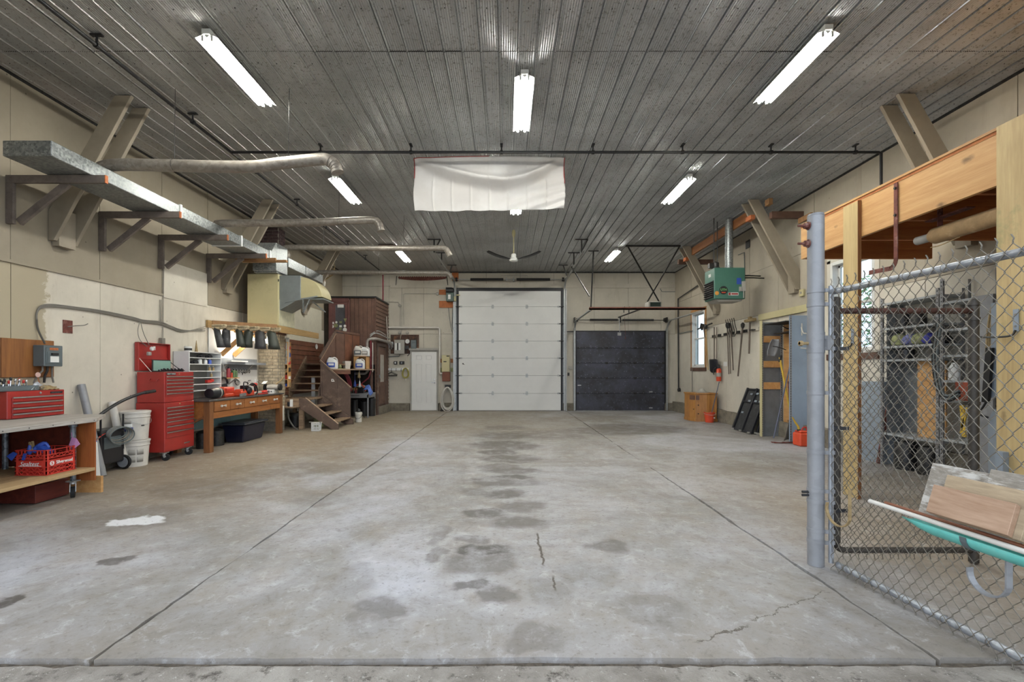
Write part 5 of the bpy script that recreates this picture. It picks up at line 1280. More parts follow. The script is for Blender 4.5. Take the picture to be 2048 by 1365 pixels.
# things lying on the bench
ZB=.9165
g = thing('machine_case','black rounded power tool case at the near end of the workbench','tool case',(-5.28,8.42,ZB))
m = MB(); m.lathe([(.02,-.17),(.085,-.16),(.10,-.05),(.10,.06),(.085,.15),(.02,.17)],(-5.25,8.38,ZB+.101),'y',16); m.build('case_body', M_blackplastic, g, smooth=True)
m = MB(); m.lathe([(.09,0),(.105,.01),(.105,.03),(.09,.04)],(-5.25,8.42,ZB+.106),'y',16); m.build('rim', M_elec2, g, smooth=True)
g = thing('chainsaw_case','orange chainsaw body lying on the workbench beside the black case','chainsaw',(-5.3,8.9,ZB))
m = MB(); m.obox((-5.42,8.95,ZB+.13),(.20,.34,.12)); m.obox((-5.40,9.0,ZB+.035),(.22,.45,.07)); m.build('engine_body', M_orange, g, bev=.015)
m = MB(); m.obox((-5.31,8.92,ZB+.14),(.02,.2,.06)); m.build('side_plate', M_redplastic, g, bev=.005)
m = MB(); m.obox((-5.62,9.22,ZB+.2),(.05,.26,.10)); m.tube(arc((-5.6,9.22,ZB+.24),.13,0,180,10,'yz'),.02,8); m.build('arched_guard', M_blackplastic, g, bev=.01, smooth=True)
m = MB(); m.obox((-5.5,9.35,ZB+.06),(.16,.24,.12)); single(m,'blue_box',paint('pale_blue_box','9fb4cf',.5),'pale blue box behind the chainsaw on the workbench','box',bev=.006)
g = thing('chainsaw','orange chainsaw with a black hoop handle on the workbench','chainsaw',(-5.2,9.35,ZB))
m = MB(); m.obox((-5.23,9.28,ZB+.055),(.18,.46,.11)); m.obox((-5.23,9.15,ZB+.11),(.14,.18,.06)); m.build('engine_body', M_orange, g, bev=.02)
m = MB(); m.lathe([(.075,0),(.075,.03),(.05,.05)],(-5.14,9.28,ZB+.115),'x',16); m.obox((-5.22,9.28,ZB+.16),(.1,.16,.1)); m.build('cylinder_cover', M_blackplastic, g, bev=.01)
m = MB(); m.tube(bez([(-5.13,9.10,ZB+.10),(-5.13,9.10,ZB+.27),(-5.15,9.24,ZB+.27),(-5.2,9.36,ZB+.26),(-5.2,9.38,ZB+.14)],6),.011,8); m.build('front_handle', M_black, g, smooth=True)
m = MB(); m.tube(bez([(-5.13,9.22,ZB+.2),(-5.12,9.36,ZB+.25),(-5.11,9.50,ZB+.2),(-5.11,9.56,ZB+.08),(-5.12,9.52,ZB+.015)],6),.014,8); m.build('rear_handle', M_black, g, smooth=True)
m = MB(); m.beam((-5.12,8.94,ZB+.03),(-5.14,9.2,ZB+.04),.01,.06); m.build('guide_bar', M_chrome, g)
g = thing('hedge_trimmer','grey and red hand tool lying along the bench edge right of the chainsaw','tool',(-5.25,9.85,ZB))
m = MB(); m.tube([(-5.24,9.64,ZB+.03),(-5.25,9.95,ZB+.045)],.028,8); m.build('grip', M_elec2, g, smooth=True)
m = MB(); m.tube([(-5.25,9.95,ZB+.045),(-5.26,10.18,ZB+.05),(-5.28,10.28,ZB+.04)],[.03,.034,.02],8); m.build('red_body', M_redplastic, g, smooth=True)
m = MB(); m.tube([(-5.28,10.28,ZB+.04),(-5.32,10.42,ZB+.02)],.012,6); m.build('tip', M_darksteel, g, smooth=True)
m = MB(); m.tube([(-5.17,9.7,ZB+.014),(-5.18,10.1,ZB+.014)],.012,6); single(m,'red_bar',M_redplastic,'thin red bar lying at the bench front edge','tool')
g = thing('cordless_drill','red cordless drill standing on the workbench by the white board','drill',(-5.5,10.15,ZB))
m = MB(); m.lathe([(.006,-.16),(.012,-.12),(.02,-.10),(.025,-.04),(.035,-.03),(.036,.08),(.025,.1)],(-5.5,10.15,ZB+.20),'y',14); m.build('drill_body', M_redplastic, g, smooth=True)
m = MB(); m.lathe([(.007,-.17),(.013,-.12),(.024,-.10),(.026,-.04)],(-5.5,10.149,ZB+.20),'y',12); m.build('chuck', M_darksteel, g, smooth=True)
m = MB(); m.beam((-5.5,10.18,ZB+.18),(-5.5,10.2,ZB+.05),.035,.045,up=(0,1,0)); m.build('grip', M_blackplastic, g, bev=.008)
m = MB(); m.obox((-5.5,10.19,ZB+.028),(.07,.11,.05)); m.build('battery', M_redplastic, g, bev=.008)
g = thing('printed_box','small white box with dark print on the bench before the grinder','box',(-5.2,10.28,ZB)); m = MB(); m.box(-5.26,-5.14,10.23,10.33,ZB,ZB+.085); m.build('carton', M_paper, g, bev=.002); m = MB(); m.box(-5.25,-5.2,10.227,10.229,ZB+.02,ZB+.07); m.box(-5.18,-5.15,10.227,10.229,ZB+.03,ZB+.06); m.build('print', M_elec, g)
g = thing('bench_grinder','grey bench grinder at the far end of the workbench','grinder',(-5.3,10.42,ZB))
m = MB(); m.lathe([(.03,-.13),(.06,-.12),(.07,-.05),(.07,.05),(.06,.12),(.03,.13)],(-5.24,10.46,ZB+.13),'x',16); m.obox((-5.24,10.46,ZB+.03),(.16,.1,.06)); m.build('motor_housing', M_elec2, g, smooth=True)
for x in (-5.41,-5.08):
    m = MB(); m.lathe([(.01,-.02),(.07,-.02),(.07,.02),(.01,.02)],(x,10.46,ZB+.13),'x',18); m.build('grinding_wheel', M_darksteel, g, smooth=True)
m = MB(); m.obox((-5.4,10.40,ZB+.24),(.09,.12,.004),Matrix.Rotation(.5,3,'X')); m.build('eye_shield', M_paper, g)
m = MB(); m.tube(bez([(-5.2,10.5,ZB+.2),(-5.1,10.53,ZB+.28),(-5.05,10.55,ZB+.36)],4),.014,6); m.build('lamp_arm', M_brass, g)

# brick chimney, rising from floor to ceiling behind the bench
CXa,CXb,CYa,CYb = WX+.0,-5.33,10.90,11.22
t_=shell('trim_5',(CXb,CYa,0)); 
m = MB(); m.box(CXa,CXb-.012,CYa+.012,CYb,0.0,H-.02); struct(m.build('mortar_core', M_mortar, t_))
bm_ = {}
def brick_mesh(key,sx,sy,sz,mat):
    if key not in bm_:
        m = MB(); m.box(-sx/2,sx/2,-sy/2,sy/2,-sz/2,sz/2); bm_[key]=m.mesh('brick',[mat])
    return bm_[key]
rr=random.Random(2); cs=.0735
for row in range(int((H-.1)/cs)):
    z=.04+row*cs
    if z<.25: continue
    low = z<2.3; mat = M_brickw if low else M_brick
    if 2.3<z<2.5: continue
    if 3.3<z<3.55: pass
    off = .11 if row%2 else 0
    x=CXa
    segs=[]; x=CXa+.004; first = .11 if row%2 else .225
    while x<CXb-.03:
        L=min(first,CXb-x); segs.append((x,x+L-.01)); x+=L; first=.225
    for (a,b_) in segs:
        if b_-a<.02: continue
        o=bpy.data.objects.new('brick', brick_mesh(('f',round(b_-a,3),low),b_-a,.03,cs-.011,mat)); COL.objects.link(o); o.parent=t_; o.location=Vector(((a+b_)/2,CYa+.012+rr.uniform(-.003,.003),z))-origin(t_); o['kind']='structure'
    y=CYa+.03; 
    while y<CYb-.03:
        L=min(.225 if (row%2)==0 else .11,CYb-y); 
        o=bpy.data.objects.new('brick', brick_mesh(('s',round(L,3),low),.03,L-.01,cs-.011,mat)); COL.objects.link(o); o.parent=t_; o.location=Vector((CXb-.012+rr.uniform(-.003,.003),y+L/2,z))-origin(t_); o['kind']='structure'
        y+=L
# loft platform with furnace
LZ=2.38; LX=-4.83; LY0,LY1=9.9,12.0
g = thing('loft_platform','timber loft platform carrying the cream furnace above the workbench','platform',(-5.3,10.9,2.25))
m = MB(); m.box(WX+.005,LX-.04,LY0+.04,10.88,LZ-.02,LZ); m.box(CXb+.02,LX-.04,10.88,11.24,LZ-.02,LZ); m.box(WX+.005,LX-.04,11.24,LY1,LZ-.02,LZ); m.build('deck', M_oldwood2, g)
m = MB(); m.box(LX-.04,LX,LY0,LY1,2.245,LZ+.005); m.build('fascia', M_plyv if False else wood('pale_fascia_board','8d7144','b3925e','y',1,.7), g, bev=.003)
m = MB(); m.box(WX+.005,LX-.041,LY0,LY0+.04,2.235,LZ-.021); m.build('fascia', M_pinkwood, g, bev=.003)
for x in (-5.5,-5.15):
    m = MB(); m.box(x-.02,x+.02,LY0+.041,10.86,2.24,LZ-.021); m.build('joist', M_siding, g)
m = MB(); m.box(WX+.005,WX+.045,8.98,LY0-.002,2.26,LZ+.02); single(m,'wall_ledger',wood('pale_fascia_board','8d7144','b3925e'),'yellowish timber ledger on the left wall at loft height','timber')
for y,dz in ((9.55,0),(9.98,.0)):
    m = MB(); m.beam((WX+.03,y-.12,1.74),(-5.30,y+.0,2.235),.04,.085); single(m,'loft_strut',M_ply,['diagonal pine strut under the loft, nearer one','diagonal pine strut under the loft, farther one'][int(dz>0 or y>9.7)],'brace')
g = thing('boot_rail','dark timber rail holding upside-down rubber boots under the loft','rail',(-5.35,9.5,2.24))
m = MB(); m.beam((-5.72,9.06,2.355),(-4.86,9.87,2.355),.04,.09); m.build('rail', M_pinkwood, g, bev=.003)
# rubber boots hung upside down
def boot(x,y,rz,h,r,mat,solemat,lab,tilt=0):
    g = thing('rubber_boot',lab,'boot',(0,0,0),'rubber boots hung under the loft')
    m = MB(); rings=[]
    # inverted: sole on top, shaft hanging down; ankle at z=-.09
    prof=[(-.05,0,r*.62,.040),(-.1,0,r*.78,r*.7),(-.2,.0,r*.85,r*.8),(-h*.8,0,r*.95,r*.9),(-h,0,r,r*.95)]
    vs=[];seg=14
    for (z,cx_,rx_,ry_) in prof:
        for k in range(seg):
            a=2*math.pi*k/seg; vs.append((cx_+rx_*math.cos(a)+tilt*z,ry_*math.sin(a),z))
    fs=[(i*seg+k,i*seg+(k+1)%seg,(i+1)*seg+(k+1)%seg,(i+1)*seg+k) for i in range(len(prof)-1) for k in range(seg)]
    m.add(vs,fs); m.build('shaft', mat, g, smooth=True, solid=.005)
    m = MB(); vs=[]; n_=10
    for (x_,w_,hh) in ((-.06,.03,.06),(-.04,.040,.085),(.02,.042,.09),(.09,.043,.07),(.16,.048,.06),(.205,.036,.045),(.225,.012,.03)):
        for k in range(n_):
            a=2*math.pi*k/n_; vs.append((x_,w_*math.cos(a),-hh/2-.012+hh/2*math.sin(a)))
    fs=[(i*n_+k,(i+1)*n_+k,(i+1)*n_+(k+1)%n_,i*n_+(k+1)%n_) for i in range(6) for k in range(n_)]+[tuple(range(n_))[::-1],tuple(range(6*n_,7*n_))]
    m.add(vs,fs); m.build('foot', solemat, g, smooth=True)
    m = MB(); m.prism([(-.065,-.028),(.0,-.04),(.08,-.038),(.16,-.05),(.22,-.03),(.235,0),(.22,.03),(.16,.05),(.08,.038),(0,.04),(-.065,.028)],2,-.014,.012)
    for i in range(9): m.box(-.05+i*.031,-.035+i*.031,-.033,.033,.012,.018)
    m.build('sole', solemat, g)
    g.location=(x,y,2.30); g.rotation_euler=(0,0,rz); return g
M_muddy = paint('mud_caked_sole','c2b190',.95,var=.3,scale=30); M_boot1=paint('scuffed_black_boot','3a3a3b',.6,var=.3,scale=12,dirt='8a8a88'); M_boot2=paint('olive_black_boot','33382f',.5,var=.15)
for i,(u,h,r,mt,ti,lab) in enumerate(((.06,.43,.072,M_boot1,-.28,'scuffed narrow black rubber boot, leftmost under the loft'),(.22,.42,.09,M_boot1,.03,'scuffed grey black rubber boot, second from the left'),(.40,.40,.078,M_boot2,-.17,'plain black rubber boot, third from the left'),(.57,.41,.105,M_boot2,.12,'wide olive rubber boot, third from the right'),(.74,.43,.112,M_boot1,-.05,'wide black rubber boot, second from the right'),(.92,.43,.118,M_boot2,-.2,'wide dark green rubber boot, rightmost under the loft'))):
    bx_,by_ = -5.68+.83*u, 9.02+.80*u
    boot(bx_,by_-.055,.15-math.pi*.0-.25,h,r,mt,M_muddy,lab,ti)
# furnace
g = thing('furnace','tall cream sheet metal furnace standing on the loft platform','furnace',(-5.2,10.3,LZ))
m = MB(); m.box(-5.54,-4.875,9.955,10.72,LZ+.001,3.50); m.build('cabinet', M_cream, g, bev=.006)
m = MB(); m.box(-5.53,-4.885,9.948,9.954,LZ+.02,3.49); m.build('front_panel', M_cream, g, bev=.002)
m = MB(); m.box(-4.874,-4.866,9.98,10.7,LZ+.02,2.95); m.build('side_panel', paint('pale_cream_panel','c5c1a4',.5), g)
M_gduct = paint('grey_duct_steel','8d9494',.4,.4,var=.12,scale=3)
m = MB(); m.prism([(-4.873,3.47),(-4.42,3.47),(-4.42,2.98),(-4.873,2.72)],1,10.0,10.6); m.build('return_box', M_gduct, g, bev=.004)
prof_=[(-4.419,3.44)]+[(-4.419+.45*math.sin(R(a)),2.98+.46*math.cos(R(a))) for a in range(5,91,8)]+[(-4.419,2.98)]
m = MB(); m.prism(prof_,1,10.02,10.58); m.build('duct_elbow', M_cream, g, smooth=True)
m = MB(); m.box(-4.41,-3.93,10.0,10.6,2.955,2.978); m.beam((-4.75,9.99,2.9),(-4.05,9.99,3.02),.01,.03); m.build('elbow_rim', M_gduct, g)
m = MB(); m.box(-4.62,-4.44,9.985,9.998,2.75,2.8);
for (a,b_) in (((-4.36,10.0,2.95),(-4.36,10.0,2.66)),((-4.36,10.0,2.66),(-4.22,10.0,2.95)),((-4.28,10.3,2.95),(-4.0,10.3,2.72))):
    m = MB(); m.beam(a,b_,.02,.035,up=(0,1,0)); m.build('hanger_strap', M_duct, g)
m = MB(); m.box(-5.34,-4.86,9.85,10.28,3.501,3.53); m.box(-5.36,-4.86,9.95,10.2,3.505,3.52); m.build('duct_connection', M_duct, g)
m = MB(); m.cyl((-4.87,9.952,3.33),(-4.87,9.952,3.38),.01); m.build('latch', M_darksteel, g)
m = MB(); p0=onwall(585,602,.01); m.box(WX,WX+.012,12.3,14.6,2.15,3.3); single(m,'wall_sheet',paint('cream_wall_sheet','c9c4b2',.6,var=.06),'smooth cream sheet on the left wall behind the furnace','board')
# antlers
g = thing('antlers','small deer antlers mounted high on the wall beside the duct end','antlers',(WX+.1,14.6,3.9))
c=Vector((WX+.35,13.9,4.02)); m = MB(); m.lathe([(.01,0),(.05,.06),(.06,.14),(.03,.2)],c+Vector((0,0,-.1)),seg=10); m.cyl(c,(WX,13.9,4.0),.02); m.build('skull_mount', M_pvc, g, smooth=True)
m = MB()
for s in (-1,1):
    P=bez([c+Vector((0,0,.1)),c+Vector((s*.2,-.05,.2)),c+Vector((s*.36,-.15,.28)),c+Vector((s*.42,-.25,.42))],4); m.tube(P,[.022-.0012*i for i in range(len(P))],6)
    for k in (4,7,10): q=P[k]; m.tube([q,q+Vector((s*.03,-.04,.13)),q+Vector((s*.0,-.06,.2))],[.014,.01,.003],5)
m.build('antler', M_brass, g, smooth=True)

# storage bin under the bench
g = thing('storage_bin','large black plastic storage bin with dark grey lid under the workbench','storage bin',(-5.35,9.6,0))
Mq = Matrix.Translation((-5.18,9.52,0)) @ Matrix.Rotation(.0,4,'Z')
m = MB(); m.add([(-.34,-.36,.002),(.0,-.36,.002),(.0,.36,.002),(-.34,.36,.002),(-.40,-.41,.35),(.05,-.41,.35),(.05,.41,.35),(-.40,.41,.35)],[(3,2,1,0),(4,5,6,7),(0,1,5,4),(1,2,6,5),(2,3,7,6),(3,0,4,7)]); m.xf(Mq); m.build('bin_body', paint('navy_black_plastic','15172a',.3,var=.1), g, bev=.02)
m = MB(); m.box(-.44,.09,-.45,.45,.352,.385); m.box(-.40,.05,-.41,.41,.385,.40); m.xf(Mq); m.build('lid', paint('charcoal_lid','33363c',.35,var=.1), g, bev=.01)
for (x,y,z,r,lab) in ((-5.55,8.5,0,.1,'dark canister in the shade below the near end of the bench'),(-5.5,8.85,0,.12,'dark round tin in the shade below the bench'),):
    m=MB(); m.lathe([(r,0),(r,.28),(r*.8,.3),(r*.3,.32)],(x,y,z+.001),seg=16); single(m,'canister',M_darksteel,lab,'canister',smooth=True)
# small cabinet of pigeonholes beside the chimney
g = thing('pigeonhole_rack','narrow orange wood rack of pigeonholes beside the chimney','rack',(-5.4,11.3,1.0))
px0,px1=-5.50,-5.40
m = MB(); m.box(px0,px0+.09,11.25,11.28,1.02,2.12); m.box(px0+.091,px0+.11,11.25,11.4,1.02,2.12); m.build('side_panel', M_ply, g, bev=.002)
m = MB(); m.box(px1+.11,px1+.13,11.25,11.4,1.02,2.12); m.build('side_panel', M_ply, g)
for i in range(7):
    z=1.02+i*.18; m=MB(); m.box(px0+.111,px1+.109,11.25,11.4,z,z+.015); m.build('shelf_board', M_ply, g)
m=MB(); m.box(px0+.1,px1+.12,11.401,11.41,1.02,2.12); m.build('back', M_siding, g)
cc=[M_blue,M_redplastic,M_brass,M_paper,M_darksteel,M_redplastic]
for i in range(6):
    z=1.036+i*.18
    for k in range(2):
        x=px0+.16+k*.07; m=MB(); m.box(x-.025,x+.025,11.27,11.33,z,z+.07+.03*((i+k)%2)); single(m,'small_box',cc[(i+k*2)%6],['blue','red','tan','white','dark','red'][(i+k*2)%6]+' tiny box in the pigeonhole rack, '+['bottom','second','third','fourth','fifth','top'][i]+' shelf '+['left','right'][k],'box','boxes in the pigeonhole rack')
m=MB(); m.box(-5.34,-5.25,11.16+.1,11.27,1.62,2.22); single(m,'steel_strip',M_track,'perforated steel strip hanging right of the pigeonhole rack','strip')

# red milk crate on the lower shelf of the cart
KX0,KX1,KY0,KY1,KZ0,KZ1 = -5.13,-4.805,4.86,5.19,.322,.59
g = thing('milk_crate','red plastic milk crate with white lettering on the lower shelf','crate',(-4.97,5.02,KZ0))
M_crate=paint('milk_crate_red','c23a2e',.45,var=.08)
m = MB(); m.box(KX0,KX1,KY0,KY1,KZ0,KZ0+.012); m.build('bottom', M_crate, g)
def crate_side(axis,pos,out,a0,a1,name='side'):
    m = MB(); th=.008
    def bar(u0,u1,z0,z1,t=th,pr=0):
        if axis==1: m.box(u0,u1,pos,pos-out*(-1)*0-out*t if False else pos+(-out)*t,z0,z1) if not pr else m.box(u0,u1,pos+out*pr,pos-out*t,z0,z1)
        else:
            if not pr: m.box(pos,pos-out*t,u0,u1,z0,z1)
            else: m.box(pos+out*pr,pos-out*t,u0,u1,z0,z1)
    L=a1-a0
    for z in (KZ0+.002,KZ0+.045,KZ0+.085,KZ0+.150,KZ0+.175,KZ0+.21,KZ0+.258): bar(a0,a1,z,z+.007,pr=.006)
    bar(a0,a0+.03,KZ0,KZ1); bar(a1-.03,a1,KZ0,KZ1)
    bar(a0+.03,a1-.03,KZ0+.092,KZ0+.150)
    n=8
    for i in range(n):
        u=a0+.03+(L-.06)*i/n; du=(L-.06)/n
        for (z0,z1) in ((KZ0+.009,KZ0+.045),(KZ0+.052,KZ0+.085),(KZ0+.182,KZ0+.21)):
            p,q=((u,z0),(u+du,z1)) if i%2 else ((u,z1),(u+du,z0))
            P0=Vector((p[0],pos-out*.004,p[1])) if axis==1 else Vector((pos-out*.004,p[0],p[1])); P1=Vector((q[0],pos-out*.004,q[1])) if axis==1 else Vector((pos-out*.004,q[0],q[1]))
            m.beam(P0,P1,.005,.006)
    for (z0,z1) in ((KZ0+.217,KZ0+.258),):
        for i in range(n+1):
            if .3<i/n<.7 : continue
            u=a0+.03+(L-.06)*i/n; bar(u-.004,u+.004,z0,z1)
    return m.build(name, M_crate, g)
f_=crate_side(1,KY0,-1,KX0,KX1,'front_side'); r_=crate_side(0,KX1,1,KY0,KY1,'long_side'); crate_side(1,KY1,1,KX0,KX1,'back_side'); crate_side(0,KX0,-1,KY0,KY1,'long_side')
text('Sealtest',.066,((KX0+KX1)/2-.01,KY0-.0075,KZ0+.122),'-y',M_paper,f_,'crate_lettering',shear=.35,width=.20)
m = MB(); m.box(KX0+.04,KX1-.045,KY0-.0085,KY0-.007,KZ0+.098,KZ0+.102); m.build('lettering_line', M_paper, f_)
text('Silverwood',.05,(KX1+.0075,(KY0+KY1)/2+.03,KZ0+.120),'+x',M_paper,r_,'crate_lettering',width=.185,bold=True)
m = MB(); cy_=KY0+.055; m.lathe([(.024,0),(.024,.0015)],(KX1+.0065,cy_,KZ0+.120),'x',18); o=m.build('round_mark', M_paper, r_)
text('S',.045,(KX1+.009,cy_,KZ0+.120),'+x',M_redplastic,r_,'mark_lettering',bold=True)
def flat(pts,mat,name,lab,cat,th=.004):
    m=MB(); m.add(pts,[tuple(range(len(pts)))]); return single(m,name,mat,lab,cat,solid=th)
flat([(-5.20,4.84,.53),(-5.13,4.84,.575),(-5.09,4.845,.555),(-5.15,4.845,.48)],M_blue,'blue_tag','bent blue tag on the left corner of the red milk crate','tag')
m=MB(); m.lathe([(.006,0),(.022,.02),(.02,.06),(.01,.1)],(-5.02,4.9,.535),seg=10); m.obox((-5.03,4.855,.52),(.02,.02,.07),Matrix.Rotation(.3,3,'Y')); single(m,'blue_bundle',M_blue,'dark blue rag tucked over the front of the milk crate','rag',smooth=True)
m=MB(); m.tube(bez([(-5.02,4.93,.56),(-4.97,5.0,.64),(-4.93,5.02,.59)],5),[.03,.03,.028,.026,.022,.02,.018,.016,.014,.012,.012][:11],8); m.obox((-4.93,4.97,.575),(.13,.07,.04),Matrix.Rotation(.5,3,'Y')); single(m,'blue_rag',M_blue,'folded bright blue cloth in the middle of the milk crate','cloth',smooth=True)
m=MB(); m.beam((-5.03,4.95,.60),(-5.08,4.99,.66),.02,.012); m.tube([(-5.0,4.9,.58),(-5.07,4.95,.655)],.012,8); single(m,'wooden_peg',M_brass,'tan wooden handle poking out of the milk crate','handle',smooth=True)
m=MB(); m.beam((-5.02,4.88,.50),(-4.95,4.9,.49),.02,.015); m.box(-5.1,-4.85,4.9,5.12,.335,.45); single(m,'tool_bundle',M_redplastic,'heap of dark tools inside the red milk crate','tools')
g=thing('pink_tag','pink plastic tag hanging on the cart leg pipe','tag',(-4.83,5.2,.7)); m=MB(); m.add([(-4.875,5.185,.585),(-4.83,5.18,.535),(-4.755,5.19,.60),(-4.79,5.185,.665),(-4.84,5.185,.68)],[(0,1,2,3,4)]); m.build('tag_sheet', M_pink, g, solid=.004); m=MB(); m.cyl((-4.84,5.185,.68),(-4.85,5.19,.73),.003,seg=5); m.build('tie_string', M_pink, g)
# work lights under the loft
M_bulb=emit('work_light_bulb','fff8e8',BENCH_W)
for i,(x,y,z,lab) in enumerate(((-5.42,9.86,2.08,'bright clip lamp shining between the boots under the loft'),(-5.12,9.93,2.06,'smaller bright lamp right of the wide boots under the loft'))):
    g=thing('work_light',lab,'lamp',(x,y,z)); r=.05 if i==0 else .035
    m=MB(); m.lathe([(.02,.14),(.03,.10),(r*1.6,.03)],(x,y,z),seg=16,cap=False); m.build('shade', M_elec2, g, smooth=True, solid=.003)
    m=MB(); m.cyl((x,y,z+.12),(x,y,LZ-.14),.008); m.build('stem', M_darksteel, g)
    m=MB(); m.lathe([(.01,-.05),(r*.8,-.03),(r,0),(r*.7,.05),(.015,.09)],(x,y,z),seg=14); m.build('bulb', M_bulb, g, smooth=True)
# ================================================================== STAIRS, CABIN AND THE CORNER
ZL1, ZL2 = .73, 1.63
g = thing('staircase','brown timber staircase with a lower flight turning towards the floor','staircase',(-5.0,12.0,0))
# lower landing
m = MB(); m.box(WX+.04,-4.86,11.25,12.35,ZL1-.04,ZL1); m.build('landing_deck', M_stair, g, bev=.004)
m = MB(); m.box(-5.62,-4.86,11.22,11.249,ZL1-.22,ZL1-.01); m.build('landing_fascia', M_stair, g, bev=.003)
m = MB(); m.box(-5.02,-4.92,11.26,11.36,0,ZL1-.041); m.build('post', M_stair, g, bev=.004)
m = MB(); m.box(-5.6,-5.52,12.2,12.28,0,ZL1-.041); m.build('post', M_stair, g, bev=.004)
# lower flight going down to the right
lz=[.55,.37,.19]
for i,z in enumerate(lz):
    x=-4.86+i*.235; m = MB(); m.box(x,x+.275,11.26,12.30,z-.035,z); m.build('tread', M_stair, g, bev=.005)
for y,nm in ((11.215,'stringer'),(12.305,'stringer')):
    m = MB(); m.prism([(-5.0,ZL1+.02),(-4.84,ZL1+.03),(-4.045,.13),(-4.045,0),(-4.2,0),(-5.0,ZL1-.2)],1,y,y+.04); m.build(nm, M_stringer, g, bev=.004)
m = MB(); m.beam((-4.84,11.235,ZL1+.037),(-4.05,11.235,.137),.05,.012); m.build('worn_cap', M_oldwood2, g)
# panelled guard beside the lower flight
GY=12.36
m = MB(); m.prism([(-4.92,.42),(-4.92,1.66),(-4.14,.96),(-4.14,.0),(-4.3,.0)],1,GY,GY+.03); m.build('guard_panel', M_stringer, g)
m = MB(); m.beam((-4.94,GY+.01,1.69),(-4.12,GY+.01,.955),.07,.045); m.build('guard_cap', M_stringer, g, bev=.004)
m = MB(); m.beam((-4.93,GY-.03,1.715),(-4.12,GY-.03,.985),.006,.012); m.build('cap_edge', M_oldwood2, g)
for x,z1 in ((-4.90,1.62),(-4.50,1.27),(-4.16,.96)):
    m = MB(); m.box(x-.02,x+.02,GY-.02,GY-.001,max(0,(.42-(x+4.92)*.55)) if x<-4.2 else 0,z1); m.build('guard_batten', M_stringer, g, bev=.002)
m = MB(); m.beam((-4.90,GY-.012,.74),(-4.16,GY-.012,.16),.02,.03); m.build('cap_edge', M_oldwood2, g)
m = MB(); m.prism([(-4.64,1.13),(-4.64,1.20),(-4.59,1.20),(-4.555,1.13)],1,GY-.004,GY-.001); st=m.build('notice', M_paper, g); m = MB(); m.box(-4.62,-4.60,GY-.0055,GY-.004,1.15,1.185); m.box(-4.60,-4.585,GY-.0055,GY-.004,1.155,1.17); m.build('notice_print', M_darksteel, st)
# upper flight
for i in range(5):
    z=ZL1+.18*(i+1); y=12.40+.205*i
    if z>ZL2-.05: z=ZL2-.0
    m = MB(); m.box(-5.74,-4.985,y,y+.23,z-.035,z); m.build('tread', M_stair, g, bev=.004)
for x in (-5.775,-4.98):
    m = MB(); m.prism([(12.33,.60),(12.33,.95),(13.38,ZL2+.22),(13.38,ZL2-.2)],0,x,x+.035); m.build('stringer', M_stair if x<-5.5 else M_stringer, g, bev=.003)
m = MB(); m.box(WX+.04,-4.67,13.39,14.76,ZL2-.05,ZL2); m.build('landing_deck', M_stair, g)
m = MB(); m.box(-4.945,-4.91,12.38,13.38,.0,1.6); m.box(-4.945,-4.91,12.38,13.38,.0,.8); m.build('side_panel', M_stringer, g)
m = MB(); m.beam((-4.93,12.33,1.76),(-4.93,13.42,2.53),.045,.09); m.build('handrail', M_stringer, g, bev=.003)
m = MB(); m.beam((-4.90,12.33,1.72),(-4.90,13.42,2.49),.006,.02); m.build('cap_edge', M_oldwood2, g)
m = MB(); m.prism([(12.4,1.2),(12.4,1.72),(13.42,2.46),(13.42,1.2)],0,-4.945,-4.925); m.build('guard_panel', M_siding, g)
# guard of the upper landing
A,B=Vector((-4.93,13.44,0)),Vector((-4.65,14.76,0))
def gp(u,z): p=A+(B-A)*u; return Vector((p.x,p.y,z))
m = MB(); 
for (u0,u1,mt) in ((.02,.33,M_siding),(.35,.66,M_siding2),(.68,.99,M_siding2)):
    m = MB(); a,b_=gp(u0,0),gp(u1,0); m.add([(a.x,a.y,1.52),(b_.x,b_.y,1.52),(b_.x,b_.y,2.52),(a.x,a.y,2.52)],[(0,1,2,3)]); m.build('guard_panel', mt, g, solid=.02)
for u in (0,.34,.67,1):
    m = MB(); m.beam(gp(u,1.5),gp(u,2.55),.03,.05,up=(1,0,0)); m.build('baluster_post', M_siding, g)
m = MB(); m.beam(gp(-.02,2.58),gp(1.0,2.56),.05,.06); m.build('handrail', M_siding, g, bev=.003)

# cabin (office) in the corner
cb = shell('trim_6',(-4.15,14.8,0))
FY=14.8
x0=-5.80
m = MB(); m.box(-4.19,-4.17,FY+.03,DB-.06,0,3.74); m.box(x0,-4.2,FY+.03,FY+.05,1.6,3.74); struct(m.build('sheathing', M_seam, cb))
x=-4.96
while x<-4.18:
    m = MB(); m.box(x+.004,min(x+.135,-4.16)-.004,FY,FY+.03,1.62,3.73); struct(m.build('siding_board', M_siding2 if False else M_siding, cb, bev=.004)); x+=.135
k=0; z=.0
while z<3.72:
    z1=min(z+.125,3.74)
    m = MB(); m.add([(-4.145,FY+.0,z+.0),(-4.145,DB-.06,z),(-4.168,DB-.06,z1),(-4.168,FY,z1),(-4.17,FY,z),(-4.17,DB-.06,z)],[(0,1,2,3),(4,5,1,0),(3,4,0)]); struct(m.build('siding_board', M_siding, cb)); z=z1
m = MB(); m.box(x0,-4.13,FY-.03,DB-.06,3.74,3.79); struct(m.build('cabin_roof', M_darksteel, cb, bev=.003))
m = MB(); m.box(-4.175,-4.14,FY-.02,FY+.02,1.6,3.74); struct(m.build('corner_board', M_siding, cb))
# dark alcove below the cabin: back boards
m = MB(); m.box(x0,-4.2,14.96,14.98,0,1.62); struct(m.build('alcove_back', paint('dark_alcove_board','2b2320',.9,var=.4,scale=10), cb))
z=0
m = MB()
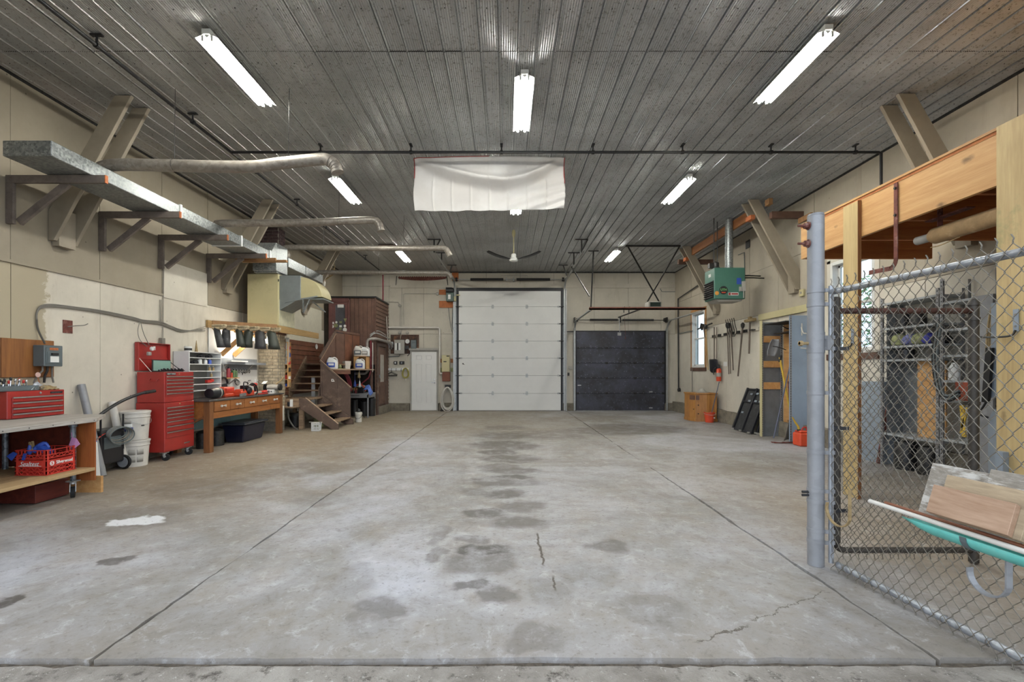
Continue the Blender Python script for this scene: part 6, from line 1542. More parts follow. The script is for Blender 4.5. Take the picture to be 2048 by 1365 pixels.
# horizontal plank wall left of the stairs, under the loft
pw = shell('trim_7',(-5.0,12.0,1.2)); 
z=.78
while z<2.2:
    m = MB(); m.box(WX+.004,WX+.03+.012*(z*7%1),11.35,14.7,z+.004,z+.13); struct(m.build('plank', M_siding2, pw, bev=.003)); z+=.135
z=1.2
while z<2.22:
    m = MB(); m.box(WX+.03,-4.98,12.0+1.3,13.325,z+.004+1.2*0,z+.13); z+=.135
# planks facing the room behind the loft corner
m = MB(); m.lathe([(.08,0),(.08,.012)],(WX+.05,14.1,2.15),'x',18); single(m,'round_thermometer',M_paper,'small round white disc on the brown planks under the loft','disc')
# cabin door with glass pane and stickers
d4 = shell('door_4',(-5.3,FY,ZL2))
dxa,dxb=-5.62,-5.0; dz0,dz1=ZL2,3.68
m = MB(); m.box(dxa-.02,dxa+.1,FY-.02,FY+.03,dz0,dz1); m.box(dxb-.03,dxb+.03,FY-.02,FY+.03,dz0,dz1); m.box(dxa,dxb,FY-.02,FY+.03,dz1-.08,dz1+.05); struct(m.build('door_frame', M_purple, d4, bev=.004))
m = MB(); 
for (p,q,r,s) in ((dxa+.105,dxa+.19,dz0+.01,dz1-.085),(dxb-.12,dxb-.035,dz0+.01,dz1-.085),(dxa+.19,dxb-.12,dz0+.01,2.35),(dxa+.19,dxb-.12,dz1-.17,dz1-.085)): m.box(p,q,FY-.01,FY+.025,r,s)
struct(m.build('door_leaf', M_purple, d4, bev=.003))
m = MB(); m.box(dxa+.19,dxb-.12,FY+.004,FY+.008,2.35,dz1-.17); struct(m.build('door_pane', paint('dim_reflecting_glass','5b5b61',.08,var=.2,scale=2), d4))
m = MB(); m.box(dxa+.19,dxb-.12,FY+.035,FY+.04,2.30,dz1-.1); struct(m.build('dim_interior', paint('dim_grey_interior','8a8a92',.3,var=.3), d4))
ga,gb=dxa+.2,dxb-.13; rr=random.Random(5)
m = MB(); m.box(ga+.06,gb-.03,FY-.012,FY-.010,3.43,3.53); struct(m.build('paper_sign', M_paper, d4))
for (px_,py_,r,k) in ((665.5,646.5,.045,0),(673,645,.035,1),(681.5,645,.04,0),(690.5,641,.055,2),(665,653.5,.05,1),(672,651.5,.066,1),(681.5,653,.04,0),(690,652.5,.042,1),(681,658,.04,0),(690,660,.065,1)):
    x=(px_-CX)/F*FY; z=CH-(py_-CY)/F*FY; m=MB()
    if k==1: m.lathe([(r,0),(r,-.002)],(x,FY-.010,z),'y',18)
    elif k==0: m.box(x-r,x+r,FY-.012,FY-.010,z-r*.8,z+r*.8)
    else: m.prism([(x-r,z+r),(x+r,z+r),(x,z-r)],1,FY-.012,FY-.010)
    struct(m.build('sticker', M_paper if rr.random()<.75 else M_khaki, d4))
# lower brown door on the cabin side
d5 = shell('door_5',(-4.12,15.2,0))
m = MB(); m.box(-4.145,-4.10,14.92,14.99,0,2.22); m.box(-4.145,-4.10,15.86,15.93,0,2.22); m.box(-4.145,-4.10,14.92,15.93,2.22,2.3); struct(m.build('door_frame', M_stringer, d5, bev=.003))
m = MB(); m.box(-4.14,-4.115,15.0,15.85,.3,2.2); struct(m.build('door_leaf', M_siding, d5, bev=.004))
m = MB(); m.box(-4.114,-4.108,15.22,15.64,1.05,1.95); struct(m.build('door_pane', paint('pale_door_window','a5a39c',.3), d5))
for (z0,z1) in ((.4,.62),(.7,.92)):
    m = MB(); m.box(-4.114,-4.106,15.1,15.75,z0,z1); struct(m.build('door_panel', M_siding, d5, bev=.003))
m = MB(); m.box(-4.13,-4.04,14.99,16.35,0,.26); struct(m.build('step_plinth', M_conc, d5, bev=.006))
m = MB(); m.box(-4.112,-4.08,15.06,15.12,1.18,1.3); struct(m.build('door_handle', M_chrome, d5))
# insulated pipe bundle by the cabin corner
g = thing('pipe_bundle','foil wrapped pipe loop with a red hose at the cabin corner','pipe',(-4.2,14.7,1.2))
m = MB(); P=[(-4.36,14.6,1.38),(-4.36,14.6,2.30)]+arc((-4.24,14.6,2.30),.12,180,90,5)+[Vector((-4.1,14.75,2.43)),Vector((-4.0,15.6,2.40)),Vector((-4.02,16.2,2.36)),Vector((-4.05,16.4,2.2))]; m.tube(P,.045,12); m.build('foil_pipe', paint('dull_foil','9b9690',.5,.3,var=.2,scale=20), g, smooth=True)
m = MB(); m.tube([(-4.36,14.6,1.38),(-4.42,14.6,1.33),(-4.75,14.6,1.33)],.04,10); m.build('foil_elbow', paint('dull_foil','9b9690'), g, smooth=True)
m = MB(); m.tube([(-4.24,14.58,2.36),(-4.24,14.58,1.42),(-4.3,14.55,1.2),(-4.55,14.5,.98)],.022,8); m.build('red_hose', M_redpipe, g, smooth=True)
m = MB(); m.tube([(-4.18,14.58,2.30),(-4.18,14.58,1.38)],.014,8); m.build('white_pipe', M_pvc, g, smooth=True)
m = MB(); m.tube(bez([(-4.3,14.7,2.5),(-4.15,14.8,2.62),(-4.0,15.3,2.55),(-3.98,16.0,2.5)],5),.02,6); m.tube(bez([(-4.3,14.7,2.56),(-4.1,14.9,2.7),(-4.0,15.5,2.6)],5),.014,6); m.build('thin_pipe', M_track, g, smooth=True)
pipe_thing([(-4.14,16.1,3.3),(-4.10,16.1,2.6),(-4.1,16.1,2.4)],.012,M_pvc,'wall_conduit','thin pale conduit on the cabin side wall','conduit')
# shelf with jugs
g = thing('storage_shelf','dark timber shelf beneath the upper stair guard','shelf',(-4.5,13.6,1.4))
m = MB(); m.box(-4.90,-4.18,12.5,14.75,1.435,1.47); m.build('shelf_board', M_oldwood2, g, bev=.003)
m = MB(); m.box(-4.88,-4.2,12.53,12.56,1.33,1.434); m.build('apron', M_siding2, g)
for (x,y) in ((-4.24,14.68),(-4.24,12.6)):
    m = MB(); m.box(x-.03,x+.03,y-.03,y+.03,0,1.434); m.build('post', M_siding, g) if y>14 else None
def jug(x,y,z,s,mat,labmat,lab):
    g = thing('jug',lab,'jug',(x,y,z),'plastic jugs on the shelf'); w_,d_,h=.13*s,.10*s,.30*s
    m = MB(); rings=[(.0,1,1),(.02,1.04,1.04),(.6,1.04,1.04),(.78,.85,.9),(.9,.5,.6),(.97,.28,.35),(1,.28,.35)]; seg=14; vs=[]
    for (t_,a_,b2) in rings:
        for k in range(seg):
            th=2*math.pi*k/seg; cx_=math.copysign(abs(math.cos(th))**.6,math.cos(th)); sy_=math.copysign(abs(math.sin(th))**.6,math.sin(th))
            vs.append((x+cx_*w_*a_-(t_>.7)*(1-a_)*w_*.6, y+sy_*d_*b2, z+.001+t_*h))
    m.add(vs,[(i*seg+k,i*seg+(k+1)%seg,(i+1)*seg+(k+1)%seg,(i+1)*seg+k) for i in range(6) for k in range(seg)]+[tuple(range(seg))[::-1],tuple(range(6*seg,7*seg))]); m.build('jug_body', mat, g, smooth=True)
    m = MB(); m.tube(bez([(x-w_*.1,y,z+h*.93),(x+w_*.5,y,z+h*.98),(x+w_*.95,y,z+h*.8),(x+w_*.95,y,z+h*.55)],5),.016*s,8); m.build('jug_handle', mat, g, smooth=True)
    m = MB(); m.cyl((x-w_*.43,y,z+h+.001),(x-w_*.43,y,z+h*1.09),.025*s,seg=10); m.build('jug_cap', M_darksteel, g)
    m = MB(); m.box(x-w_*.8,x+w_*.8,y-d_*1.1,y-d_*1.08,z+h*.15,z+h*.55); lb=m.build('label', labmat, g)
    m = MB(); m.box(x-w_*.5,x+w_*.6,y-d_*1.12,y-d_*1.105,z+h*.3,z+h*.48); m.build('label_print', M_paper if labmat!=M_paper else M_elec, lb)
jug(-4.76,12.75,1.47,1.05,M_white,M_blue,'white jug with blue label behind the diagonal stair guard')
ob = thing('wooden_crate','orange wooden crate on the shelf with jugs on it','crate',(-4.35,14.3,1.47))
cxa,cxb,cy0,cy1,cz0,cz1=-4.62,-4.22,14.05,14.4,1.471,1.86
m = MB(); m.box(cxa,cxa+.17,cy0,cy0+.015,cz0,cz1); m.box(cxa,cxa+.015,cy0,cy1,cz0,cz1); m.box(cxb-.015,cxb,cy0,cy1,cz0,cz1); m.box(cxa,cxb,cy1-.015,cy1,cz0,cz1); m.box(cxa,cxb,cy0,cy1,cz1-.015,cz1); m.box(cxa,cxb,cy0,cy1,cz0,cz0+.015); m.build('crate_box', M_ply, ob)
jug(-4.50,14.2,cz1+.001,1.05,M_pvc,M_elec,'pale jug with dark label standing left on the orange crate')
jug(-4.30,14.22,cz1+.001,.95,M_white,M_elec2,'white jug with grey label standing right on the orange crate')
jug(-4.37,13.93,1.472,1.0,M_white,M_blue,'white jug with blue label in front of the orange crate')
m = MB(); m.lathe([(.10,0),(.13,.23)],(-4.66,13.6,1.471),seg=4); single(m,'square_tub',M_pvc,'cream square tub left of the orange crate','tub')
m = MB(); m.lathe([(.03,0),(.05,.06),(.02,.12)],(-4.62,12.95,1.471),seg=10); m.box(-4.7,-4.45,12.8,12.9,1.471,1.49); single(m,'green_bottle',M_khaki,'small greenish bottle beside the first blue labelled jug','bottle',smooth=True)
for (x,r_) in ((-4.42,.012),(-4.39,.01)):
    m = MB(); m.cyl((x,14.5,1.471),(x-.06,14.5,2.2),r_); single(m,'thin_stick',M_darksteel,'thin dark stick standing behind the orange crate','stick','sticks behind the crate')
m = MB(); m.box(-4.85,-4.45,14.62,14.66,1.475,1.68); single(m,'plank_offcut',M_oldwood,'short grey plank lying behind the shelf tub','plank')
# hanging red hoses below the shelf
for j in range(4):
    m = MB(); m.tube(bez([(-4.66+.02*j,13.0,1.40),(-4.52+.03*j,13.0,1.32),(-4.43+.03*j,13.02,1.1),(-4.40+.025*j,13.04,.85)],5),.011,6); single(m,'red_hose',M_redpipe,'red hose hanging in a bundle below the shelf','hose','red hoses below the shelf',smooth=True)
m = MB(); m.lathe([(.05,-.02),(.07,0),(.05,.02)],(-4.72,12.9,1.22),'y',16); single(m,'hanging_reel',M_elec2,'small grey reel hanging below the shelf','reel',smooth=True)
for (x,z,mt,lab) in ((-4.30,1.25,M_brass,'tan gloves hanging below the shelf'),(-4.28,.98,M_track,'chrome hook hanging below the shelf, right'),(-4.42,1.0,M_blue,'pale blue tool hanging below the shelf')):
    m = MB(); m.lathe([(.01,.2),(.03,.12),(.05,.03),(.03,0)],(x,13.6,z-.05),seg=8); m.cyl((x,13.6,z+.1),(x,13.6,1.434),.004,seg=5); single(m,'hanging_item',mt,lab,'tool',smooth=True)
# metal table below
g = thing('metal_table','light grey metal table with thin legs beside the stairs','table',(-4.5,14.3,0))
t0,t1,ty0,ty1=-4.96,-4.13,13.98,14.78
m = MB(); m.box(t0,t1,ty0,ty1,.70,.735); m.box(t0+.01,t1-.01,ty0+.01,ty0+.03,.60,.70); m.box(t1-.03,t1-.01,ty0+.03,ty1-.01,.60,.70); m.build('table_top', M_pole, g, bev=.004)
for (x,y) in ((t0+.03,ty0+.03),(t1-.03,ty0+.03),(t0+.03,ty1-.03),(t1-.03,ty1-.03)):
    m = MB(); m.box(x-.02,x+.02,y-.02,y+.02,0,.699); m.build('leg', M_pole, g)
m = MB(); m.box(t0+.25,t0+.55,ty0+.004,ty0+.009,.66,.675); m.build('label_strip', M_black, g)
rr=random.Random(4)
items=[(-4.85,'dark battery block',M_elec,.14,.16),(-4.70,'small dark bottle',M_darksteel,.03,.11),(-4.63,'small dark jar',M_blackplastic,.03,.13),(-4.56,'red capped bottle',M_redpipe,.03,.15),(-4.48,'white jar',M_pvc,.045,.11),(-4.40,'black and red tool case',M_blackplastic,.09,.17)]
for (x,nm,mt,r,h) in items:
    m = MB(); 
    if r>.05: m.obox((x,14.15,.736+h/2),(r*2,.2,h)); m.obox((x,14.15,.74+h),(r*.8,.03,.04))
    else: m.lathe([(r,0),(r,h*.65),(r*.5,h*.8),(r*.5,h)],(x,14.12,.736),seg=12)
    single(m,nm.replace(' ','_').replace('small_','').replace('and_',''),mt,nm+' on the light grey metal table','bottle' if r<.05 else 'case',smooth=True,bev=.004 if r>.05 else 0)
m = MB(); m.box(-4.93,-4.45,14.45,14.6,.736,.88); single(m,'orange_board',M_ply,'low orange board at the back of the metal table','board')
m = MB(); m.grid(lambda u,v:(-4.72+.45*u,14.42+.12*v,.89+.09*math.sin(math.pi*u)*(.6+.4*math.sin(9*u+4*v))),14,5); single(m,'white_cloth',M_pvc,'heap of white cloth at the back of the metal table','cloth',smooth=True,solid=.01)
m = MB(); m.tube(bez([(-4.62,14.2,.95),(-4.5,14.18,1.0),(-4.38,14.2,.97),(-4.28,14.2,.8)],5),.02,7); single(m,'orange_hose',M_orange,'orange looped hose on the metal table','hose',smooth=True)
m = MB(); m.grid(lambda u,v:(-4.30+.25*u+.02*math.sin(5*v),14.02-.05*math.sin(3*u)+.12*(1-v),.76+.24*math.sin(math.pi*(.15+u*.8))*(1-v*.6)+.02*math.sin(12*u)-.1*v*(u>.7)),12,8); single(m,'blue_bag',paint('soft_blue_bag','5672b8',.6,var=.25,scale=12),'crumpled blue bag on the corner of the metal table','bag',smooth=True,solid=.006)
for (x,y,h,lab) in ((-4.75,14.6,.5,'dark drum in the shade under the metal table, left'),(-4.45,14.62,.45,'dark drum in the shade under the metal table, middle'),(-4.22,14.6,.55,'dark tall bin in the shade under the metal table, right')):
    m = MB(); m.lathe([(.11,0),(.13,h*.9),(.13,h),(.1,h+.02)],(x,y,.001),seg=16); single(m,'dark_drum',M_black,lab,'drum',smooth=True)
# white pail in front of the table
g = bucket(-4.07+.0,12.85,0.001,.095,.27,'small white pail with tools beside the bottom stair',M_pvc)
m = MB(); P=[(-4.07+.1*math.cos(R(a)),12.85-.1*abs(math.sin(R(a))),.22-.12*math.sin(R(a))) for a in range(0,181,15)]; m.tube(P,.004,5); m.build('bail_handle', M_darksteel, g)
for (a,b_,lab) in (((-4.11,12.86,.3),(-4.13,12.86,.62),'thin black tool standing in the white pail'),((-4.04,12.84,.3),(-3.9,12.8,.12),'grey rod leaning over the white pail')):
    m = MB(); m.tube([a,((a[0]+b_[0])/2,a[1],max(a[2],b_[2])-.02),b_],.009,6); single(m,'thin_tool',M_darksteel,lab,'tool',smooth=True)
m = MB(); m.lathe([(.03,0),(.05,.03),(.04,.07),(.015,.09)],(-4.07,12.85,.278),seg=10); single(m,'tool_heap',M_black,'black tool heap on top of the white pail','tool',smooth=True)
# small boxes on the bench-side of the landing
m = MB(); m.box(-5.10+.0,-4.98,10.95,11.05,.001,.13); 
g = thing('small_crate','small white plastic basket on the floor before the landing','basket',(-4.47,10.85,0))
kx,ky=-4.47,10.95
m = MB(); m.box(kx-.085,kx+.085,ky-.06,ky+.06,.001,.012)
for s in (-1,1):
    for z in (.012,.07,.15,.19): m.box(kx-.09,kx+.09,ky+s*.062-.004,ky+s*.062+.004,z,z+.014); m.box(kx+s*.088-.004,kx+s*.088+.004,ky-.06,ky+.06,z,z+.014)
    for i in range(6): m.beam((kx-.085+i*.034,ky+s*.062,.01),(kx-.085+i*.034+(.02 if i%2 else -.0),ky+s*.062,.2),.006,.008); m.beam((kx+s*.088,ky-.06+i*.024,.01),(kx+s*.088,ky-.06+i*.024,.2),.006,.008)
m.build('basket_body', M_white, g)
m = MB(); m.box(kx-.16,kx+.14,ky-.02,ky+.02,.206,.216); m.build('cross_stick', M_oldwood, g)
m = MB(); m.box(-5.05,-4.99,10.78,10.84,ZL1+.0-.04,ZL1+.10) 
m = MB(); m.box(-5.52,-4.95,10.8,11.2,.55,.58); single(m,'side_ledge',M_stair,'worn timber ledge in front of the stair landing','ledge',bev=.003)
m = MB(); m.box(-5.03+.0,-4.98,10.82,10.87,.581,.75); single(m,'white_carton',M_paper,'thin white carton at the left end of the ledge','carton') 
m = MB(); m.lathe([(.028,0),(.033,.08),(.033,.10)],(-4.99+.17-.3,10.95,.581),seg=12); single(m,'dark_cup',M_blackplastic,'small dark cup on the timber ledge','cup',smooth=True)
m = MB(); m.tube(bez([(-5.3,11.3,.45),(-5.25,11.25,.25),(-5.12,11.2,.08),(-4.98,11.1,.02)],5),.018,7); single(m,'grey_hose',M_cable,'grey hose curling on the floor under the landing','hose',smooth=True)
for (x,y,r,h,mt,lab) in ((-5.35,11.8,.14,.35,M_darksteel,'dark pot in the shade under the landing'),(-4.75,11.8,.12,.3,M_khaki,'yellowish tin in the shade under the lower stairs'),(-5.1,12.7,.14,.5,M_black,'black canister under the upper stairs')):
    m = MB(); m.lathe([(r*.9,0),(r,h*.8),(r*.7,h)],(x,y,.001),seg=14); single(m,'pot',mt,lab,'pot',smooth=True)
m = MB(); m.box(-5.42,-5.32,12.95,12.97,.2,1.25); single(m,'white_strip',M_white,'upright white strip behind the open stair treads','strip')
# ================================================================== RIGHT SIDE
WRX = XR-.008
def onr(px_,py_,off=.02): p = px_x(px_,py_,WRX); return Vector((WRX-off,p.y,p.z))
# pine cabinet in the corner
def rotz(mb,c,a): mb.xf(Matrix.Translation(Vector(c)) @ Matrix.Rotation(a,4,'Z') @ Matrix.Translation(-Vector(c))); return mb
g = thing('pine_cabinet','small varnished pine corner cabinet by the right wall','cabinet',(5.55,13.3,0))
c=(5.5,13.35,0)
body=[(5.22,13.25),(5.30,13.02),(5.58,12.92),(5.86,12.92),(5.86,13.6),(5.22,13.6)]
m = MB(); m.prism(body,2,.02,.76); m.build('carcass', M_pine, g, bev=.006)
m = MB(); m.prism([(x+(x-5.55)*.06,y+(y-13.3)*.06) for x,y in body],2,.761,.80); m.build('top', M_pine, g, bev=.006)
m = MB(); m.prism([(x+(x-5.55)*.04,y+(y-13.3)*.04) for x,y in body],2,0.001,.08); m.build('plinth', M_pine, g)
def facebox(a,b_,z0,z1,t0,t1,dep,mat,nm,par):
    A=Vector((*a,0));B=Vector((*b_,0)); d=B-A; L=d.length; d.normalize(); n=Vector((d.y,-d.x,0))
    p=A+d*L*t0; q=A+d*L*t1; m=MB(); vs=[(p.x,p.y,z0),(q.x,q.y,z0),(q.x+n.x*dep,q.y+n.y*dep,z0),(p.x+n.x*dep,p.y+n.y*dep,z0),(p.x,p.y,z1),(q.x,q.y,z1),(q.x+n.x*dep,q.y+n.y*dep,z1),(p.x+n.x*dep,p.y+n.y*dep,z1)]
    m.add(vs,[(0,1,2,3),(7,6,5,4),(0,4,5,1),(1,5,6,2),(2,6,7,3),(3,7,4,0)]); return m.build(nm,mat,par)
facebox((5.22,13.25),(5.30,13.02),.12,.55,.12,.92,.012,M_pine,'door',g)
o=facebox((5.30,13.02),(5.58,12.92),.12,.55,.06,.94,.012,M_pine,'door',g)
facebox((5.22,13.25),(5.30,13.02),.60,.73,.1,.95,.004,M_siding,'open_slot',g); facebox((5.30,13.02),(5.58,12.92),.60,.73,.05,.35,.004,M_siding,'open_slot',g)
for (x,y,z) in ((5.36,12.98,.46),(5.36,12.98,.22),(5.27,13.07,.34)):
    m = MB(); m.lathe([(.012,0),(.018,-.02)],(x,y,z),'y',8); m.build('knob', M_black, g)
g = thing('crumpled_paper','crumpled grey and white cloth on top of the pine cabinet','cloth',(5.55,13.2,.8))
m = MB(); rr=random.Random(1); m.grid(lambda u,v:(5.38+.34*u,13.05+.25*v,.803+.09*math.sin(math.pi*u)*math.sin(math.pi*v)*(1+.4*math.sin(11*u+5*v))),12,10); m.build('cloth_heap', M_elec2, g, smooth=True)
# window side pipe by the corner
pipe_thing([onr(1408,565,.05),onr(1359,598,.05),onr(1360,784,.05)],.022,M_black,'gas_pipe','black gas pipe running down the right wall near the back corner',seg=10)
m = MB(); q=onr(1361,780,.05); m.lathe([(.05,-.06),(.06,0),(.04,.06)],q,'z',12); single(m,'gas_valve',M_darksteel,'dark valve at the foot of the black gas pipe','valve',smooth=True)
pipe_thing([onr(1386,735,.03),onr(1386,800,.03)],.012,M_cable,'wall_conduit','thin conduit below the window near the corner','conduit')
pipe_thing([onr(1360,668,.03),onr(1387,662,.03)],.012,M_elec,'wall_conduit','short dark conduit between black pipe and window','conduit')
pipe_thing([onr(1478,510),onr(1490,505),onr(1492,575),onr(1484,588)],.010,M_elec,'wall_conduit','dark conduit on the wall right of the heater','conduit')
m = MB(); a=onr(1492,499,0); b_=onr(1500,479,0); m.box(WRX-.012,WRX,b_.y,a.y,a.z,b_.z); single(m,'wall_vent',M_black,'small black square vent high on the right wall','vent')
g = thing('light_switch','pale switch box on the right wall beside the brace','switch',onr(1606,586,0)); a=onr(1602,594,0); b_=onr(1610,578,0); m = MB(); m.box(WRX-.04,WRX,b_.y,a.y,a.z,b_.z); m.build('box', M_cream, g, bev=.004); m = MB(); m.box(WRX-.05,WRX-.041,(a.y+b_.y)/2-.02,(a.y+b_.y)/2+.02,a.z+.05,b_.z-.05); m.build('toggle', M_elec2, g)

# long-handled tools hung on the wall
HZ=2.42
g = thing('tool_rail','dark timber rail of nails holding the long handled tools','tool rail',(WRX,12.3,2.4))
m = MB(); m.box(WRX-.03,WRX,11.0,13.6,2.38,2.46); m.build('rail', M_wlow2, g)
m = MB(); m.cyl((WRX-.13,11.2,2.40),(WRX-.03,11.2,2.40),.015,seg=8); m.cyl((WRX-.13,11.12,2.40),(WRX-.03,11.12,2.40),.015,seg=8); m.build('peg', M_darksteel, g)
for y in (11.55,11.9,12.2,12.6,12.95,13.3):
    m = MB(); m.box(WRX-.07,WRX-.03,y-.07,y+.07,2.37,2.44); m.build('holder', M_darksteel, g)
def handle_thing(name,lab,a,b_,r,mat,cat='tool'):
    g = thing(name,lab,cat,b_); m = MB(); m.tube([a,b_],[r,r*.85],8); m.build('handle', mat, g, smooth=True); return g
M_hnd = wood('dark_tool_handle','4d4339','71645a','z',1,.7); M_hnd2=wood('pale_tool_handle','94784f','b99b6b','z',1,.7)
X_=WRX-.1
def yr(px_): return X_*F/(px_-CX)
def zr(px_,py_): return CH-(py_-CY)/F*yr(px_)
def P3(px_,py_,dx=0): return Vector((X_+dx,yr(px_),zr(px_,py_)))
g = handle_thing('pitchfork','five tined pitchfork hanging with its tines up',P3(1461.5,652),P3(1466.5,741),.018,M_hnd)
m = MB()
for k in range(5):
    y0_=yr(1458+k*4.2); top=Vector((X_+.0,y0_+.13,2.72)); m=MB(); m.tube(bez([(X_,y0_*.5+yr(1462)*.5,2.30),(X_-.02,y0_,2.42),(X_-.04,y0_+.04,2.6),(X_-.02,y0_+.15,2.78)],4),.008,6); m.build('tine', M_darksteel, g, smooth=True)
for (p,q,r,mt,nm,lab) in (((1454.5,652),(1457.8,749),.016,M_hnd,'long_tool','thin dark handle hanging left of the pitchfork shaft'),
    ((1458,652),(1461,748),.014,M_hnd,'long_tool','second thin dark handle beside the pitchfork shaft'),
    ((1485.5,652),(1476,753),.022,M_hnd,'pole','dark pole hanging at a slant right of the pitchfork'),
    ((1411.5,655),(1416,740),.02,M_hnd2,'long_shovel','pale wooden handle with dark end hanging beside the window'),):
    g = handle_thing(nm,lab,P3(*p),P3(*q),r,mt)
    m = MB(); b0=P3(*p); m.lathe([(.02,-.05),(.045,0),(.05,.06),(.02,.1)],b0+Vector((0,0,-.02)),seg=8); m.build('head', M_darksteel, g, smooth=True)
g = handle_thing('sledge_hammer','sledge hammer with a light head hanging from the rail',P3(1500,645),P3(1498,708),.024,M_hnd)
m = MB(); q=P3(1500,641); m.obox(q,(.09,.42,.07)); m.obox(q+Vector((0,0,.05)),(.07,.1,.07)); m.build('hammer_head', M_brass, g, bev=.012)
g = handle_thing('axe','rusty axe head and pick hung just left of the window frame',P3(1407,655),P3(1410,675),.02,M_hnd)
m = MB(); q=P3(1409,652); m.add([q+Vector(v) for v in ((-.01,-.15,.0),(-.01,.25,.1),(-.01,.32,-.02),(-.01,.2,-.12),(.02,-.15,.0),(.02,.25,.1),(.02,.32,-.02),(.02,.2,-.12))],[(0,1,2,3),(7,6,5,4),(0,4,5,1),(1,5,6,2),(2,6,7,3),(3,7,4,0)]); m.build('axe_head', M_darksteel, g)
m = MB(); m.beam(q+Vector((0,-.5,.02)),q+Vector((0,.5,-.06)),.03,.035); m.build('pick_bar', M_darksteel, g)
g = handle_thing('snow_shovel','square black shovel hanging blade down on the right wall',P3(1428.5,655),P3(1428.5,722),.016,M_hnd)
def blade(u,v):
    y=yr(1421)+(yr(1438)-yr(1421))*u; z=zr(1430,719)+(zr(1430,742)-zr(1430,719))*v; return (X_-.03-.05*math.cos((u-.5)*2.6)*.8+.02*v, y-.0, z-(.06*math.sin(math.pi*u) if v>.9 else 0)+(-.02*(u<.1 or u>.9) if v<.1 else 0))
m = MB(); m.grid(blade,8,6); m.build('blade', M_blackplastic, g, smooth=True, solid=.008)
m = MB(); m.tube([P3(1433.5,655),P3(1433.5,718)],.010,6); single(m,'thin_rod',M_hnd,'thin rod hanging right of the black square shovel','rod')
m = MB(); a=P3(1440,722,.09); m.box(WRX-.01,WRX,yr(1447.5),yr(1440.5),zr(1444,733),zr(1444,724)); single(m,'paper_notice',M_paper,'small printed notice on the wall by the fire extinguisher','notice')
g = thing('fire_extinguisher','orange red fire extinguisher hanging on the right wall','fire extinguisher',P3(1437.5,763))
q=P3(1437.5,763); h=zr(1437,737)-q.z; m = MB(); m.lathe([(.055,0),(.065,.02),(.065,h*.88),(.04,h*.97),(.025,h)],q,seg=18); m.build('cylinder', M_orange, g, smooth=True)
m = MB(); m.lathe([(.067,h*.35),(.067,h*.65)],q,seg=18,cap=False); m.build('label_band', M_elec2, g, smooth=True)
m = MB(); m.cyl(q+Vector((0,0,h)),q+Vector((0,0,h+.07)),.03); m.beam(q+Vector((0,.1,h+.07)),q+Vector((0,-.05,h+.09)),.03,.02); m.tube(bez([q+Vector((-.05,.05,h+.03)),q+Vector((-.11,.1,h-.05)),q+Vector((-.1,.08,h*.5))],4),.012,6); m.build('valve_handle', M_black, g)
# red pail with mop stick
g = thing('red_pail','small orange red plastic pail beside the pine cabinet','bucket',(5.5,12.35,0))
pxy=px_z(1422,846,0); PX,PY=pxy.x,pxy.y
m = MB(); m.lathe([(.105,.002),(.14,.25),(.155,.252),(.155,.275),(.14,.275),(.10,.03),(.01,.02)],(PX,PY+.1,0),seg=24,cap=False); m.lathe([(.01,.003),(.105,.002)],(PX,PY+.1,0),seg=24,cap=False); m.build('pail_body', M_orange, g, smooth=True)
m = MB(); m.tube([(PX-.155,PY+.1,.26)]+[(PX+.165*math.cos(R(a)),PY+.1-.16*math.sin(R(a)),.26-.05*math.sin(R(a))) for a in range(170,9,-16)]+[(PX+.155,PY+.1,.26)],.004,5); m.build('bail_handle', M_pvc, g)
m = MB(); m.box(PX+.06,PX+.1,PY-.03,PY-.026,.12,.15); m.build('sticker', M_paper, g)
b0=Vector((PX+.01,PY+.1,.04)); m = MB(); m.tube([b0,P3(1437,764,.02)],.012,8); single(m,'mop_stick',paint('blue_grey_stick','4d5566',.4),'blue grey mop stick standing in the orange red pail','stick',smooth=True)
# black ramp panels leaning on the wall
def ramp(ya,yb,xf,dz,lab,seed):
    g = thing('ramp_panel',lab,'panel',(5.6,(ya+yb)/2,0),'black framed panels leaning on the right wall')
    h=1.0; top=Vector((WRX-.05-dz,0,h)); bot=Vector((WRX-.42-dz*1.0+xf,0,.012)); d=(top-bot).normalized()
    L=(top-bot).length; n=Vector((-d.z,0,d.x))
    def pt(u,s,o): p=bot+d*L*s+n*o; return Vector((p.x,ya+(yb-ya)*u,p.z))
    for u in (0,.5,1):
        m = MB(); m.beam(pt(u,0,.02),pt(u,1,.02),.05,.05,up=n); m.build('rail', M_blackplastic, g, bev=.004)
    for s in (.02,.68,.97):
        m = MB(); m.beam(pt(0,s,.015),pt(1,s,.015),.04,.03,up=n); m.build('cross_rail', M_blackplastic, g)
    for u0,u1 in ((.04,.46),(.54,.96)):
        m = MB(); m.add([pt(u0,.03,0),pt(u1,.03,0),pt(u1,.96,0),pt(u0,.96,0)],[(0,1,2,3)]); m.build('infill', paint('charcoal_panel','2c2c2e',.6,var=.4,scale=9,dirt='4a4a4c'), g, solid=.01)
    rr=random.Random(seed)
    for (u,s) in ((.16,.88),(.38,.88),(.12,.71),(.34,.71),(.68,.86),(.66,.70),(.8,.42)):
        m = MB(); a=pt(u-.06,s-.02,.03); b2=pt(u+.06,s-.02,.03); c2=pt(u+.06,s+.02,.03); d2=pt(u-.06,s+.02,.03); m.add([a,b2,c2,d2],[(0,1,2,3)]); m.build('reflective_patch', M_lblue, g, solid=.003)
    for u in (.05,.5,.95):
        m = MB(); p=pt(u,0,.03); m.obox(p+Vector((-.02,0,.015)),(.05,.05,.03)); m.build('foot', M_elec2, g)
ramp(10.35,11.18,.0,.10,'black framed panel leaning on the right wall, in front',1); ramp(10.11,10.33,.02,.0,'black framed panel partly hidden by the grey steel upright',2)
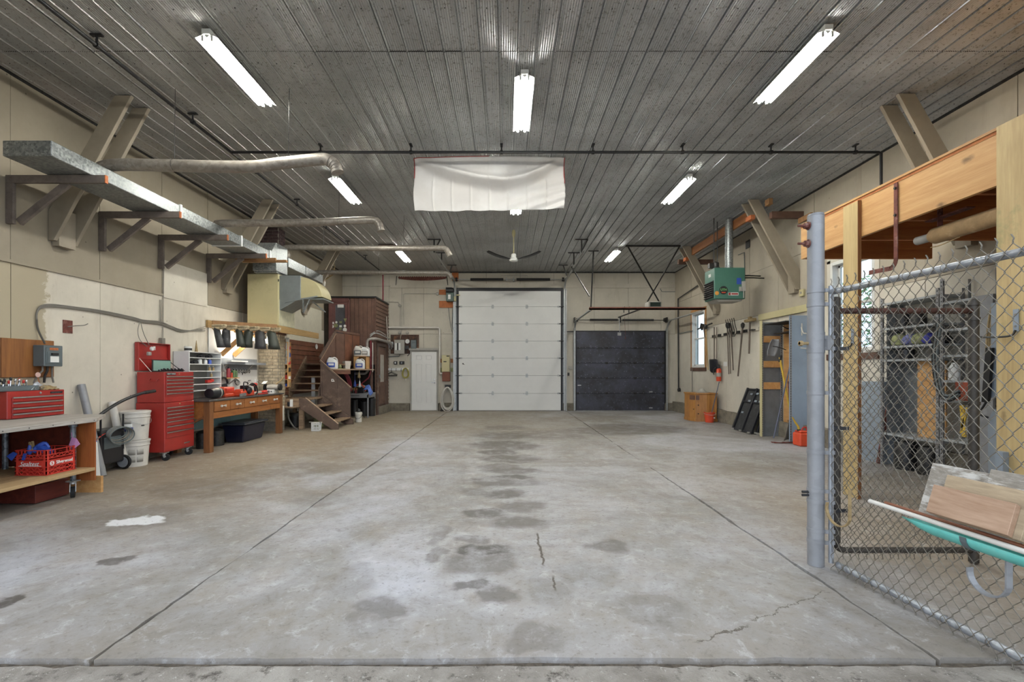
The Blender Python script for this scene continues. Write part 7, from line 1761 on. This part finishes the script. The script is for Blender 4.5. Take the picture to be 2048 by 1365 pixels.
# grey steel shelving ends with orange boards (tool closet)
def perf(x,y,z0,z1,par,w_=.035):
    m = MB(); m.box(x-w_/2,x+w_/2,y-.002,y+.002,z0,z1); o=m.build('slotted_upright', M_pole, par)
    m = MB(); z=z0+.05
    while z<z1-.05: m.box(x-.006,x+.006,y-.0035,y-.002,z,z+.018); z+=.05
    o=m.build('slots', M_black, par); o['kind']='stuff'
M_cblue = paint('pale_blue_closet_enamel','93a4b8', .4, var=.08, scale=2)
g = thing('steel_closet','tall grey steel closet with orange cross boards and tools inside','closet',(5.8,9.7,0))
m = MB(); m.box(5.52,WRX-.01,10.06,10.07,0,2.47); m.build('far_panel', M_dkgreyst, g)
for (z0,z1) in ((2.03,2.17),(1.49,1.63),(1.02,1.17)):
    m = MB(); m.box(5.53,5.95,10.025,10.045,z0,z1); m.build('cross_board', M_endgrain if False else M_ply, g, bev=.003)
perf(5.53,10.02,0,2.47,g); perf(5.93,10.02,0,2.47,g)
m = MB(); m.box(5.50,5.515,10.0,10.08,0,2.5); m.build('edge_strip', M_cream, g)
m = MB(); m.box(5.63,WRX-.01,9.24,9.25,0,2.52); m.build('near_panel', M_cblue, g, bev=.002)
m = MB(); m.box(5.63,WRX-.01,9.232,9.238,0,1.16); m.build('near_panel', M_cblue, g, bev=.002)
perf(5.65,9.225,0,2.52,g)
m = MB(); m.box(5.56,WRX-.02,9.26,10.0,2.40,2.42); m.build('top_shelf', M_darksteel, g)
m = MB(); m.box(WRX-.035,WRX-.015,9.45,9.98,0,2.4); m.build('wood_back', M_ply, g)
m = MB(); m.box(5.7,WRX-.04,9.3,9.9,2.2,2.22); m.build('shelf', M_darksteel, g)
m = MB(); m.tube([(5.86,9.23,2.28),(5.86,9.19,2.2),(5.86,9.16,2.16),(5.93,9.1,2.15),(5.98,9.08,2.18)],.012,6); m.box(5.855,5.875,9.215,9.223,2.12,2.36); m.build('coat_hook', M_pvc, g)
m = MB(); m.tube([(5.83,9.2,1.87),(5.93,9.18,1.86)],.010,6); m.build('coat_hook', M_pvc, g)
text('RACKS',.07,(5.72,10.04,1.33),'-y',M_rust,g,'stencil_lettering') if False else None
# tools in the closet
g = handle_thing('steel_shovel','yellow handled shovel standing blade up in the steel closet',Vector((5.72,9.72,1.7)),Vector((5.85,9.5,.35)),.02,M_yellow)
m = MB(); m.grid(lambda u,v:(5.66+(.22)*(u-.5)*(1-.3*abs(2*v-1)**3)-.09+.18*v*0-.0+.02*(1-v)*0+(.10)*(1-v)-.04,9.70+.03*math.cos((u-.5)*3),1.72+.36*(1-v)),8,8); m.build('blade', M_pole, g, smooth=True, solid=.006)
m = MB(); m.tube([(5.74,9.70,1.74),(5.72,9.72,1.6)],.024,8); m.build('socket', M_black, g)
g = handle_thing('scoop_shovel','wide flat grey scoop shovel standing on the floor in the closet',Vector((5.80,9.55,1.2)),Vector((5.76,9.4,.5)),.018,M_rust)
m = MB(); m.grid(lambda u,v:(5.70+.24*u-.16*v+.02,9.36+.10*u-.05*v,.50-.49*v+.03*math.cos((u-.5)*3)),6,6); m.build('blade', paint('worn_steel_blade','7d766c',.5,.3,var=.2,scale=10), g, smooth=True, solid=.006)
m = MB(); m.tube([(5.80,9.5,1.52),(5.42,9.42,.05)],.013,8); single(m,'squeegee_pole',M_blue if False else paint('grey_blue_pole','5a5f72',.4),'slim grey blue pole leaning in the steel closet','pole',smooth=True)
m = MB(); m.tube(bez([(5.78,9.6,1.85),(5.6,9.55,1.9),(5.45,9.5,1.92)],5),.008,6); m.tube(bez([(5.9,9.6,2.3),(5.75,9.5,2.28),(5.6,9.45,2.34)],5),.01,6); single(m,'curved_rod',M_darksteel,'thin curved dark rods sticking out of the closet','rods')
m = MB(); rr=random.Random(9)
for j in range(7):
    P=[(5.25+.1*k+rr.uniform(-.05,.05),9.05+.12*rr.random()+.0*k,.012+.008*rr.random()) for k in range(8)]; m.tube(bez(P,4),.007,5)
single(m,'red_rope',M_rust,'tangle of red rope on the floor before the closet','rope')['kind']='stuff'
# fuel can and blue crate
q=px_z(1608,889,0)
g = thing('fuel_can','red orange fuel can with a yellow spout before the steel closet','fuel can',(5.32,8.72,0))
fx0,fx1,fy0,fy1=5.49,5.70,8.68,8.92
m = MB(); m.box(fx0,fx1,fy0,fy1,.002,.25); m.box(fx0+.02,fx1-.02,fy0+.02,fy1-.02,.25,.29); m.build('tank', paint('faded_red_fuel_can','d8502e',.4,var=.1), g, bev=.02)
m = MB(); m.tube(bez([(fx0+.11,8.8,.29),(fx0+.13,8.8,.34),(fx0+.19,8.8,.345),(fx0+.2,8.8,.28)],4),.014,7); m.build('carry_handle', M_redplastic, g, smooth=True)
m = MB(); m.tube(bez([(fx0+.05,8.8,.29),(fx0+.04,8.8,.36),(fx0-.02,8.8,.45),(fx0-.07,8.8,.54)],5),[.024,.023,.022,.022,.021,.02,.02,.019,.018,.018,.017,.016,.015,.014,.013,.012][:16],8); m.build('spout', M_yellow, g, smooth=True)
m = MB(); m.lathe([(.03,0),(.03,.03)],(fx0+.05,8.8,.282),seg=12); m.build('spout_collar', M_black, g)
g = thing('blue_crate','pale blue plastic crate beside the red fuel can','crate',(5.85,8.8,0))
c0,c1,cy0,cy1=5.715,5.97,8.62,8.9
m = MB(); m.box(c0,c1,cy0,cy1,.002,.012)
for z in (.012,.09,.2,.235): m.box(c0,c1,cy0,cy0+.008,z,z+.022); m.box(c0,c0+.008,cy0,cy1,z,z+.022); m.box(c0,c1,cy1-.008,cy1,z,z+.022); m.box(c1-.008,c1,cy0,cy1,z,z+.022)
for i in range(9):
    u=i/8; m.beam((c0+(c1-c0)*u,cy0+.004,.01),(c0+(c1-c0)*min(1,u+.1),cy0+.004,.25),.006,.008); m.beam((c0+.004,cy0+(cy1-cy0)*u,.01),(c0+.004,cy0+(cy1-cy0)*u,.25),.006,.008)
m.build('crate_body', paint('pale_blue_plastic','8ba4b5',.5), g)

# ------------------------------------------------------------------ platform of plywood beams, right of the fence
PX_=3.92
M_sheet = wood('stained_plywood_sheet','a58a5c','c6ae7c','z',.5,.6,True,dirt='8b8a5c')
g = thing('timber_platform','large knotty plywood faced beam and joists above the fenced corner','platform',(4.9,4.9,2.9))
m = MB(); m.box(PX_,PX_+.04,3.3,6.18,2.90,3.335); m.build('rim_beam', M_ply, g, bev=.002)
m = MB(); m.box(PX_-.01,5.62,3.3,6.2,3.337,3.36); m.build('deck', wood('deck_edge_plywood','9a6a38','c49a63','y',1,.6), g)
m = MB(); m.box(PX_-.004,PX_-.001,3.3,6.18,3.31,3.334); m.build('edge_strip', M_joist, g)
m = MB(); m.box(PX_+.041,5.62,6.13,6.17,2.90,3.335); m.build('rim_joist', M_joist, g)
for y in (5.38,4.68,3.98,3.4):
    m = MB(); m.box(PX_+.041,WRX-.01,y-.02,y+.02,2.93,3.335); m.build('joist', M_joist, g)
m = MB(); m.box(WRX-.05,WRX-.01,3.4,6.12,2.93,3.3); 
m = MB(); m.box(PX_-.042,PX_-.003,5.13,5.35,0,3.30); m.build('post_board', M_plyv, g, bev=.002)
m = MB(); m.box(PX_-.041,PX_-.004,5.123,5.129,0,3.30); m.build('post_edge', M_benchv, g)
m = MB(); m.box(PX_-.02,PX_-.003,2.55,3.70,0,3.36); m.build('end_sheet', M_sheet, g, bev=.002)
m = MB(); m.box(PX_+.0,PX_+.09,3.6,3.69,0,2.899); m.build('post_board', M_benchv, g)
# rail hardware, straps and hooks on it
g2 = thing('strap_hook','long rusty strap iron hook hanging down the plywood beam','hook',(PX_-.03,4.65,2.5))
x=PX_-.012
m = MB(); P=[(x,4.66,3.30),(x,4.66,2.55)]+[Vector((x-.0,4.66+.07-.07*math.cos(R(a)),2.55-.09*math.sin(R(a)))) for a in range(15,91,15)]+[Vector((x,5.0,2.475))]
P=[Vector(p) for p in P]
for a,b_ in zip(P,P[1:]): m.beam(a,b_,.008,.045,up=(0,1,0) if abs((b_-a).z)>abs((b_-a).y) else (0,0,1),e=.003)
m.build('strap', M_rust, g2)
for z in (3.25,2.98): m = MB(); m.lathe([(.014,0),(.012,-.012)],(x-.006,4.66,z),'x',8); m.build('bolt_head', M_darksteel, g2)
g2 = thing('rolled_tube','tan wrapped roll hanging under the timber joists','roll',(4.2,4.0,2.7))
m = MB(); m.tube([(4.2,4.58,2.74),(4.2,4.55,2.74),(4.2,3.0,2.74)],[.06,.078,.078],20); m.build('wrapped_roll', paint('tan_wrapping','a88a62',.7,var=.2,scale=7,dirt='c9b797'), g2, smooth=True)
m = MB(); m.cyl((4.2,4.583,2.74),(4.2,4.75,2.745),.042,seg=14); m.build('core_pipe', M_elec2, g2, smooth=True)
m = MB(); m.beam((4.2,4.5,2.82),(4.2,4.5,3.0),.05,.008,up=(0,1,0)); m.beam((4.2,4.2,2.93-.03),(4.2,4.62,2.93-.03),.08,.012); m.build('hanging_strap', M_rust, g2)
m = MB(); m.tube(bez([(4.2,4.6,2.64),(4.2,4.5,2.635),(4.2,4.3,2.66)],4),.005,5); m.build('loose_string', M_brass, g2)
def bracket(y,z,lab,x=PX_-.045,d=.32,lf=1):
    g = thing('metal_bracket',lab,'bracket',(x,y,z)); m = MB(); m.box(x-.004,x,y-.02,y+.02,z,z+.17); m.build('plate', M_lblue, g)
    m = MB(); m.tube(bez([(x-.006,y,z+.01),(x-.02,y+.02,z-.03),(x-.05,y+.12*lf,z-.035),(x-.06,y+d*lf,z-.02)],5),.008,6); m.build('arm', M_black, g)
    for q in (.04,.13):
        m = MB(); m.lathe([(.009,0),(.008,-.006)],(x-.0045,y,z+q),'x',8); m.build('screw', M_chrome, g)
bracket(5.2,1.72,'small metal bracket on the yellow timber post')
bracket(3.55,1.72,'metal bracket with a long arm on the plywood sheet at the right',x=PX_-.025,d=.3)
m = MB(); m.box(PX_-.075,PX_-.024,3.60,3.66,0.0,.79); single(m,'white_upright',M_lblue,'short white channel standing at the foot of the plywood sheet','post',bev=.003)

# ------------------------------------------------------------------ steel shelving on the right wall behind the fence
def unit(y0,y1,shelves,zt,lab,xf=5.62,back=True):
    g = thing('steel_shelf_unit',lab,'shelving',((xf+WRX)/2,(y0+y1)/2,0),'grey steel shelf units on the right wall')
    for y in (y0+.02,y1-.02):
        m = MB(); m.box(xf,xf+.04,y-.002,y+.002,0,zt); m.box(xf-.002,xf+.0,y-.02,y+.02,0,zt); m.build('slotted_upright', M_pole, g)
        m = MB(); z=.05
        while z<zt-.03: m.box(xf-.0035,xf-.002,y-.006,y+.006,z,z+.018); z+=.05
        o=m.build('slots', M_black, g); o['kind']='stuff'
        m = MB(); m.box(WRX-.05,WRX-.012,y-.002,y+.002,0,zt); m.build('slotted_upright', M_pole, g)
    for z in shelves:
        m = MB(); m.box(xf+.003,WRX-.012,y0+.03,y1-.03,z-.03,z); m.build('shelf', M_greyst, g, bev=.002)
    return g
u1=unit(6.04,6.98,[.50,1.585,1.78,2.05,2.42],2.5,'grey steel shelf unit seen through the fence, with cloth bags')
m = MB(); m.box(WRX-.03,WRX-.014,6.55,6.95,.52,1.55); m.build('back_panel', M_dkgreyst, u1)
m = MB(); m.box(WRX-.03,WRX-.014,6.1,6.5,1.6,2.45); m.build('back_panel', M_elec2, u1)
m = MB(); m.box(5.70,WRX-.03,6.96,6.965,.5,2.4); m.build('end_panel', M_dkgreyst, u1)
m = MB(); m.box(5.75,5.77,6.08,6.50,.505,1.55); single(m,'orange_board',M_ply,'orange plywood board standing in the grey shelf unit','board')
m = MB(); m.box(5.7,5.75,6.3,6.9,1.79,1.8)
for (y,mt,h,lab) in ((6.80,M_khaki,.18,'olive cloth bag on the grey shelf, left one'),(6.62,paint('blue_striped_bag','6a6fa0',.9,var=.4,scale=14),.16,'blue grey patterned bag in the middle of the grey shelf'),(6.46,M_khaki,.17,'olive cloth bag on the grey shelf, right of the patterned one'),(6.30,paint('deep_blue_bag','2b2f86',.7,var=.2,scale=8),.15,'deep blue bag at the right of the grey shelf'),(6.15,M_blackplastic,.15,'black bag at the far right of the grey shelf')):
    m = MB(); m.lathe([(.05,0),(.10,.02),(.115,h*.4),(.085,h*.8),(.03,h),(.01,h*.97)],(5.76,y,1.781),seg=12); rr=random.Random(int(y*100)); m.v=[(v[0]+rr.uniform(-.012,.012),v[1]*.999+rr.uniform(-.012,.012),v[2]+(rr.uniform(-.01,.01) if v[2]>1.8 else 0)) for v in m.v]; single(m,'cloth_bag',mt,lab,'bag',smooth=True)
for (y,z,r,h,mt,lab) in ((6.7,.0,.13,.40,M_black,'black drum under the lowest grey shelf, left'),(6.35,.0,.12,.38,M_darksteel,'dark drum under the lowest grey shelf, right'),(6.75,2.06,.09,.2,M_black,'black object on the top grey shelf, left'),(6.5,2.06,.09,.22,M_darksteel,'dark object on the top grey shelf, right'),(6.7,1.60,.10,.13,M_blackplastic,'black case between the middle grey shelves')):
    m = MB(); m.lathe([(r,0),(r,h*.9),(r*.8,h)],(5.77,y,z+.002),seg=14); single(m,'dark_canister',mt,lab,'canister',smooth=True)
u2=unit(5.28,6.0,[.55,1.05,1.30,1.62,1.95,2.3],2.6,'grey steel shelf unit seen through the fence, nearer one with hoses',xf=5.60)
m = MB(); m.box(5.62,5.9,5.26,5.27,0,2.5); m.build('end_panel', M_greyst, u2)
m = MB(); m.box(5.55,5.58,5.30,5.55,.0,2.3); m.build('loose_panel', M_pole, u2)
m = MB(); m.box(5.60,5.75,5.60,5.80,1.051,1.28); single(m,'rust_red_box',paint('rust_red_box','8d3f28',.5,var=.15),'rust red box on the nearer grey shelf unit','box',bev=.004)
m = MB(); m.lathe([(.06,0),(.06,.15),(.03,.2),(.03,.22)],(5.55+.1,5.86,1.301),seg=12); single(m,'white_bottle',M_paper,'white labelled bottle on the nearer grey shelf unit','bottle',smooth=True)
g = thing('yellow_clamp','yellow hand tool hanging from the nearer shelf unit','tool',(5.5,5.62,.75)); m = MB(); m.beam((5.52,5.63,1.0),(5.52,5.60,.62),.02,.05); m.beam((5.52,5.56,.98),(5.52,5.64,.66),.02,.03); m.tube([(5.52,5.62,1.0),(5.53,5.62,1.05)],.01,6); m.build('tool_body', M_yellow, g, bev=.004)
for j in range(4):
    P=bez([(5.5,5.93-.02*j,2.05),(5.48,5.97-.02*j,1.6),(5.47,5.9-.02*j,1.2),(5.47,5.76,1.05+.02*j),(5.48,5.62,1.12+.02*j)],6); m = MB(); m.tube(P,.016,7); single(m,'black_hose',M_elec if j%2 else M_blackrub,'dark hose draped down the nearer grey shelf unit','hose','dark hoses on the shelf unit',smooth=True)
# pale wall cupboards left of the shelving
m = MB(); m.box(5.72,WRX-.01,7.06,7.48,.0,1.25); single(m,'grey_locker',M_lblue,'pale grey locker left of the grey shelf unit behind the post','locker',bev=.004)
m = MB(); m.box(5.80,WRX-.01,7.02,7.5,1.72,1.75); single(m,'wall_board',M_oldwood,'short timber ledge on the wall left of the shelf unit','ledge')
m = MB(); m.beam((5.62,7.02,.02),(5.75,6.99,.9),.03,.05); single(m,'red_stick',M_rust,'dark red board leaning at the left shelf upright','board')
# hoses and white blades hung by the far post
for j in range(5):
    x=4.95; y0_=4.72-.012*j
    P=[(x,y0_+.07*math.cos(t_)*(1-.3*math.sin(t_)),1.70+(.40-.01*j)*math.sin(t_)) for t_ in [k*2*math.pi/24 for k in range(24)]]
    m = MB(); m.tube(P,.010,6,closed=True); o=single(m,'hose_loop',M_brass,'tan looped hose hanging right of the dark fence post','hose','looped hoses by the fence post',smooth=True); o.location.x += .012*j; 
g = thing('ski','white pointed blade standing on end right of the dark fence post','ski',(4.9,4.6,.0))
m = MB(); m.prism([(4.60,.0),(4.72,.0),(4.73,.85),(4.70,.98),(4.66,1.04),(4.62,.98),(4.60,.85)],0,4.90,4.915); m.build('blade', M_lblue, g); m = MB(); m.prism([(4.585,.0),(4.60,.0),(4.60,.9),(4.63,1.02),(4.66,1.07),(4.62,1.05),(4.585,.9)],0,4.90,4.93); m.build('edge', M_black, g)
m = MB(); m.box(4.88,4.92,4.60,4.68,1.15,2.1); m.build('upper_board', M_lblue, g)
g = thing('hanging_strap','black strap with a hook hanging by the looped hoses','strap',(4.85,4.7,1.2)); m = MB(); m.beam((4.85,4.66,1.65),(4.85,4.70,1.1),.03,.06,up=(0,1,0)); m.tube(bez([(4.85,4.70,1.1),(4.84,4.75,.98),(4.85,4.68,.95)],4),.01,6); m.build('strap', M_black, g)
# ================================================================== CHAIN LINK FENCE AND GATE
M_wire = paint('galvanised_wire','6f695e', .5, .35, var=.15, scale=30)
M_wire2 = paint('dull_brown_wire','5a544b', .6, .3, var=.2, scale=30)
M_fpipe = galv('galvanised_fence_pipe','83878c','b4b8bd', .4, .6, 30, .4)
M_dpipe = paint('dark_weathered_pipe','45403a', .55, .4, var=.25, scale=10, dirt='5c5347')
# main silver post
PXp,PYp=2.265,3.40
g = thing('steel_post','tall silver steel post with clamps at the end of the chain link fence','post',(PXp,PYp,0))
m = MB(); m.cyl((PXp,PYp,0.002),(PXp,PYp,2.55),.054,seg=28); m.build('tube', M_pole, g, smooth=True)
m = MB(); m.lathe([(.056,2.55),(.05,2.565),(.0,2.57)],(PXp,PYp,0),seg=24,cap=False); m.build('cap', M_pole, g, smooth=True)
for z in (2.00,1.90,1.66,1.58,1.26,.83,.55,.47,.26,.18):
    m = MB(); m.cyl((PXp,PYp,z-.013),(PXp,PYp,z+.013),.058,seg=24); m.box(PXp+.03,PXp+.10,PYp-.06,PYp-.045,z-.013,z+.013); m.build('clamp_band', M_pole, g, smooth=True)
m = MB(); m.cyl((PXp,PYp,1.55),(PXp,PYp,1.70),.0575,seg=24); m.box(PXp+.035,PXp+.062,PYp-.075,PYp-.045,1.57,1.67); m.build('hinge_sleeve', M_pole, g, smooth=True)
for z in (2.48,2.35):
    m = MB(); m.cyl((PXp-.13,PYp,z),(PXp-.05,PYp,z),.009,seg=8); m.cyl((PXp-.085,PYp,z),(PXp-.06,PYp,z),.022,seg=6); m.cyl((PXp-.06,PYp,z),(PXp-.054,PYp,z),.03,seg=12); m.build('bolt', M_rust, g)
m = MB(); m.cyl((PXp-.12,PYp,1.62),(PXp-.05,PYp,1.62),.011,seg=8); m.cyl((PXp-.12,PYp,1.62),(PXp-.10,PYp,1.62),.02,seg=6); m.build('bolt', M_brass, g)
for z in (.535,.51):
    m = MB(); m.cyl((PXp-.10,PYp,z),(PXp-.05,PYp,z),.009,seg=8); m.build('bolt', M_black, g)

def mesh_panel(P0, P1, z0, z1, parent, mat, pitch=.068, r=.0022, barbs=True, seg=5, vp=.092):
    """woven chain link: each wire is its own zigzag strand standing between P0 and P1"""
    P0=Vector(P0);P1=Vector(P1); d=(P1-P0); L=d.length; d.normalize(); n=Vector((-d.y,d.x,0))
    hw=pitch/2; hv=vp/2; nw=int(L/hw); nz=int((z1-z0)/hv)
    def strand(flip):
        # zig-zag in local frame: u along the fence, o out of plane
        P=[]; o=r*1.3
        for i in range(nz+1):
            s=1 if (i+flip)%2 else -1
            u=s*(hw/2+r*.9); z=z0+i*hv
            P += [Vector((0,0,0))+d*(u*.93)+n*(o*s)+Vector((0,0,z-.004)), d*(u)+n*(-o*s*.2)+Vector((0,0,z)), d*(u*.93)+n*(-o*s)+Vector((0,0,z+.004))]
        if barbs:
            a=P[-1]; P.append(a+Vector((0,0,.012))+d*.004); P.append(a+Vector((0,0,.034))-d*.010+n*.004)
            b=P[0]; P=[b+Vector((0,0,-.02))-d*.006,b+Vector((0,0,-.022))+d*.006]+P
        m=MB(); m.tube(P,r,seg,cap=True); me=m.mesh('wire',[mat],(0,0,0),smooth=True); return me
    ms=[strand(0),strand(1)]; base=origin(parent)
    for k in range(nw):
        o=bpy.data.objects.new('wire', ms[k%2]); COL.objects.link(o); o.parent=parent
        p=P0+d*(hw*(k+.5)); o.location=p-base
# the long fence panel running towards the viewer
F0=Vector((2.335,3.34,0)); F1=Vector((2.56,1.20,0)); dF=(F1-F0).normalized(); nF=Vector((-dF.y,dF.x,0))   # nF points to -x or +x
g = thing('chain_link_fence','silver framed chain link fence panel running towards the viewer, nearest','fence',(2.4,2.6,0))
def fp(s,z,o=0): p=F0+dF*s+nF*o; return Vector((p.x,p.y,z))
LF=(F1-F0).length
side = -1 if (nF.x>0) else 1
m = MB(); m.tube([fp(0,1.985),fp(LF,1.985)],.021,14); m.build('top_rail', M_fpipe, g, smooth=True)
m = MB(); m.tube([fp(.05,.05),fp(LF,.05)],.021,14); m.build('bottom_rail', M_fpipe, g, smooth=True)
m = MB(); m.tube([fp(0.0,.04),fp(0.0,2.03)],.017,12); m.build('end_upright', M_fpipe, g, smooth=True)
m = MB(); m.beam(fp(.035,.10,side*.02),fp(.035,2.0,side*.02),.005,.016,up=dF); m.build('tension_bar', M_fpipe, g)
m = MB(); m.tube([fp(LF,.04),fp(LF,2.03)],.021,12); m.build('end_upright', M_fpipe, g, smooth=True)
mesh_panel(fp(.03,0,side*.026), fp(LF,0,side*.026), .015, 2.05, g, M_wire)
m = MB()
for i in range(10):
    s=.12+i*.22
    for z in (1.985,.05): m.tube([fp(s,z,0)+Vector((0,0,.0))+Vector((.025*math.cos(a)*abs(nF.x),0,.025*math.sin(a))) for a in [k*.9 for k in range(7)]],.0018,4,closed=True)
o=m.build('tie_wires', M_wire, g); o['kind']='stuff'
# dark pipe gate standing square to it
GYq=3.42
g = thing('pipe_gate','dark pipe framed chain link gate standing behind the silver fence','gate',(2.9,GYq,0))
gx0,gx1=2.425,3.44
m = MB(); m.tube([(gx0,GYq,.16),(gx0,GYq,1.95)],.03,14); m.lathe([(.029,0),(.02,.012),(.0,.016)],(gx0,GYq,1.95),seg=14,cap=False); m.build('hinge_upright', M_dpipe, g, smooth=True)
m = MB(); P=[Vector((gx0,GYq,.2))]+arc((gx0+.06,GYq,.16),.06,180,270,5)+[Vector((gx1,GYq,.10))]; m.tube(P,.022,12); m.build('bottom_rail', M_dpipe, g, smooth=True)
m = MB(); m.tube([(gx0,GYq,1.86),(gx1,GYq,1.86)],.022,12); m.build('top_rail', paint('rusty_brown_pipe','4f332b',.6,.3,var=.25,scale=12), g, smooth=True)
m = MB(); m.tube([(gx1,GYq,.012),(gx1,GYq,1.90)],.031,16); m.lathe([(.038,0),(.037,.02),(.025,.045),(.0,.055)],(gx1,GYq,1.90),seg=18,cap=False); m.build('latch_post', M_dpipe, g, smooth=True)
for z in (1.80,1.18,.62): 
    m = MB(); m.cyl((gx1,GYq,z-.012),(gx1,GYq,z+.012),.037,seg=18); m.box(gx1-.09,gx1-.03,GYq-.01,GYq+.01,z-.012,z+.012); m.build('clamp_band', M_dpipe, g, smooth=True)
for z in (1.58,1.0,.40):
    m = MB(); m.cyl((gx0,GYq,z-.014),(gx0,GYq,z+.014),.033,seg=16); m.box(gx0-.06,gx0+.07,GYq-.04,GYq-.028,z-.012,z+.012); m.build('clamp_band', M_blackplastic, g, smooth=True)
mesh_panel((gx0+.03,GYq-.028,0),(gx1-.03,GYq-.028,0), .07, 1.88, g, M_wire2, pitch=.058, r=.0017, vp=.066)
# flat iron hooks carried by the fence
def jhook(c, r, lab, a0=-200, a1=0, tail=.12, mat=M_elec2, w_=.028, ax=None, size=1):
    ax = ax or dF
    g = thing('iron_hook',lab,'hook',c)
    P=[Vector(c)+ax*(r*math.cos(R(a)))+Vector((0,0,r*math.sin(R(a)))) for a in range(int(a0),int(a1)+1,14)]
    P.append(P[-1]+Vector((0,0,tail))); m = MB()
    for a,b_ in zip(P,P[1:]): m.beam(a,b_,w_,.007,up=ax if abs((b_-a).z)>(b_-a).length*.7 else (0,0,1),e=.002)
    m.build('strap', mat, g); return g
hp=fp(1.05,.40,side*.07); jhook(hp,.085,'wide grey flat iron hook low on the fence, under the turquoise trough',-190,0,.13,M_pole,.035)
hp=fp(.13,.45,side*.06); jhook(hp,.10,'thin flat iron hook low on the fence beside the silver post',-200,-10,.20,M_brass,.02)
# turquoise trough with a white pole and boards
def tp_(s,z,o): return fp(s,z,side*o)
g = thing('trough','turquoise half round metal trough hung along the fence','trough',tp_(1.2,.55,.12))
m = MB(); a_s,b_s=.70,LF-.15; rT=.062
def tro(u,v):
    th=R(180+180*v); s=a_s+(b_s-a_s)*u; dz=(rT)*math.sin(th)*(1-.75*max(0,1-u*14)); return tuple(tp_(s,.597+dz-.01*u, .11+rT*math.cos(th)))
m.grid(tro,20,10); m.build('trough_shell', M_teal, g, smooth=True, solid=.004)
for s in (1.02,1.55):
    P=[tp_(s,.594+.068*math.sin(R(a)),.11+.068*math.cos(R(a))) for a in range(180,361,20)]; m = MB()
    for a,b_ in zip(P,P[1:]): m.beam(a,b_,.03,.004,up=(b_-a).cross(dF)); 
    m.build('support_band', M_elec, g)
m = MB(); m.tube([tp_(.50,.628,.178),tp_(LF-.1,.612,.182)],.013,10); single(m,'white_pole',M_pvc,'long white pole lying along the turquoise trough','pole',smooth=True)
m = MB(); m.tube([tp_(.58,.64,.155),tp_(LF-.1,.626,.157)],.010,8); single(m,'copper_pole',paint('copper_brown_pole','8b5a44',.45,.3),'thin copper brown pole behind the white one on the trough','pole',smooth=True)

# boards leaning between trough and fence
def bp(s,t,l):
    z0_,z1_,o0,o1=.635,.905,.135,.045
    return tp_(s, z0_+(z1_-z0_)*t+l*.48, o0+(o1-o0)*t+l*.88)
def lboard(s0,s1,t0,t1,l0,th,mat,lab,skew=0):
    vs=[bp(s0+skew*t0,t0,l0),bp(s1,t0,l0),bp(s1,t1,l0),bp(s0+skew*t1,t1,l0),bp(s0+skew*t0,t0,l0+th),bp(s1,t0,l0+th),bp(s1,t1,l0+th),bp(s0+skew*t1,t1,l0+th)]
    m=MB(); m.add(vs,[(0,1,2,3),(7,6,5,4),(0,4,5,1),(1,5,6,2),(2,6,7,3),(3,7,4,0)]); return single(m,'board',mat,lab,'board',bev=.002)
def flaky():
    t=NT('flaking_white_paint_on_grey_wood'); n=t.noise(3,7,.75,stretch=(1,.5,3)); n2=t.noise(22,6,.7,stretch=(3,.7,3)); 
    c=t.mix(t.ramp(n2,.35,.65),C('7a7368'),C('948d82')); c=t.mix(t.ramp(t.math('ADD',t.math('MULTIPLY',n,.7),t.math('MULTIPLY',n2,.3)),.52,.60),c,C('bdbab3')); t.base(c); t.rm(.8); t.bump(n2,.4,.004); return t.m
M_flaky=flaky(); M_oldy=wood('old_grey_plank','86755f','b09d80','y',1,.85); M_freshy=wood('tan_sawn_plank','8d6e55','ad9078','y',1,.7)
lboard(.77,1.16,.0,1.0,0,.018,M_flaky,'wide board with flaking white paint, leftmost on the trough')
lboard(1.06,1.75,.0,1.06,.019,.018,M_flaky,'weathered board with flaking paint at the right edge of the view')
lboard(.90,1.27,.0,.78,.038,.028,M_oldy,'rough grey plank lying between painted board and tan plank')
lboard(.875,1.24,.0,.52,.067,.03,M_freshy,'smooth tan plank in front of the other boards on the trough')
